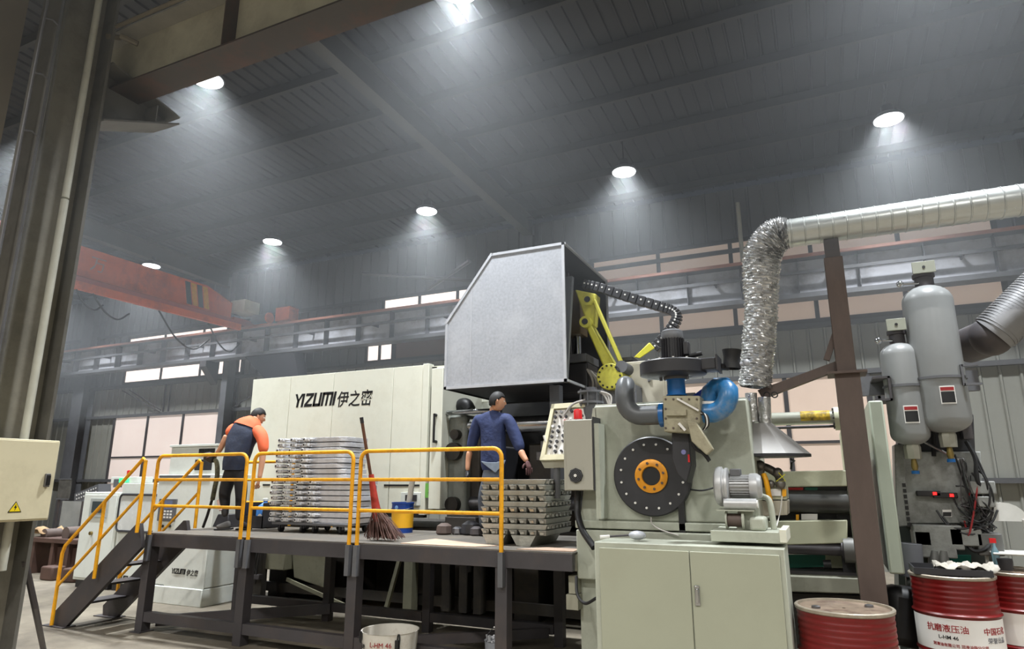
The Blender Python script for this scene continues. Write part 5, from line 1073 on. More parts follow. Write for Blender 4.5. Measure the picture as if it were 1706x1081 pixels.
# ================================================================ drums
def drum(x, y, z, r_, h_, label, sticker=None, rz=0.0):
    t = thing('oil_drum', label, 'drum', (x, y, z), group='dark red oil drums')
    pr_ = [(r_ - 0.012, 0.0), (r_, 0.012)]
    for k in range(1, 200):
        zz = 0.012 + (h_ - 0.03) * k / 200; f = zz / h_
        b = 0.0
        for c0 in (0.335, 0.665): b += 0.014 * math.exp(-((f - c0) / 0.011) ** 2)
        for lo, hi in ((0.05, 0.28), (0.72, 0.95)):
            if lo < f < hi: b -= 0.004 * (0.5 - 0.5 * math.cos(2 * PI * (f - lo) / (hi - lo) * 5))
        pr_.append((r_ + b, zz))
    pr_ = [q for q in pr_ if q[1] < h_ - 0.03] + [(r_, h_ - 0.03)]
    MB().lathe(pr_, n=56).build('body', M['drum'], t, local=True)
    MB().lathe([(r_ - 0.002, h_ - 0.032), (r_ + 0.008, h_ - 0.024), (r_ + 0.010, h_ - 0.006), (r_ + 0.004, h_), (r_ - 0.012, h_), (r_ - 0.014, h_ - 0.016)], n=56, caps=False).build('top_rim', mat('worn rim', (170, 160, 145), 0.4, 0.5, 0.2, 14), t, local=True)
    MB().lathe([(0.01, h_ - 0.016), (r_ - 0.014, h_ - 0.016)], n=48, caps=False).build('lid', mat('dusty lid', (124, 108, 92), 0.6, 0.0, 0.3, 7, dirt=(70, 40, 34), dirt_amt=0.8, dscale=6), t, local=True)
    for a in (0.6, 3.6): MB().lathe([(0.03, h_ - 0.016), (0.03, h_ - 0.002), (0.018, h_ + 0.002)], (0.2 * math.cos(a), 0.2 * math.sin(a), 0), n=14).build('bung', M['steel'], t, local=True)
    if sticker:
        z0_, z1_ = 0.36 * h_, 0.64 * h_
        n_ = 56; vs = []
        a0, a1 = -PI, 0.35
        for q in range(n_ + 1):
            a = a0 + (a1 - a0) * q / n_
            for zz in (z0_, z1_): vs.append(((r_ + 0.002) * math.cos(a), (r_ + 0.002) * math.sin(a), zz))
        lb = MB().add(vs, [(2 * q, 2 * q + 2, 2 * q + 3, 2 * q + 1) for q in range(n_)]).build('paper_label', M['label'], t, local=True)
        for body, size, za, an, m_ in sticker:
            text_mesh(body, size, 'lettering', m_, lb, (x, y, z + za * h_), (1, 0, 0), (0, 0, 1), 0.001, bend=(x, y, r_ + 0.002, an), bold=size * 0.01)
    return t
front_a = math.atan2(-6.95, -0.89)
drum(0.03, 5.52, 0, 0.315, 0.885, 'dark red oil drum with a dusty lid in front of the rusty post')
dx1, dx2 = at(1584, 955, 'z', 0.975), at(1694, 950, 'z', 0.975)
drum(dx1.x, dx1.y, 0.08, 0.312, 0.9, 'dark red oil drum with black tray on its lid and white label',
     [('抗磨液压油', 0.062, 0.53, -PI / 2 - 0.90, M['redink']), ('L-HM 46', 0.04, 0.465, -PI / 2 - 0.62, M['ink']), ('CHINA GROUP  500', 0.0001, 0.4, -2, M['ink']), ('中国石化', 0.058, 0.525, -PI / 2 + 0.42, M['redink']), ('荣誉出品', 0.046, 0.455, -PI / 2 + 0.50, mat('grey print', (120, 120, 125))), ('润滑油有限公司 润滑油脂分公司', 0.028, 0.405, -PI / 2 - 0.78, M['redink'])])
drum(dx2.x, dx2.y, 0.08, 0.312, 0.9, 'dark red oil drum at the right edge with reddish print on its label',
     [('昆仑(上海)润滑', 0.044, 0.555, -PI / 2 - 0.22, M['redink']), ('生产单位:润滑油分公司', 0.028, 0.505, -PI / 2 - 0.20, M['redink']), ('净含量:170kg', 0.026, 0.465, -PI / 2 - 0.18, M['redink']), ('产品标准编号', 0.026, 0.43, -PI / 2 - 0.18, M['redink'])])
pa = thing('pallet', 'low wooden pallet under the two labelled oil drums', 'pallet', (1.1, 7.0, 0))
for i in range(7): MB().box(0.45 + i * 0.2, 0.60 + i * 0.2, 6.5, 7.6, 0.062, 0.08).build('board', mat('pallet wood', (150, 120, 84), 0.7), pa)
for yy in (6.55, 7.0, 7.45): MB().box(0.45, 1.80, yy, yy + 0.08, 0, 0.06).build('bearer', mat('pallet wood', (150, 120, 84)), pa)
# things on the drums
dt = 0.98
tr2 = thing('oil_tray', 'shallow black tray lying on the middle oil drum', 'tray', (dx1.x, dx1.y, dt))
MB().box(dx1.x - 0.28, dx1.x + 0.26, dx1.y - 0.2, dx1.y + 0.2, dt, dt + 0.01).box(dx1.x - 0.28, dx1.x + 0.26, dx1.y - 0.21, dx1.y - 0.2, dt, dt + 0.05).box(dx1.x - 0.28, dx1.x + 0.26, dx1.y + 0.2, dx1.y + 0.21, dt, dt + 0.05).box(dx1.x - 0.29, dx1.x - 0.28, dx1.y - 0.21, dx1.y + 0.21, dt, dt + 0.05).box(dx1.x + 0.26, dx1.x + 0.27, dx1.y - 0.21, dx1.y + 0.21, dt, dt + 0.05).build('pan', M['blackm'], tr2)
fo = MB(); random.seed(5); nx_, ny_ = 16, 10; vs = []
for j in range(ny_):
    for i in range(nx_):
        vs.append((dx1.x - 0.12 + i * 0.03, dx1.y - 0.16 + j * 0.03, dt + 0.055 + 0.02 * math.sin(i * 1.3 + j) + 0.018 * math.sin(j * 2.1 - i * 0.6) + random.uniform(0, 0.012)))
fo.add(vs, [(j * nx_ + i, j * nx_ + i + 1, (j + 1) * nx_ + i + 1, (j + 1) * nx_ + i) for j in range(ny_ - 1) for i in range(nx_ - 1)])
o = fo.build('rag', mat('grimy white rag', (170, 165, 155), 0.8, 0.0, 0.25, 12)); sd = o.modifiers.new('t', 'SOLIDIFY'); sd.thickness = 0.004; tag(o, 'crumpled grimy white rag on the black tray', 'rag')
cu_ = MB().lathe([(0.05, 0), (0.06, 0.10), (0.055, 0.10), (0.045, 0.01)], (at(1670, 935, 'y', dx2.y).x, dx2.y - 0.1, dt), n=16).build('pot', M['blackm']); tag(cu_, 'small black pot standing on the right hand oil drum', 'pot')
sb_ = thing('spray_bottle', 'clear blue grey spray bottle with red nozzle on the right oil drum', 'bottle', (at(1661, 935, 'y', dx2.y).x, dx2.y + 0.02, dt))
MB().lathe([(0.03, 0), (0.032, 0.14), (0.012, 0.19), (0.012, 0.22)], n=14).build('body', mat('bottle blue', (110, 140, 150), 0.3), sb_, local=True); MB().box(-0.03, 0.02, -0.01, 0.01, 0.22, 0.26).build('nozzle', M['red'], sb_, local=True)
# white folding step chair behind the right drum
fcx = at(1670, 900, 'y', 7.7); ch = thing('folding_chair', 'white round-backed folding chair behind the right hand oil drum', 'chair', (fcx.x, 7.7, 0))
wh = mat('white chair paint', (205, 205, 200), 0.45)
cxx, czz = at(1671, 856, 'y', 7.7).x, at(1671, 868, 'y', 7.7).z
MB().hull(*[[Vector((cxx + 0.19 * math.cos(a), y_, czz + 0.17 * math.sin(a))) for a in [PI * i / 10 for i in range(11)]] for y_ in (7.7, 7.72)]).build('backrest', wh, ch)
for s_ in (-1, 1):
    MB().cyl((cxx + s_ * 0.17, 7.72, czz), (cxx + s_ * 0.17 - 0.05, 7.62, 0.0), 0.015, 8).build('leg', wh, ch)
    MB().cyl((cxx + s_ * 0.15, 7.70, czz + 0.02), (cxx + s_ * 0.15 + 0.10, 8.05, 0.0), 0.015, 8).build('leg', wh, ch)
MB().box(cxx - 0.17, cxx + 0.17, 7.45, 7.8, 1.10, 1.12).build('seat', wh, ch, bevel=0.008)

# ================================================================ things on the platform
# pallet truck carrying the castings
cx0, cx1, cyf = -6.42, -4.98, 6.45
tk = thing('trolley', 'low grey wheeled trolley under the stacked aluminium castings', 'trolley', (-5.7, 6.8, PZ))
TZ = PZ + 0.12
MB().box(cx0 + 0.1, cx1 - 0.15, cyf, cyf + 0.6, TZ - 0.03, TZ).build('deck', M['steel_grey'], tk, bevel=0.005)
for xx in (cx0 + 0.2, cx0 + 0.55, cx1 - 0.7, cx1 - 0.3):
    for yy in (cyf + 0.05, cyf + 0.5):
        w_ = MB().cyl((xx, yy, PZ + 0.045), (xx + 0.03, yy, PZ + 0.045), 0.045, 16).build('wheel', M['black'], tk); MB().box(xx - 0.01, xx + 0.04, yy - 0.02, yy + 0.02, PZ + 0.05, TZ - 0.03).build('fork', M['steel'], w_)
# one casting: long ribbed tray with pointed sprues at its left end
def make_casting(w_, lugs):
    t = thing('aluminium_casting', '', 'casting', group='stacked aluminium castings')
    h_ = 0.054
    pts = [(0.30, 0), (w_ - 0.12, 0.0)] + [(w_ - 0.12 + 0.12 * math.sin(a * PI / 12), 0.12 - 0.12 * math.cos(a * PI / 12)) for a in range(1, 7)] + [(w_, 0.45), (0.30, 0.45)]
    MB().prism(pts, h_, 'z', 0).build('tray', M['alu'], t, local=True, bevel=0.003)
    MB().box(0.34, w_ - 0.1, 0.012, 0.44, -0.0095, 0).build('shade_spacer', M['blackm'], t, local=True)  # black inset slab fills the layer gap and stands in for its shade
    MB().box(0.0, 0.34, 0.14, 0.42, 0.006, 0.04).build('web', M['steel_grey'], t, local=True)  # web toned darker to paint shade into the gaps between lugs
    for i in range(lugs):
        xx = 0.0 + i * 0.205
        lg = MB().box(xx - 0.005, xx + 0.095, -0.055, 0.16, 0.002, 0.052).cyl((xx + 0.025, -0.075, 0.028), (xx + 0.025, -0.05, 0.028), 0.025, 8).box(xx + 0.06, xx + 0.09, -0.075, -0.05, 0.012, 0.042).build('lug', mat('bright cast lug', (226, 227, 230), 0.4, 0.2, 0.1, 30), t, local=True, bevel=0.003)
        MB().cyl((xx + 0.025, -0.079, 0.028), (xx + 0.025, -0.072, 0.028), 0.011, 8).build('bore', M['blackm'], lg, local=True)
        MB().cyl((xx + 0.085, -0.035, 0.03), (xx + 0.165, -0.035, 0.032), 0.018, 8, r2=0.004).build('sprue', M['alu'], t, local=True)
    return t
cA = make_casting(1.02, 3); cB = make_casting(1.26, 4)
ordn = ['lowest', 'second', 'third', 'fourth', 'fifth', 'sixth', 'seventh', 'eighth', 'ninth', 'tenth', 'eleventh', 'twelfth', 'thirteenth', 'fourteenth', 'fifteenth', 'topmost']
random.seed(11); usedA = usedB = False
NL = 16
for i in range(NL):
    big = i < 8; src = cB if big else cA
    if big and not usedB: o = src; usedB = True
    elif not big and not usedA: o = src; usedA = True
    else: o = copy_tree(src)
    o.location = ((cx0 + 0.05 if big else cx0 + 0.10) + random.uniform(-0.015, 0.015), cyf + 0.06 + random.uniform(-0.01, 0.01), TZ + 0.002 + i * 0.0648)
    o['label'] = ('wider' if big else 'narrower') + ' silver aluminium casting, ' + ordn[i] + (' from the bottom' if 0 < i < 15 else '') + ' in the stack on the trolley'
# spacer blocks so that each layer rests on the one below (the cast feet)
for o in (cA, cB):
    pass
for o in [q for q in C.objects if q.name.startswith('aluminium_casting')]:
    w_ = 1.26 if any(k.name.startswith('lug') for k in KIDS(o)) and len([k for k in KIDS(o) if k.name.startswith('lug')]) == 4 else 1.02
    pass

# ingots: layers of seven, alternately lengthwise and crosswise
ix, iy, il, iw, ih = -3.19, 6.08, 0.72, 0.098, 0.050
def ingot_mb(L_=0.72):
    mb = MB(); w0, w1 = 0.030, 0.045
    mb.hull([(-w1, 0, ih), (w1, 0, ih), (w1, L_, ih), (-w1, L_, ih)], [(-w0, 0.03, 0), (w0, 0.03, 0), (w0, L_ - 0.03, 0), (-w0, L_ - 0.03, 0)])
    return mb
igm = mat('ingot aluminium', (172, 172, 164), 0.45, 0.5, 0.1, 10, dirt=(120, 116, 104), dirt_amt=0.4, dscale=5, bump=0.3, bscale=50)
ing0 = ingot_mb().build('ingot', igm, None, bevel=0.004)
notch = MB().box(-0.020, 0.020, -0.003, 0.006, 0.012, 0.036).build('end_mark', mat('ingot end shine', (210, 210, 205), 0.25, 0.9), ing0, local=True)
IZ = PZ + 0.10; lays = 10; first = True
ow = ['bottom', 'second', 'third', 'fourth', 'fifth', 'sixth', 'seventh', 'eighth', 'ninth', 'top']
cw = ['first', 'second', 'third', 'fourth', 'middle', 'sixth', 'last']; cw = ['first', 'second', 'third', 'fourth', 'fifth', 'sixth', 'seventh']
random.seed(2)
for L in range(lays):
    for k in range(7):
        if first: o = ing0; first = False
        else: o = copy_tree(ing0)
        z_ = IZ + L * (ih + 0.0035)
        if L % 2 == 0:
            o.location = (ix + 0.05 + k * 0.1035, iy + random.uniform(-0.006, 0.006), z_); o.rotation_euler = (0, 0, random.uniform(-0.01, 0.01))
            o['label'] = 'silver ingot showing its end, %s from the left in the %s layer of the stack' % (cw[k], ow[L])
        else:
            o.location = (ix + 0.72 + 0.002 + random.uniform(-0.008, 0.008), iy + 0.05 + k * 0.1035, z_); o.rotation_euler = (0, 0, PI / 2)
            o['label'] = 'silver ingot lying sideways, %s from the front in the %s layer of the stack' % (cw[k], ow[L])
        o['category'] = 'ingot'; o['group'] = 'aluminium ingots stacked on the platform'
for i_, xx in enumerate((ix + 0.08, ix + 0.40)):
    o = MB().prism([(xx, PZ + 0.0), (xx + 0.14, PZ), (xx + 0.20, IZ - 0.001), (xx - 0.06, IZ - 0.001)], 0.7, 'y', iy + 0.01).build('foot_ingot', igm); tag(o, ('left' if i_ == 0 else 'right') + ' tapered foot ingot under the stack of ingots on the platform', 'ingot', 'foot ingots of the stack')

# broom leaning on the rail
br = thing('broom', 'twig broom with a red bound neck leaning on the yellow railing', 'broom', (-4.35, 6.0, PZ))
p0, p1, p2_ = at(602, 695, 'y', 5.82), at(618, 795, 'y', 5.95), at(630, 868, 'y', 6.02)
MB().tube([p0, p0.lerp(p1, 0.5), p1], 0.018, 10).build('handle', mat('broom handle wood', (92, 60, 44), 0.6, 0.0, 0.3, 9), br)
MB().tube([p0 + Vector((0, 0, 0.0)), p0.lerp(p1, 0.1)], 0.021, 10).build('handle_grip', M['blackm'], br)
MB().tube([p1 + Vector((0, 0, 0.03)), p1.lerp(p2_, 0.5), p2_], 0.03, 12, rs=[0.028, 0.04, 0.055]).build('red_binding', mat('red binding', (165, 52, 40), 0.6, var=0.25, scale=12), br)
random.seed(4); tw = MB()
for i in range(240):
    a = random.uniform(0, 2 * PI); r0 = random.uniform(0, 0.045); b = p1.lerp(p2_, 0.7) + Vector((r0 * math.cos(a), r0 * math.sin(a), 0))
    tx = random.uniform(-0.10, 0.30); e_ = Vector((p2_.x + tx, p2_.y + random.uniform(-0.12, 0.10), PZ + 0.008 + random.random() * 0.05)); m_ = b.lerp(e_, 0.5) + Vector((0.02 * random.uniform(-1, 1) + tx * 0.08, 0, 0.0))
    tw.tube([b, m_, e_], 0.004, 3, caps=False)
o = tw.build('twigs', mat('dark twigs', (84, 58, 50), 0.8, var=0.3, scale=20), br); o['kind'] = 'stuff'

# blue and yellow pail with a pale cylinder standing in it
def lathe_thing(name, label, cat, loc, parts):
    t = thing(name, label, cat, loc)
    for nm, pr_, m_ in parts: MB().lathe(pr_, n=28, caps=False).build(nm, m_, t, local=True)
    return t
pq = at(677, 884, 'z', PZ); pq = Vector((-4.78, 7.05, PZ)); 
pl_ = thing('pail', 'blue and yellow grease pail with print behind the twig broom', 'pail', (pq.x, pq.y, PZ))
MB().lathe([(0.01, 0), (0.13, 0), (0.135, 0.34), (0.14, 0.345), (0.14, 0.36), (0.12, 0.36), (0.12, 0.02)], n=32, caps=False).build('body', mat('pail blue', (24, 62, 140), 0.35), pl_, local=True)
MB().lathe([(0.1325, 0.06), (0.1355, 0.25)], n=32, caps=False).build('yellow_band', mat('pail yellow', (240, 180, 40), 0.4), pl_, local=True)
text_mesh('Pinnacle', 0.0001, 'lettering', M['ink'], pl_, (pq.x, pq.y, PZ + 0.1), (1, 0, 0), (0, 0, 1), 0.0005) if False else None
MB().lathe([(0.022, 0), (0.024, 0.003), (0.01, 0.005)], (0.0, -0.135, 0.30), (0, -1, 0), 16).build('emblem', mat('emblem blue', (120, 160, 210), 0.4), pl_, local=True)
MB().tube([(-0.14, 0, 0.3)] + [(-0.14 * math.cos(a), -0.14 * math.sin(a), 0.30 - 0.03 * math.sin(a)) for a in [PI * i / 10 for i in range(1, 10)]] + [(0.14, 0, 0.3)], 0.004, 6).build('wire_handle', M['steel'], pl_, local=True)
a_ = Vector((0.05, 0, 0.02)); MB().cyl((0.05, 0.0, 0.05), (0.11, 0.02, 0.62), 0.035, 14).build('rolled_tube', mat('pale roll', (165, 160, 148), 0.5), None)
o = C.objects['rolled_tube']; o.location = (pq.x, pq.y, PZ); tag(o, 'pale grey rolled tube standing in the blue and yellow pail', 'tube')
bt_ = MB().lathe([(0.05, 0), (0.06, 0.02), (0.06, 0.11), (0.03, 0.15), (0.03, 0.17)], (0, 0, 0), n=16).build('white_bottle', mat('milky plastic', (190, 185, 175), 0.4)); bt_.location = (pq.x - 0.20, pq.y - 0.12, PZ); tag(bt_, 'small milky plastic bottle between the broom and the pail', 'bottle')
# blue jug in a black crate, near the first worker
jx, jy = -7.0, 6.95
jc = thing('crate', 'black open crate holding the blue jug beside the castings', 'crate', (jx, jy, PZ))
for a, b, c, d in ((-0.17, 0.17, -0.15, -0.14), (-0.17, 0.17, 0.14, 0.15), (-0.17, -0.16, -0.15, 0.15), (0.16, 0.17, -0.15, 0.15)): MB().box(a, b, c, d, 0, 0.16 if c < -0.14 and b > 0.1 and d < 0 else 0.33).build('side', M['blackm'], jc, local=True)
MB().box(-0.17, 0.17, -0.15, 0.15, 0, 0.01).build('bottom', M['blackm'], jc, local=True)
jg = thing('water_jug', 'translucent blue plastic jug standing in the black crate', 'jug', (jx + 0.05, jy - 0.0, PZ + 0.012))
MB().lathe([(0.10, 0), (0.11, 0.02), (0.11, 0.22), (0.095, 0.27), (0.03, 0.32), (0.03, 0.34)], n=24).build('body', mat('jug blue', (70, 130, 200), 0.25), jg, local=True); MB().lathe([(0.035, 0.34), (0.035, 0.37), (0.02, 0.375)], n=16).build('cap', M['white'], jg, local=True)
MB().lathe([(0.04, 0), (0.045, 0.004)], (0.03, -0.108, 0.13), (0, -1, 0), 16).build('white_badge', M['label'], jg, local=True)
# dark box and spray gun stand by the first worker's foot
kb = MB().hull([(-7.72, 6.78, PZ), (-7.42, 6.78, PZ), (-7.42, 7.0, PZ), (-7.72, 7.0, PZ)], [(-7.66, 6.8, PZ + 0.17), (-7.46, 6.8, PZ + 0.17), (-7.46, 6.98, PZ + 0.17), (-7.66, 6.98, PZ + 0.17)]).build('dark_box', M['blackm'], None, bevel=0.01); tag(kb, 'small dark box on the platform left of the bent worker foot', 'box')
# die spray lance held by the first worker
# small clutter near second worker
for i, (xx, yy, s_, m_) in enumerate([(-4.15, 7.0, 0.10, 'rust'), (-4.0, 7.05, 0.07, 'steel'), (-3.85, 7.1, 0.12, 'blackm'), (-3.72, 7.0, 0.08, 'steel_dark')]):
    o = MB().lathe([(s_ * 0.8, 0), (s_, 0.02), (s_ * 0.9, s_), (s_ * 0.4, s_ * 1.3)], (xx, yy, PZ), n=8).build('metal_fitting', M[m_]); tag(o, ['rusty brown metal fitting nearest the pail', 'small shiny metal fitting beside the rusty one', 'largest black metal fitting near the worker in blue', 'small dark metal fitting closest to the ingots'][i] + ' on the platform', 'fitting', 'loose metal fittings on the platform')
cb_ = MB().prism([(-3.95, 5.80), (-3.1, 5.80), (-2.95, 6.0), (-3.2, 6.07), (-3.9, 6.4)], 0.006, 'z', PZ + 0.001).build('cardboard', mat('trodden cardboard', (186, 160, 140), 0.8)); tag(cb_, 'flat trodden cardboard sheet on the deck left of the ingots', 'cardboard')
cb2 = MB().prism([(-2.65, 5.78), (-2.1, 5.80), (-2.1, 6.02), (-2.45, 6.04)], 0.006, 'z', PZ + 0.001).build('cardboard', mat('trodden cardboard', (186, 160, 140))); tag(cb2, 'small cardboard scrap at the right corner of the deck', 'cardboard')

# ================================================================ buckets on the floor in front
def bucket(x, y, r_, h_, top, label, m_):
    t = thing('bucket', label, 'bucket', (x, y, top - h_), group='buckets on the floor before the platform')
    MB().lathe([(0.01, 0), (r_ * 0.88, 0), (r_, h_), (r_ + 0.006, h_ + 0.003), (r_ - 0.006, h_), (r_ * 0.86, 0.012), (0.01, 0.012)], n=44, caps=False).build('body', m_, t, local=True)
    return t
q_ = at(650, 1056, 'z', 0.34); bk = bucket(q_.x, q_.y, 0.265, 0.38, 0.38, 'white lubricant bucket with black handle clips at the bottom edge', mat('bucket white', (206, 202, 192), 0.45, dirt=(120, 90, 60), dirt_amt=0.5, dscale=3))
for i, a in enumerate((-2.3, -0.65)):
    MB().tube([(0.27 * math.cos(a) + 0.012 * math.cos(t), 0.27 * math.sin(a) - 0.01, 0.34 + 0.05 * math.sin(t)) for t in [2 * PI * k / 10 for k in range(11)]], 0.007, 6).build('handle_clip', M['black'], bk, local=True)
MB().box(0.19, 0.225, -0.195, -0.165, 0.20, 0.34).build('handle_strap', M['black'], bk, local=True)
text_mesh('L-HM 46', 0.06, 'lettering', M['redink'], bk, (q_.x, q_.y, 0.275), (1, 0, 0), (0, 0, 1), 0.001, bend=(q_.x, q_.y, 0.262, -PI / 2 - 0.15))
text_mesh('抗磨', 0.045, 'lettering', M['ink'], bk, (q_.x, q_.y, 0.25), (1, 0, 0), (0, 0, 1), 0.001, bend=(q_.x, q_.y, 0.262, -PI / 2 - 0.78))
q_ = at(828, 1074, 'z', 0.2); b2_ = bucket(q_.x, q_.y, 0.12, 0.22, 0.24, 'small metal pail of aluminium scraps with a wire bail', M['galv'])
MB().tube([(-0.12, 0, 0.2), (-0.10, 0, 0.27), (-0.035, 0, 0.335), (0.035, 0, 0.335), (0.10, 0, 0.27), (0.12, 0, 0.2)], 0.004, 6).build('bail', M['steel'], b2_, local=True)
MB().cyl((-0.035, 0, 0.335), (0.035, 0, 0.335), 0.008, 8).build('grip', M['label'], b2_, local=True)
random.seed(8)
sc_ = MB()
for i in range(60):
    a = random.uniform(0, 2 * PI); r0 = 0.10 * math.sqrt(random.random())
    sc_.cbox((q_.x + r0 * math.cos(a), q_.y + r0 * math.sin(a), 0.22 + random.uniform(0, 0.05)), (random.uniform(0.02, 0.05), random.uniform(0.01, 0.03), 0.012), (random.uniform(0, 3), random.uniform(0, 3), random.uniform(0, 3)))
o = sc_.build('metal_scraps', M['alu'], None, smooth=False); tag(o, 'shiny aluminium scraps heaped in the small metal pail', 'scrap', None, 'stuff')

# ================================================================ cabinets at left behind the stairs
W_ = M['white']
LY = 7.55
h1 = thing('control_cabinet', 'tall white control cabinet with a screen, leftmost of the cabinets behind the stairs', 'cabinet', (-11.2, LY + 0.3, 0))
xa_, xb_ = X(130, 900, LY), X(190, 900, LY)
MB().box(xa_, xb_, LY, LY + 0.5, 0.12, Zz(170, 820, LY)).build('body', W_, h1, bevel=0.01)
MB().box(xa_ + 0.05, xb_ - 0.05, LY + 0.03, LY + 0.47, 0, 0.12).build('plinth', M['blackm'], h1)
MB().box(xa_ + 0.04, xb_ - 0.04, LY - 0.02, LY, 0.16, Zz(170, 820, LY) - 0.04).build('door', W_, h1, bevel=0.006)
sf = MB().box(X(152, 850, LY), X(182, 850, LY), LY - 0.035, LY - 0.02, Zz(165, 862, LY), Zz(165, 830, LY)).build('screen_frame', mat('bezel grey', (170, 175, 172), 0.4), h1, bevel=0.004)
MB().box(X(156, 850, LY), X(175, 850, LY), LY - 0.04, LY - 0.035, Zz(165, 854, LY), Zz(165, 835, LY)).build('screen', mat('screen grey', (70, 78, 80), 0.2), sf)
q_ = at(153, 888, 'y', LY - 0.02); MB().cyl(q_, q_ + Vector((0, -0.04, 0)), 0.03, 10).build('lock', mat('brass', (150, 130, 80)), h1)
L2 = LY - 0.06
h2 = thing('machine_cabinet', 'white cabinet with a black framed window door behind the stair railing', 'cabinet', (-10.2, L2 + 0.4, 0))
xa2, xb2 = xb_ + 0.012, X(258, 900, L2)
MB().box(xa2, xb2, L2 + 0.08, L2 + 0.9, 0.12, Zz(230, 805, L2)).build('body', W_, h2, bevel=0.01)
MB().box(xa2 + 0.03, xb2 - 0.03, L2 + 0.1, L2 + 0.85, 0, 0.12).build('plinth', M['blackm'], h2)
MB().box(X(166, 800, L2), X(210, 800, L2), L2 + 0.2, L2 + 0.5, Zz(230, 805, L2), Zz(200, 794, L2)).build('upper_box', W_, h2, bevel=0.008)
vg = MB().box(X(172, 800, L2), X(186, 800, L2), L2 + 0.19, L2 + 0.2, Zz(180, 812, L2), Zz(180, 798, L2)).build('vent_grille', M['steel_grey'], h2)
def rring(parent, x0_, x1_, z0_, z1_, y_, r_, cr_, name, m_):
    pts = []
    for cxx_, czz_, a0 in ((x1_ - cr_, z1_ - cr_, 0), (x0_ + cr_, z1_ - cr_, 90), (x0_ + cr_, z0_ + cr_, 180), (x1_ - cr_, z0_ + cr_, 270)):
        pts += arc((cxx_, y_, czz_), cr_, a0, a0 + 90, 4, (1, 0, 0), (0, 0, 1))
    pts.append(pts[0]); pts.append(pts[1])
    return MB().tube(pts, r_, 6, caps=False).build(name, m_, parent)
dd = MB().box(X(193, 850, L2), X(256, 850, L2), L2 + 0.05, L2 + 0.08, Zz(220, 886, L2), Zz(220, 824, L2)).build('window_door', mat('door pane pale', (214, 216, 214), 0.25), h2)
rring(dd, X(193, 850, L2), X(257, 850, L2), Zz(220, 886, L2), Zz(220, 824, L2), L2 + 0.05, 0.02, 0.07, 'gasket_frame', M['blackm'])
grn = mat('green lamp glow', (60, 230, 130), 0.4, emit=(60, 240, 130), estr=1.6)
q_ = at(203, 800, 'y', L2 + 0.18); gl = MB().box(q_.x - 0.06, q_.x + 0.16, L2 + 0.17, L2 + 0.2, q_.z - 0.035, q_.z + 0.035).build('green_lamp_strip', grn, h2)
q_ = at(214, 792, 'y', L2 + 0.3); MB().lathe([(0.03, 0), (0.03, 0.08), (0.01, 0.09)], q_, n=14).build('red_beacon', M['red'], h2)
lo = at(186, 966, 'y', L2 + 0.06); logo(h2, (X(184, 968, L2), L2 + 0.079, Zz(200, 968, L2)), 0.075)
h3 = thing('dosing_furnace', 'white dosing furnace cabinet with a keypad and black lettering behind the railing', 'furnace', (-9.0, 7.5, 0))
L3 = 7.15
xa3, xb3 = X(252, 900, L3), X(352, 900, L3)
MB().prism([(xa3, 0.25), (xb3 - 0.05, 0.25), (xb3 - 0.02, Zz(300, 790, L3)), (xa3, Zz(300, 790, L3))], 0.9, 'y', L3).build('body', W_, h3, bevel=0.012)
MB().box(xa3 - 0.03, xb3 - 0.05, L3 - 0.03, L3 + 0.9, 0.0, 0.24).build('base', W_, h3, bevel=0.01)
MB().box(X(275, 760, L3), X(350, 760, L3), L3 + 0.1, L3 + 0.7, Zz(300, 790, L3), Zz(300, 744, L3)).build('top_unit', W_, h3, bevel=0.01)
MB().box(X(273, 760, L3), X(352, 760, L3), L3 + 0.08, L3 + 0.72, Zz(300, 744, L3), Zz(300, 740, L3)).build('top_lid', W_, h3, bevel=0.005)
for i in range(3): MB().box(X(323 + i * 9, 750, L3), X(331 + i * 9, 750, L3), L3 + 0.09, L3 + 0.1, Zz(330, 755, L3), Zz(330, 747, L3)).build('vent', M['black'], h3)
MB().box(X(317, 765, L3), X(345, 765, L3), L3 + 0.09, L3 + 0.1, Zz(330, 783, L3), Zz(330, 765, L3)).build('vent', M['blackm'], h3)
MB().box(X(266, 800, L3), X(350, 800, L3), L3 - 0.015, L3, Zz(300, 795, L3), Zz(300, 792, L3)).build('lip', M['steel_grey'], h3)
kp = MB().box(X(265, 850, L3), X(294, 850, L3), L3 - 0.02, L3, Zz(280, 868, L3), Zz(280, 831, L3)).build('keypad', M['steel_grey'], h3, bevel=0.004)
MB().box(X(270, 840, L3), X(289, 840, L3), L3 - 0.024, L3 - 0.02, Zz(280, 848, L3), Zz(280, 834, L3)).build('screen', mat('screen blue grey', (110, 120, 150), 0.2), kp)
for i in range(4):
    for j in range(3): MB().box(X(270 + i * 5, 856, L3), X(273 + i * 5, 856, L3), L3 - 0.026, L3 - 0.02, Zz(280, 853 + j * 5, L3), Zz(280, 850 + j * 5, L3)).build('key', M['label'], kp)
for a in (271, 283): 
    q_ = at(a, 876, 'y', L3 - 0.01); MB().cyl(q_, q_ + Vector((0, -0.04, 0)), 0.022, 10).build('knob', M['black'], h3)
logo(h3, (X(286, 955, L3), L3 - 0.0135, Zz(300, 956, L3)), 0.075)
MB().box(X(279, 930, L3), X(345, 930, L3), L3 - 0.012, L3 - 0.001, Zz(300, 997, L3), Zz(300, 910, L3)).build('service_panel', W_, h3, bevel=0.003)
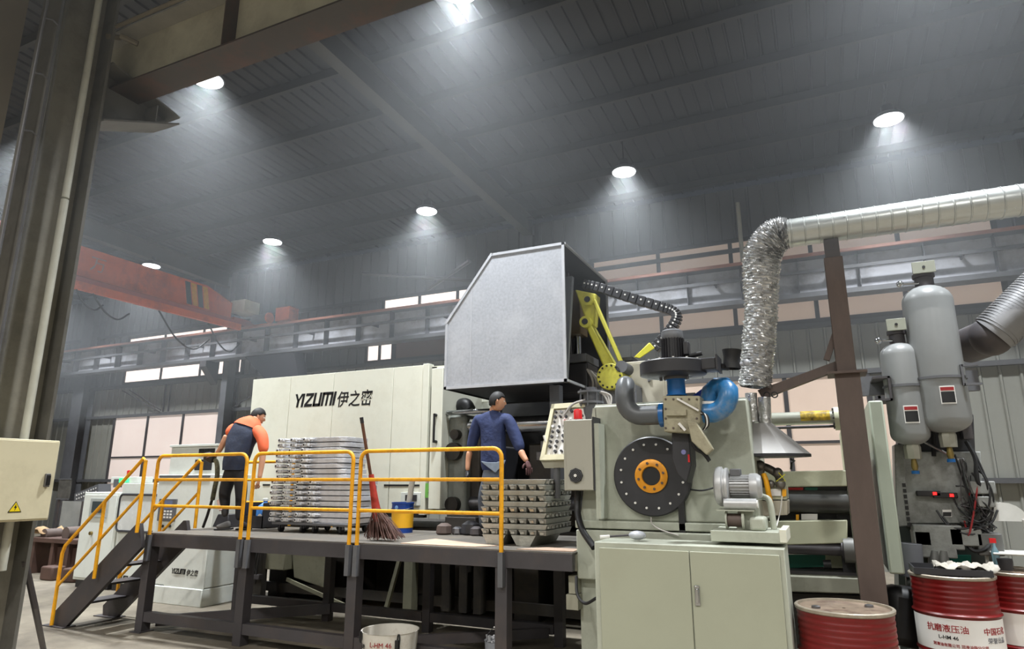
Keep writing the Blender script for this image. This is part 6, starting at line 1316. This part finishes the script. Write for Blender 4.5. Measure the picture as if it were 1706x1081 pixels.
# hanging cables and valves right of it
vb_ = thing('valve_rack', 'dark rack of valves and hanging cables right of the white furnace cabinet', 'valve rack', (-7.9, 7.75, 0))
random.seed(21)
MB().box(-8.2, -7.7, 7.75, 7.85, 0, 1.05).build('back_plate', D1, vb_)
for i in range(14):
    xx = -8.15 + random.random() * 0.45; MB().tube(spline([(xx, 7.7, 1.1), (xx + random.uniform(-0.05, 0.05), 7.66, 0.7), (xx + random.uniform(-0.08, 0.08), 7.68, 0.2 + random.random() * 0.2)], 4), 0.013, 6).build('cable', M['cable'] if i % 3 else mat('dull cream', (180, 174, 158)), vb_)
for i in range(8): MB().cbox((-8.12 + random.random() * 0.4, 7.7, 0.15 + i * 0.11), (0.1, 0.08, 0.07)).build('valve', D2 if i % 2 else M['steel_dark'], vb_, bevel=0.006)

# ================================================================ clutter far left
wb1 = thing('welding_bench', 'rusty brown workbench with tools at the far left behind the stairs', 'workbench', (-13, 8.3, 0))
RB = mat('rusty bench', (88, 66, 58), 0.6, 0.2, 0.2, 3, dirt=(50, 42, 40), dirt_amt=0.6)
BYy = 8.2
MB().box(X(44, 900, BYy), X(128, 900, BYy), BYy, BYy + 0.7, Zz(90, 905, BYy), Zz(90, 897, BYy)).build('top', RB, wb1, bevel=0.01)
for a in (46, 78, 104, 124): MB().box(X(a, 940, BYy), X(a + 5, 940, BYy), BYy + 0.02, BYy + 0.6, 0, Zz(90, 905, BYy)).build('leg', RB, wb1)
MB().box(X(80, 940, BYy), X(124, 940, BYy), BYy + 0.1, BYy + 0.15, 0.05, Zz(90, 912, BYy)).build('side_plate', RB, wb1)
for i, (a, b, r_) in enumerate([(82, 890, 0.11), (118, 888, 0.12)]):
    q_ = at(a, b, 'y', BYy + 0.2); o = MB().cyl((q_.x, BYy + 0.1, q_.z), (q_.x, BYy + 0.4, q_.z), r_, 20).build('steel_roller', M['rust']); tag(o, ('left' if i == 0 else 'right') + ' rusty steel roller end lying on the far left workbench', 'roller', 'rusty rollers on the bench')
random.seed(9); cl_ = MB(); q_ = at(62, 885, 'y', BYy + 0.1); vs = []
for j in range(8):
    for i in range(10): vs.append((q_.x - 0.3 + i * 0.065, BYy + 0.05 + j * 0.07, Zz(90, 896, BYy) + 0.02 + 0.16 * math.exp(-((i - 5) / 2.5) ** 2) * (0.6 + 0.4 * math.sin(j)) + random.uniform(0, 0.03)))
cl_.add(vs, [(j * 10 + i, j * 10 + i + 1, (j + 1) * 10 + i + 1, (j + 1) * 10 + i) for j in range(7) for i in range(9)])
o = cl_.build('canvas_cloth', mat('tan canvas', (170, 140, 105), 0.85)); sd = o.modifiers.new('t', 'SOLIDIFY'); sd.thickness = 0.006; tag(o, 'crumpled tan canvas cloth on the far left workbench', 'cloth')
sp = thing('clear_sheet', 'scratched clear plastic guard sheet leaning behind the far left workbench', 'plastic sheet', (-13.3, 9.0, 0))
q0, q1 = at(97, 880, 'y', 9.0), at(137, 835, 'y', 9.0)
MB().box(q0.x, q1.x, 9.0, 9.01, q0.z - 0.1, q1.z).build('sheet', mat('scratched acrylic', (170, 172, 168), 0.3, alpha=0.45), sp)
MB().box(q0.x - 0.02, q0.x, 8.99, 9.03, 0, q1.z).box(q1.x, q1.x + 0.02, 8.99, 9.03, 0, q1.z).build('frame', M['steel_dark'], sp)
nb = thing('notice_board', 'dark framed notice board standing at the far left near the wall column', 'board', at(105, 815, 'y', 10.5))
q0, q1 = at(94, 830, 'y', 10.5), at(118, 799, 'y', 10.5)
MB().box(q0.x, q1.x, 10.5, 10.54, q0.z, q1.z).build('panel', mat('board dark', (90, 88, 84), 0.5, var=0.4, scale=6), nb); MB().box(q0.x - 0.03, q1.x + 0.03, 10.49, 10.5, q0.z - 0.03, q0.z).box(q0.x - 0.03, q1.x + 0.03, 10.49, 10.5, q1.z, q1.z + 0.03).build('frame', M['steel_grey'], nb)
MB().box(q0.x + 0.05, q0.x + 0.1, 10.5, 10.55, 0, q0.z).box(q1.x - 0.1, q1.x - 0.05, 10.5, 10.55, 0, q0.z).build('stand_leg', M['steel_dark'], nb)
rk = thing('perforated_rack', 'grey perforated metal rack behind the white control cabinet', 'rack', at(140, 825, 'y', 10.0))
q = [at(124, 823, 'y', 10.0), at(164, 806, 'y', 10.0), at(164, 840, 'y', 10.0), at(124, 850, 'y', 10.0)]
MB().hull(q, [v + Vector((0, 0.3, 0)) for v in q]).build('panel', M['steel_grey'], rk)
for i in range(9):
    for j in range(2):
        w_ = at(128 + i * 4, 825 - i * 1.5 + j * 6, 'y', 9.99); MB().cyl(w_, w_ + Vector((0, -0.01, 0)), 0.018, 6).build('hole', M['label'], rk)
MB().box(q[3].x, q[3].x + 0.05, 10.05, 10.1, 0, q[3].z + 0.02).box(q[2].x - 0.05, q[2].x, 10.05, 10.1, 0, q[2].z + 0.02).build('leg', M['steel_dark'], rk)
q_ = at(60, 990, 'z', 0.0)
for i, (xx, yy, s_) in enumerate([(-12.9, 7.9, 0.35), (-12.3, 7.9, 0.28)]):
    o = MB().cbox((xx, yy, 0.12), (s_, 0.25, 0.24), (0, 0, 0.3 * i)).build('scrap_box', RB, None, bevel=0.03); tag(o, ('left' if i == 0 else 'right') + ' rusty scrap box on the floor under the far left workbench', 'box', 'scrap boxes under the bench')
# ================================================================ people
skin = mat('skin', (198, 146, 116), 0.5, 0.0, 0.06, 8)
hair = mat('black hair', (22, 20, 20), 0.6, 0.0, 0.2, 30)
def skin_chain(name, pts, edges, radii, m, parent, sub=2, root=0):
    me = bpy.data.meshes.new(name); o_ = parent.location
    me.from_pydata([tuple(Vector(p) - o_) for p in pts], edges, []); me.update()
    o = bpy.data.objects.new(name, me); C.objects.link(o); o.parent = parent
    sk = o.modifiers.new('skin', 'SKIN'); sk.use_smooth_shade = True; sk.branch_smoothing = 0.6
    ly = me.skin_vertices[0].data
    for i, r_ in enumerate(radii):
        ly[i].radius = r_ if isinstance(r_, tuple) else (r_, r_)
    ly[root].use_root = True
    s = o.modifiers.new('sub', 'SUBSURF'); s.levels = sub; s.render_levels = sub
    me.materials.append(m); return o
def chain(pts): return [(i, i + 1) for i in range(len(pts) - 1)]
def hand(parent, wrist, d, side, m, s=1.0, curl=0.35, name='hand'):
    """palm and five fingers; d = pointing direction, side = across the palm (towards the thumb)"""
    d = Vector(d).normalized(); side = Vector(side); side = (side - d * side.dot(d)).normalized(); nrm = d.cross(side).normalized(); w = Vector(wrist)
    P = [w, w + d * 0.045 * s, w + d * 0.085 * s]; R_ = [0.024 * s, (0.038 * s, 0.019 * s), (0.038 * s, 0.017 * s)]
    P += [w + d * 0.085 * s + side * 0.022 * s, w + d * 0.085 * s - side * 0.022 * s]; E = [(0, 1), (1, 2), (2, 3), (2, 4)]; R_ += [0.015 * s, 0.015 * s]
    h = skin_chain(name, P, E, R_, m, parent, 2)
    for k, (off, ln) in enumerate(((0.030, 0.070), (0.010, 0.080), (-0.010, 0.074), (-0.030, 0.058))):
        b = w + d * 0.080 * s + side * off * s; c1 = b + (d * math.cos(curl * 0.5) + nrm * math.sin(curl * 0.5)) * ln * 0.45 * s
        c2 = c1 + (d * math.cos(curl * 1.3) + nrm * math.sin(curl * 1.3)) * ln * 0.32 * s; c3 = c2 + (d * math.cos(curl * 2.1) + nrm * math.sin(curl * 2.1)) * ln * 0.25 * s
        f = skin_chain('finger', [b, c1, c2, c3], chain([0] * 4), [0.0098 * s, 0.009 * s, 0.008 * s, 0.0065 * s], m, parent, 1)
    b = w + d * 0.03 * s + side * 0.028 * s; c1 = b + (d * 0.6 + side * 0.7).normalized() * 0.035 * s; c2 = c1 + (d * 0.85 + side * 0.3 + nrm * 0.3).normalized() * 0.03 * s
    skin_chain('thumb', [b, c1, c2], chain([0] * 3), [0.012 * s, 0.0105 * s, 0.008 * s], m, parent, 1)
    return h
def loft(name, rings, m, parent, n=28, ex=2.4, k=4):
    """closed garment surface through oval rings (centre, half width vector, half depth vector)"""
    C_ = spline([r[0] for r in rings], k); U_ = spline([r[1] for r in rings], k); V_ = spline([r[2] for r in rings], k); vs = []
    for j, (c, u, v) in enumerate(zip(C_, U_, V_)):
        for i in range(n):
            a = 2 * PI * i / n; ca, sa = math.cos(a), math.sin(a)
            w_ = 1 + 0.018 * math.sin(3 * a + j * 0.9) + 0.012 * math.sin(7 * a - j * 0.6)
            vs.append(c + (u * (abs(ca) ** (2 / ex)) * (1 if ca >= 0 else -1) + v * (abs(sa) ** (2 / ex)) * (1 if sa >= 0 else -1)) * w_)
    N = len(C_)
    return MB().add(vs, [(j * n + i, j * n + (i + 1) % n, (j + 1) * n + (i + 1) % n, (j + 1) * n + i) for j in range(N - 1) for i in range(n)] + [tuple(range(n - 1, -1, -1)), tuple((N - 1) * n + i for i in range(n))]).build(name, m, parent)
def head(parent, c, fwd, up, s=1.0, hr=None):
    """face and skull about c, looking along fwd"""
    f = Vector(fwd).normalized(); u = Vector(up).normalized(); u = (u - f * u.dot(f)).normalized(); r_ = f.cross(u); c = Vector(c); R3 = Matrix((r_, f, u)).transposed()
    mb = MB(); n, m_ = 28, 20; H = 0.118 * s; vs = []
    for j in range(m_ + 1):
        ph = -PI / 2 + PI * j / m_
        for i in range(n):
            a = 2 * PI * i / n; x, y, z = math.cos(ph) * math.cos(a), math.cos(ph) * math.sin(a), math.sin(ph)
            w_ = 0.073 * s * (1 - 0.24 * max(0, -z) ** 1.2); dpt = 0.095 * s
            Xx, Yy, Zz_ = x * w_, y * dpt, z * H
            if y > 0:
                Yy *= (0.90 + 0.10 * (1 - abs(x))); Yy -= 0.004 * s * max(0, z)
                if abs(x) < 0.16 and -0.30 < z < 0.10: Yy += 0.020 * s * (1 - abs(x) / 0.16) * (1 - abs(z + 0.14) / 0.26)      # nose
                if 0.16 < abs(x) < 0.5 and 0.0 < z < 0.18: Yy -= 0.007 * s                                                    # eye sockets
                if abs(x) < 0.3 and -0.62 < z < -0.44: Yy += 0.005 * s                                                      # lips
                if z < -0.72: Yy += 0.010 * s                                                                              # chin
            elif z < -0.35: Yy *= 0.80
            vs.append(c + R3 @ Vector((Xx, Yy, Zz_)))
    fs = [(j * n + i, j * n + (i + 1) % n, (j + 1) * n + (i + 1) % n, (j + 1) * n + i) for j in range(m_) for i in range(n)]
    hd_ = mb.add(vs, fs).build('head', skin, parent)
    for sx in (-1, 1):
        e_ = MB().sphere(c + R3 @ Vector((sx * 0.028 * s, 0.079 * s, 0.010 * s)), 0.0095 * s, 10, 6).build('eye', M['label'], hd_)
        MB().sphere(c + R3 @ Vector((sx * 0.028 * s, 0.0885 * s, 0.010 * s)), 0.005 * s, 8, 6).build('pupil', M['black'], hd_) if False else None
        MB().tube([c + R3 @ Vector((sx * x * s, (0.089 - 0.25 * (x - 0.03) ** 2) * s, 0.032 * s)) for x in (0.014, 0.028, 0.042)], 0.0035 * s, 5).build('eyebrow', hair, hd_)
        MB().sphere(c + R3 @ Vector((sx * 0.074 * s, -0.004 * s, -0.004 * s)), 0.024 * s, 12, 8, (0.42, 0.6, 1.15)).build('ear', skin, hd_)
    MB().tube([c + R3 @ Vector((x * s, (0.090 - 3 * x * x) * s, -0.060 * s)) for x in (-0.02, 0, 0.02)], 0.0045 * s, 6).build('mouth', mat('lips', (150, 86, 74), 0.5), hd_)
    # hair: a cap thicker than the skull, cut along a hair line
    hv = []; keep = {}
    for j in range(m_ + 1):
        ph = -PI / 2 + PI * j / m_
        for i in range(n):
            a = 2 * PI * i / n; x, y, z = math.cos(ph) * math.cos(a), math.cos(ph) * math.sin(a), math.sin(ph)
            g = 1.09 + 0.02 * math.sin(5 * a + 3 * z) + random.uniform(-0.012, 0.012)
            hv.append(c + R3 @ Vector((x * 0.075 * s * g, y * 0.096 * s * g - 0.004 * s, z * H * (1.05 + 0.03 * random.random()))))
    hf_ = []
    for j in range(m_):
        z = math.sin(-PI / 2 + PI * (j + 0.5) / m_)
        for i in range(n):
            y = math.sin(2 * PI * (i + 0.5) / n) * math.cos(-PI / 2 + PI * (j + 0.5) / m_)
            line = 0.50 if y > 0.40 else (-0.05 + 1.2 * max(0, y) if y > -0.15 else -0.50)
            if z > line: hf_.append((j * n + i, j * n + (i + 1) % n, (j + 1) * n + (i + 1) % n, (j + 1) * n + i))
    o = MB().add(hv, hf_).build('hair', hair, parent); sd = o.modifiers.new('t', 'SOLIDIFY'); sd.thickness = 0.012 * s; sd.offset = -1
    return hd_
def shoe(parent, heel, toe, m, sole):
    h_, t = Vector(heel), Vector(toe); d = (t - h_)
    o = skin_chain('shoe', [h_ + Vector((0, 0, 0.02)), h_ + Vector((0, 0, 0)) + d * 0.35 + Vector((0, 0, 0.005)), h_ + d * 0.75 - Vector((0, 0, 0.008)), t - Vector((0, 0, 0.01))], chain([0] * 4), [(0.042, 0.055), (0.044, 0.052), (0.048, 0.038), (0.038, 0.026)], m, parent, 2)
    u = Vector((0, 0, 1)); MB().bar(h_ - d * 0.12 - u * 0.038, t + d * 0.1 - u * 0.038, 0.085, 0.02).build('sole', sole, parent, bevel=0.008)

# --- second worker: navy sweater, back to us, head turned right ------------------
blue_sw = mat('navy sweater', (44, 56, 96), 0.8, 0.0, 0.18, 9, bump=0.5, bscale=14)
jean = mat('washed dark jeans', (72, 78, 88), 0.8, 0.0, 0.25, 7, dirt=(110, 116, 122), dirt_amt=0.6, dscale=3)
glove = mat('maroon work glove', (88, 58, 58), 0.8, 0.0, 0.2, 12)
wy = 6.98
def wp(px_, py_, y=wy): return at(px_, py_, 'y', y)
w2 = thing('person', 'worker in navy sweater and jeans standing with his back to us, head turned right', 'person', (wp(822, 860).x, wy, PZ))
hp = wp(822, 800); hz_w = hp.z
s_l, s_r = wp(794, 695), wp(850, 694); nk = wp(822, 686); hx_ = hp.x
pel = Vector((hx_, wy, hz_w - 0.02)); wst = Vector((hx_ + 0.0, wy, wp(822, 765).z)); chs = Vector((nk.x - 0.005, wy, wp(822, 718).z)); shd = Vector((nk.x, wy, wp(822, 693).z)); nkp = Vector((nk.x + 0.01, wy - 0.0, wp(822, 681).z))
eL, eR = wp(786, 738, wy), wp(862, 738, wy); 
body = skin_chain('torso', [wst + Vector((0, 0, -0.20)), wst + Vector((0, 0, 0.03)), chs, shd, Vector((s_l.x + 0.03, wy, s_l.z - 0.01)), Vector((s_r.x - 0.03, wy, s_r.z - 0.01)), Vector((eL.x - 0.01, wy + 0.03, eL.z)), Vector((eR.x + 0.01, wy + 0.0, eR.z)), wp(783, 753, wy + 0.02), wp(868, 752, wy - 0.03), nkp - Vector((0, 0, 0.02))],
    [(0, 1), (1, 2), (2, 3), (3, 4), (3, 5), (4, 6), (5, 7), (6, 8), (7, 9), (3, 10)], [(0.175, 0.12), (0.172, 0.118), (0.20, 0.13), (0.14, 0.10), 0.088, 0.09, 0.068, 0.075, 0.055, 0.062, 0.065], blue_sw, w2, 2, 0)
skin_chain('neck', [shd + Vector((0, 0, 0.02)), nkp, wp(824, 676)], chain([0] * 3), [0.06, 0.055, 0.055], skin, w2, 2)
skin_chain('forearm', [wp(783, 750, wy + 0.01), wp(780, 768, wy + 0.0), wp(779, 785, wy - 0.02)], chain([0] * 3), [0.043, 0.036, 0.027], skin, w2, 2)
skin_chain('forearm', [wp(867, 750, wy - 0.03), wp(872, 760, wy - 0.05), wp(878, 769, wy - 0.07)], chain([0] * 3), [0.044, 0.037, 0.028], skin, w2, 2)
hand(w2, wp(779, 783, wy - 0.02), (0.02, -0.1, -1), (0.5, -0.7, 0), M['blackm'], 1.05, 0.6)
hand(w2, wp(878, 767, wy - 0.07), (0.35, -0.2, -1), (-0.6, -0.6, 0), glove, 1.1, 0.5)
legs = skin_chain('trousers', [pel + Vector((0, 0, 0.24)), pel, pel + Vector((-0.095, 0, -0.06)), pel + Vector((0.095, 0, -0.06)), Vector((hx_ - 0.11, wy - 0.02, PZ + 0.46)), Vector((hx_ + 0.12, wy + 0.02, PZ + 0.46)), Vector((hx_ - 0.12, wy, PZ + 0.09)), Vector((hx_ + 0.13, wy + 0.04, PZ + 0.09))],
    [(0, 1), (1, 2), (1, 3), (2, 4), (3, 5), (4, 6), (5, 7)], [(0.155, 0.105), (0.180, 0.13), 0.115, 0.115, 0.08, 0.072, 0.055, 0.055], jean, w2, 2, 1)
head(w2, wp(829, 669, wy - 0.02), (0.85, 0.45, -0.12), (0, 0, 1), 0.98)
for s_ in (-1, 1): shoe(w2, (hx_ + s_ * 0.125, wy + 0.02, PZ + 0.05), (hx_ + s_ * 0.15, wy + 0.24, PZ + 0.05), M['blackm'], M['black'])
# light rag in back pocket / tied jacket
_ft = [wp(801, 768, wy - 0.10), wp(812, 770, wy - 0.15), wp(826, 770, wy - 0.165), wp(842, 766, wy - 0.12)]; _fb = [wp(803, 771, wy - 0.12), wp(813, 779, wy - 0.17), wp(825, 788, wy - 0.175), wp(840, 772, wy - 0.14)]
cl2 = MB().add(_ft + _fb + [q + Vector((0, 0.015, 0)) for q in _ft + _fb], [(0, 1, 5, 4), (1, 2, 6, 5), (2, 3, 7, 6), (8, 12, 13, 9), (9, 13, 14, 10), (10, 14, 15, 11), (4, 5, 13, 12), (5, 6, 14, 13), (6, 7, 15, 14), (0, 8, 9, 1), (1, 9, 10, 2), (2, 10, 11, 3), (0, 4, 12, 8), (3, 11, 15, 7)]).build('shirt_tail', mat('faded denim tail', (104, 114, 126), 0.8, 0.0, 0.2, 10), w2, bevel=0.008)

# --- first worker: navy and orange polo, bent forward over his work --------------
navy = mat('navy polo cloth', (38, 46, 66), 0.8, 0.0, 0.15, 8, bump=0.4, bscale=12)
orng = mat('orange polo cloth', (238, 112, 72), 0.75, 0.0, 0.08, 8)
blk = mat('black trousers', (24, 24, 28), 0.75, 0.0, 0.2, 8)
ly = 6.42
def lp(px_, py_, y=ly): return at(px_, py_, 'y', y)
w1 = thing('person', 'worker in navy and orange polo bending over with his back to us', 'person', (lp(395, 885).x, ly, PZ))
pv = lp(392, 778); wc = lp(396, 756); cc = lp(405, 728, ly + 0.05); st_ = lp(414, 708, ly + 0.12); nk1 = lp(424, 700, ly + 0.17)
shL, shR = lp(393, 708, ly + 0.10), lp(436, 717, ly + 0.10)
ux_ = Vector((1, 0, 0)); us_ = (lp(440, 722, ly + 0.1) - lp(388, 708, ly + 0.1)).normalized(); vy = Vector((0, 1, 0)); vt = Vector((0, 0.9, -0.35)).normalized()
rg_ = [(lp(391, 783), ux_ * 0.165, vy * 0.125), (lp(394, 764), ux_ * 0.180, vy * 0.13), (lp(399, 744, ly + 0.03), (ux_ * 0.8 + us_ * 0.2).normalized() * 0.200, vy * 0.135), (lp(406, 726, ly + 0.08), (ux_ * 0.4 + us_ * 0.6).normalized() * 0.225, vt * 0.14),
       (lp(412, 714, ly + 0.12), us_ * 0.205, vt * 0.13), (lp(418, 705, ly + 0.15), us_ * 0.145, vt * 0.11), (lp(424, 698, ly + 0.18), us_ * 0.065, vt * 0.07)]
loft('torso', rg_, navy, w1)
loft('orange_yoke', [(c + Vector((0, 0.0, 0.012)), u * 1.04, v * 1.05) for c, u, v in rg_[4:]], orng, w1)
skin_chain('sleeve', [lp(396, 711, ly + 0.10), lp(387, 715, ly + 0.05), lp(378, 727, ly + 0.0)], chain([0] * 3), [0.080, 0.082, 0.068], orng, w1, 2)
skin_chain('sleeve', [lp(426, 713, ly + 0.12), lp(437, 727, ly + 0.09), lp(439, 742, ly + 0.07), lp(439, 755, ly + 0.06)], chain([0] * 4), [0.088, 0.085, 0.075, 0.064], orng, w1, 2)
skin_chain('neck', [st_, nk1, lp(428, 695, ly + 0.2)], chain([0] * 3), [0.062, 0.056, 0.052], skin, w1, 2)
skin_chain('arm', [lp(379, 724, ly), lp(373, 736, ly - 0.02), lp(366, 750, ly - 0.03), lp(358, 760, ly - 0.02)], chain([0] * 4), [0.048, 0.043, 0.036, 0.028], skin, w1, 2)
skin_chain('arm', [lp(438, 750, ly + 0.06), lp(437, 768, ly + 0.04), lp(434, 786, ly + 0.02), lp(432, 798, ly)], chain([0] * 4), [0.048, 0.042, 0.034, 0.027], mat('shaded arm skin', (150, 104, 84), 0.5) if False else skin, w1, 2)
hand(w1, lp(358, 759, ly - 0.02), (-0.8, 0.0, -0.55), (0, -1, 0.2), glove, 1.1, 0.8)
hand(w1, lp(432, 797, ly), (-0.15, -0.1, -1), (-0.4, -0.9, 0), skin, 1.0, 0.6)
kL, kR = lp(374, 822, ly - 0.02), lp(402, 825, ly + 0.05)
aL, aR = lp(375, 862, ly - 0.02), lp(399, 868, ly + 0.06)
skin_chain('trousers', [wc + Vector((0, 0, -0.02)), pv + Vector((0, 0, -0.02)), pv + Vector((-0.09, 0, -0.10)), pv + Vector((0.09, 0.02, -0.10)), kL, kR, lp(375, 848, ly - 0.02), aR],
    [(0, 1), (1, 2), (1, 3), (2, 4), (3, 5), (4, 6), (5, 7)], [(0.150, 0.115), (0.165, 0.13), 0.105, 0.105, 0.078, 0.076, 0.06, 0.056], blk, w1, 2, 1)
skin_chain('boot_shaft', [lp(375, 836, ly - 0.02), lp(375, 850, ly - 0.02), aL], chain([0] * 3), [0.05, 0.048, 0.045], mat('dark sock', (48, 46, 46), 0.8), w1, 2)
grey_sh = mat('grey work shoe', (92, 90, 88), 0.7, 0.0, 0.15, 10)
f0 = lp(384, 866, ly - 0.02); shoe(w1, (f0.x, ly, PZ + 0.06), (f0.x - 0.17, ly - 0.08, PZ + 0.05), grey_sh, M['black'])
f1 = lp(399, 874, ly + 0.06); shoe(w1, (f1.x, ly + 0.06, PZ + 0.05), (f1.x - 0.02, ly + 0.24, PZ + 0.05), M['blackm'], M['black'])
head(w1, lp(430, 694, ly + 0.26), (0.62, 0.72, -0.35), (0.25, 0.3, 0.85), 0.98)
# spray lance he holds, with a camouflage rag
sl = thing('spray_lance', 'dark hand tool with long rod and mottled sleeve held by the bent worker', 'tool', lp(352, 800, ly - 0.05))
MB().tube([lp(354, 830, ly + 0.1), lp(345, 860, ly + 0.1), Vector((lp(338, 880, ly + 0.1).x, ly + 0.1, PZ + 0.012))], 0.018, 8).build('rod', M['black'], sl)
MB().tube(spline([lp(346, 762, ly), lp(360, 768, ly), lp(362, 790, ly), lp(358, 812, ly + 0.02), lp(354, 832, ly + 0.06)]), 0.03, 10, rs=None).build('mottled_sleeve', mat('mottled sleeve', (96, 96, 76), 0.8, 0.0, 0.6, 14, dirt=(30, 30, 26), dirt_amt=0.9, dscale=9), sl)
MB().cbox(lp(350, 762, ly - 0.02), (0.16, 0.10, 0.11), (0.2, 0.3, 0)).build('tool_head', M['blackm'], sl, bevel=0.02)
MB().tube([lp(364, 833, ly - 0.07), lp(368, 850, ly - 0.07)], 0.022, 8).build('pink_white_strap', mat('strap', (200, 170, 160), 0.7, 0, 0.4, 10), sl)
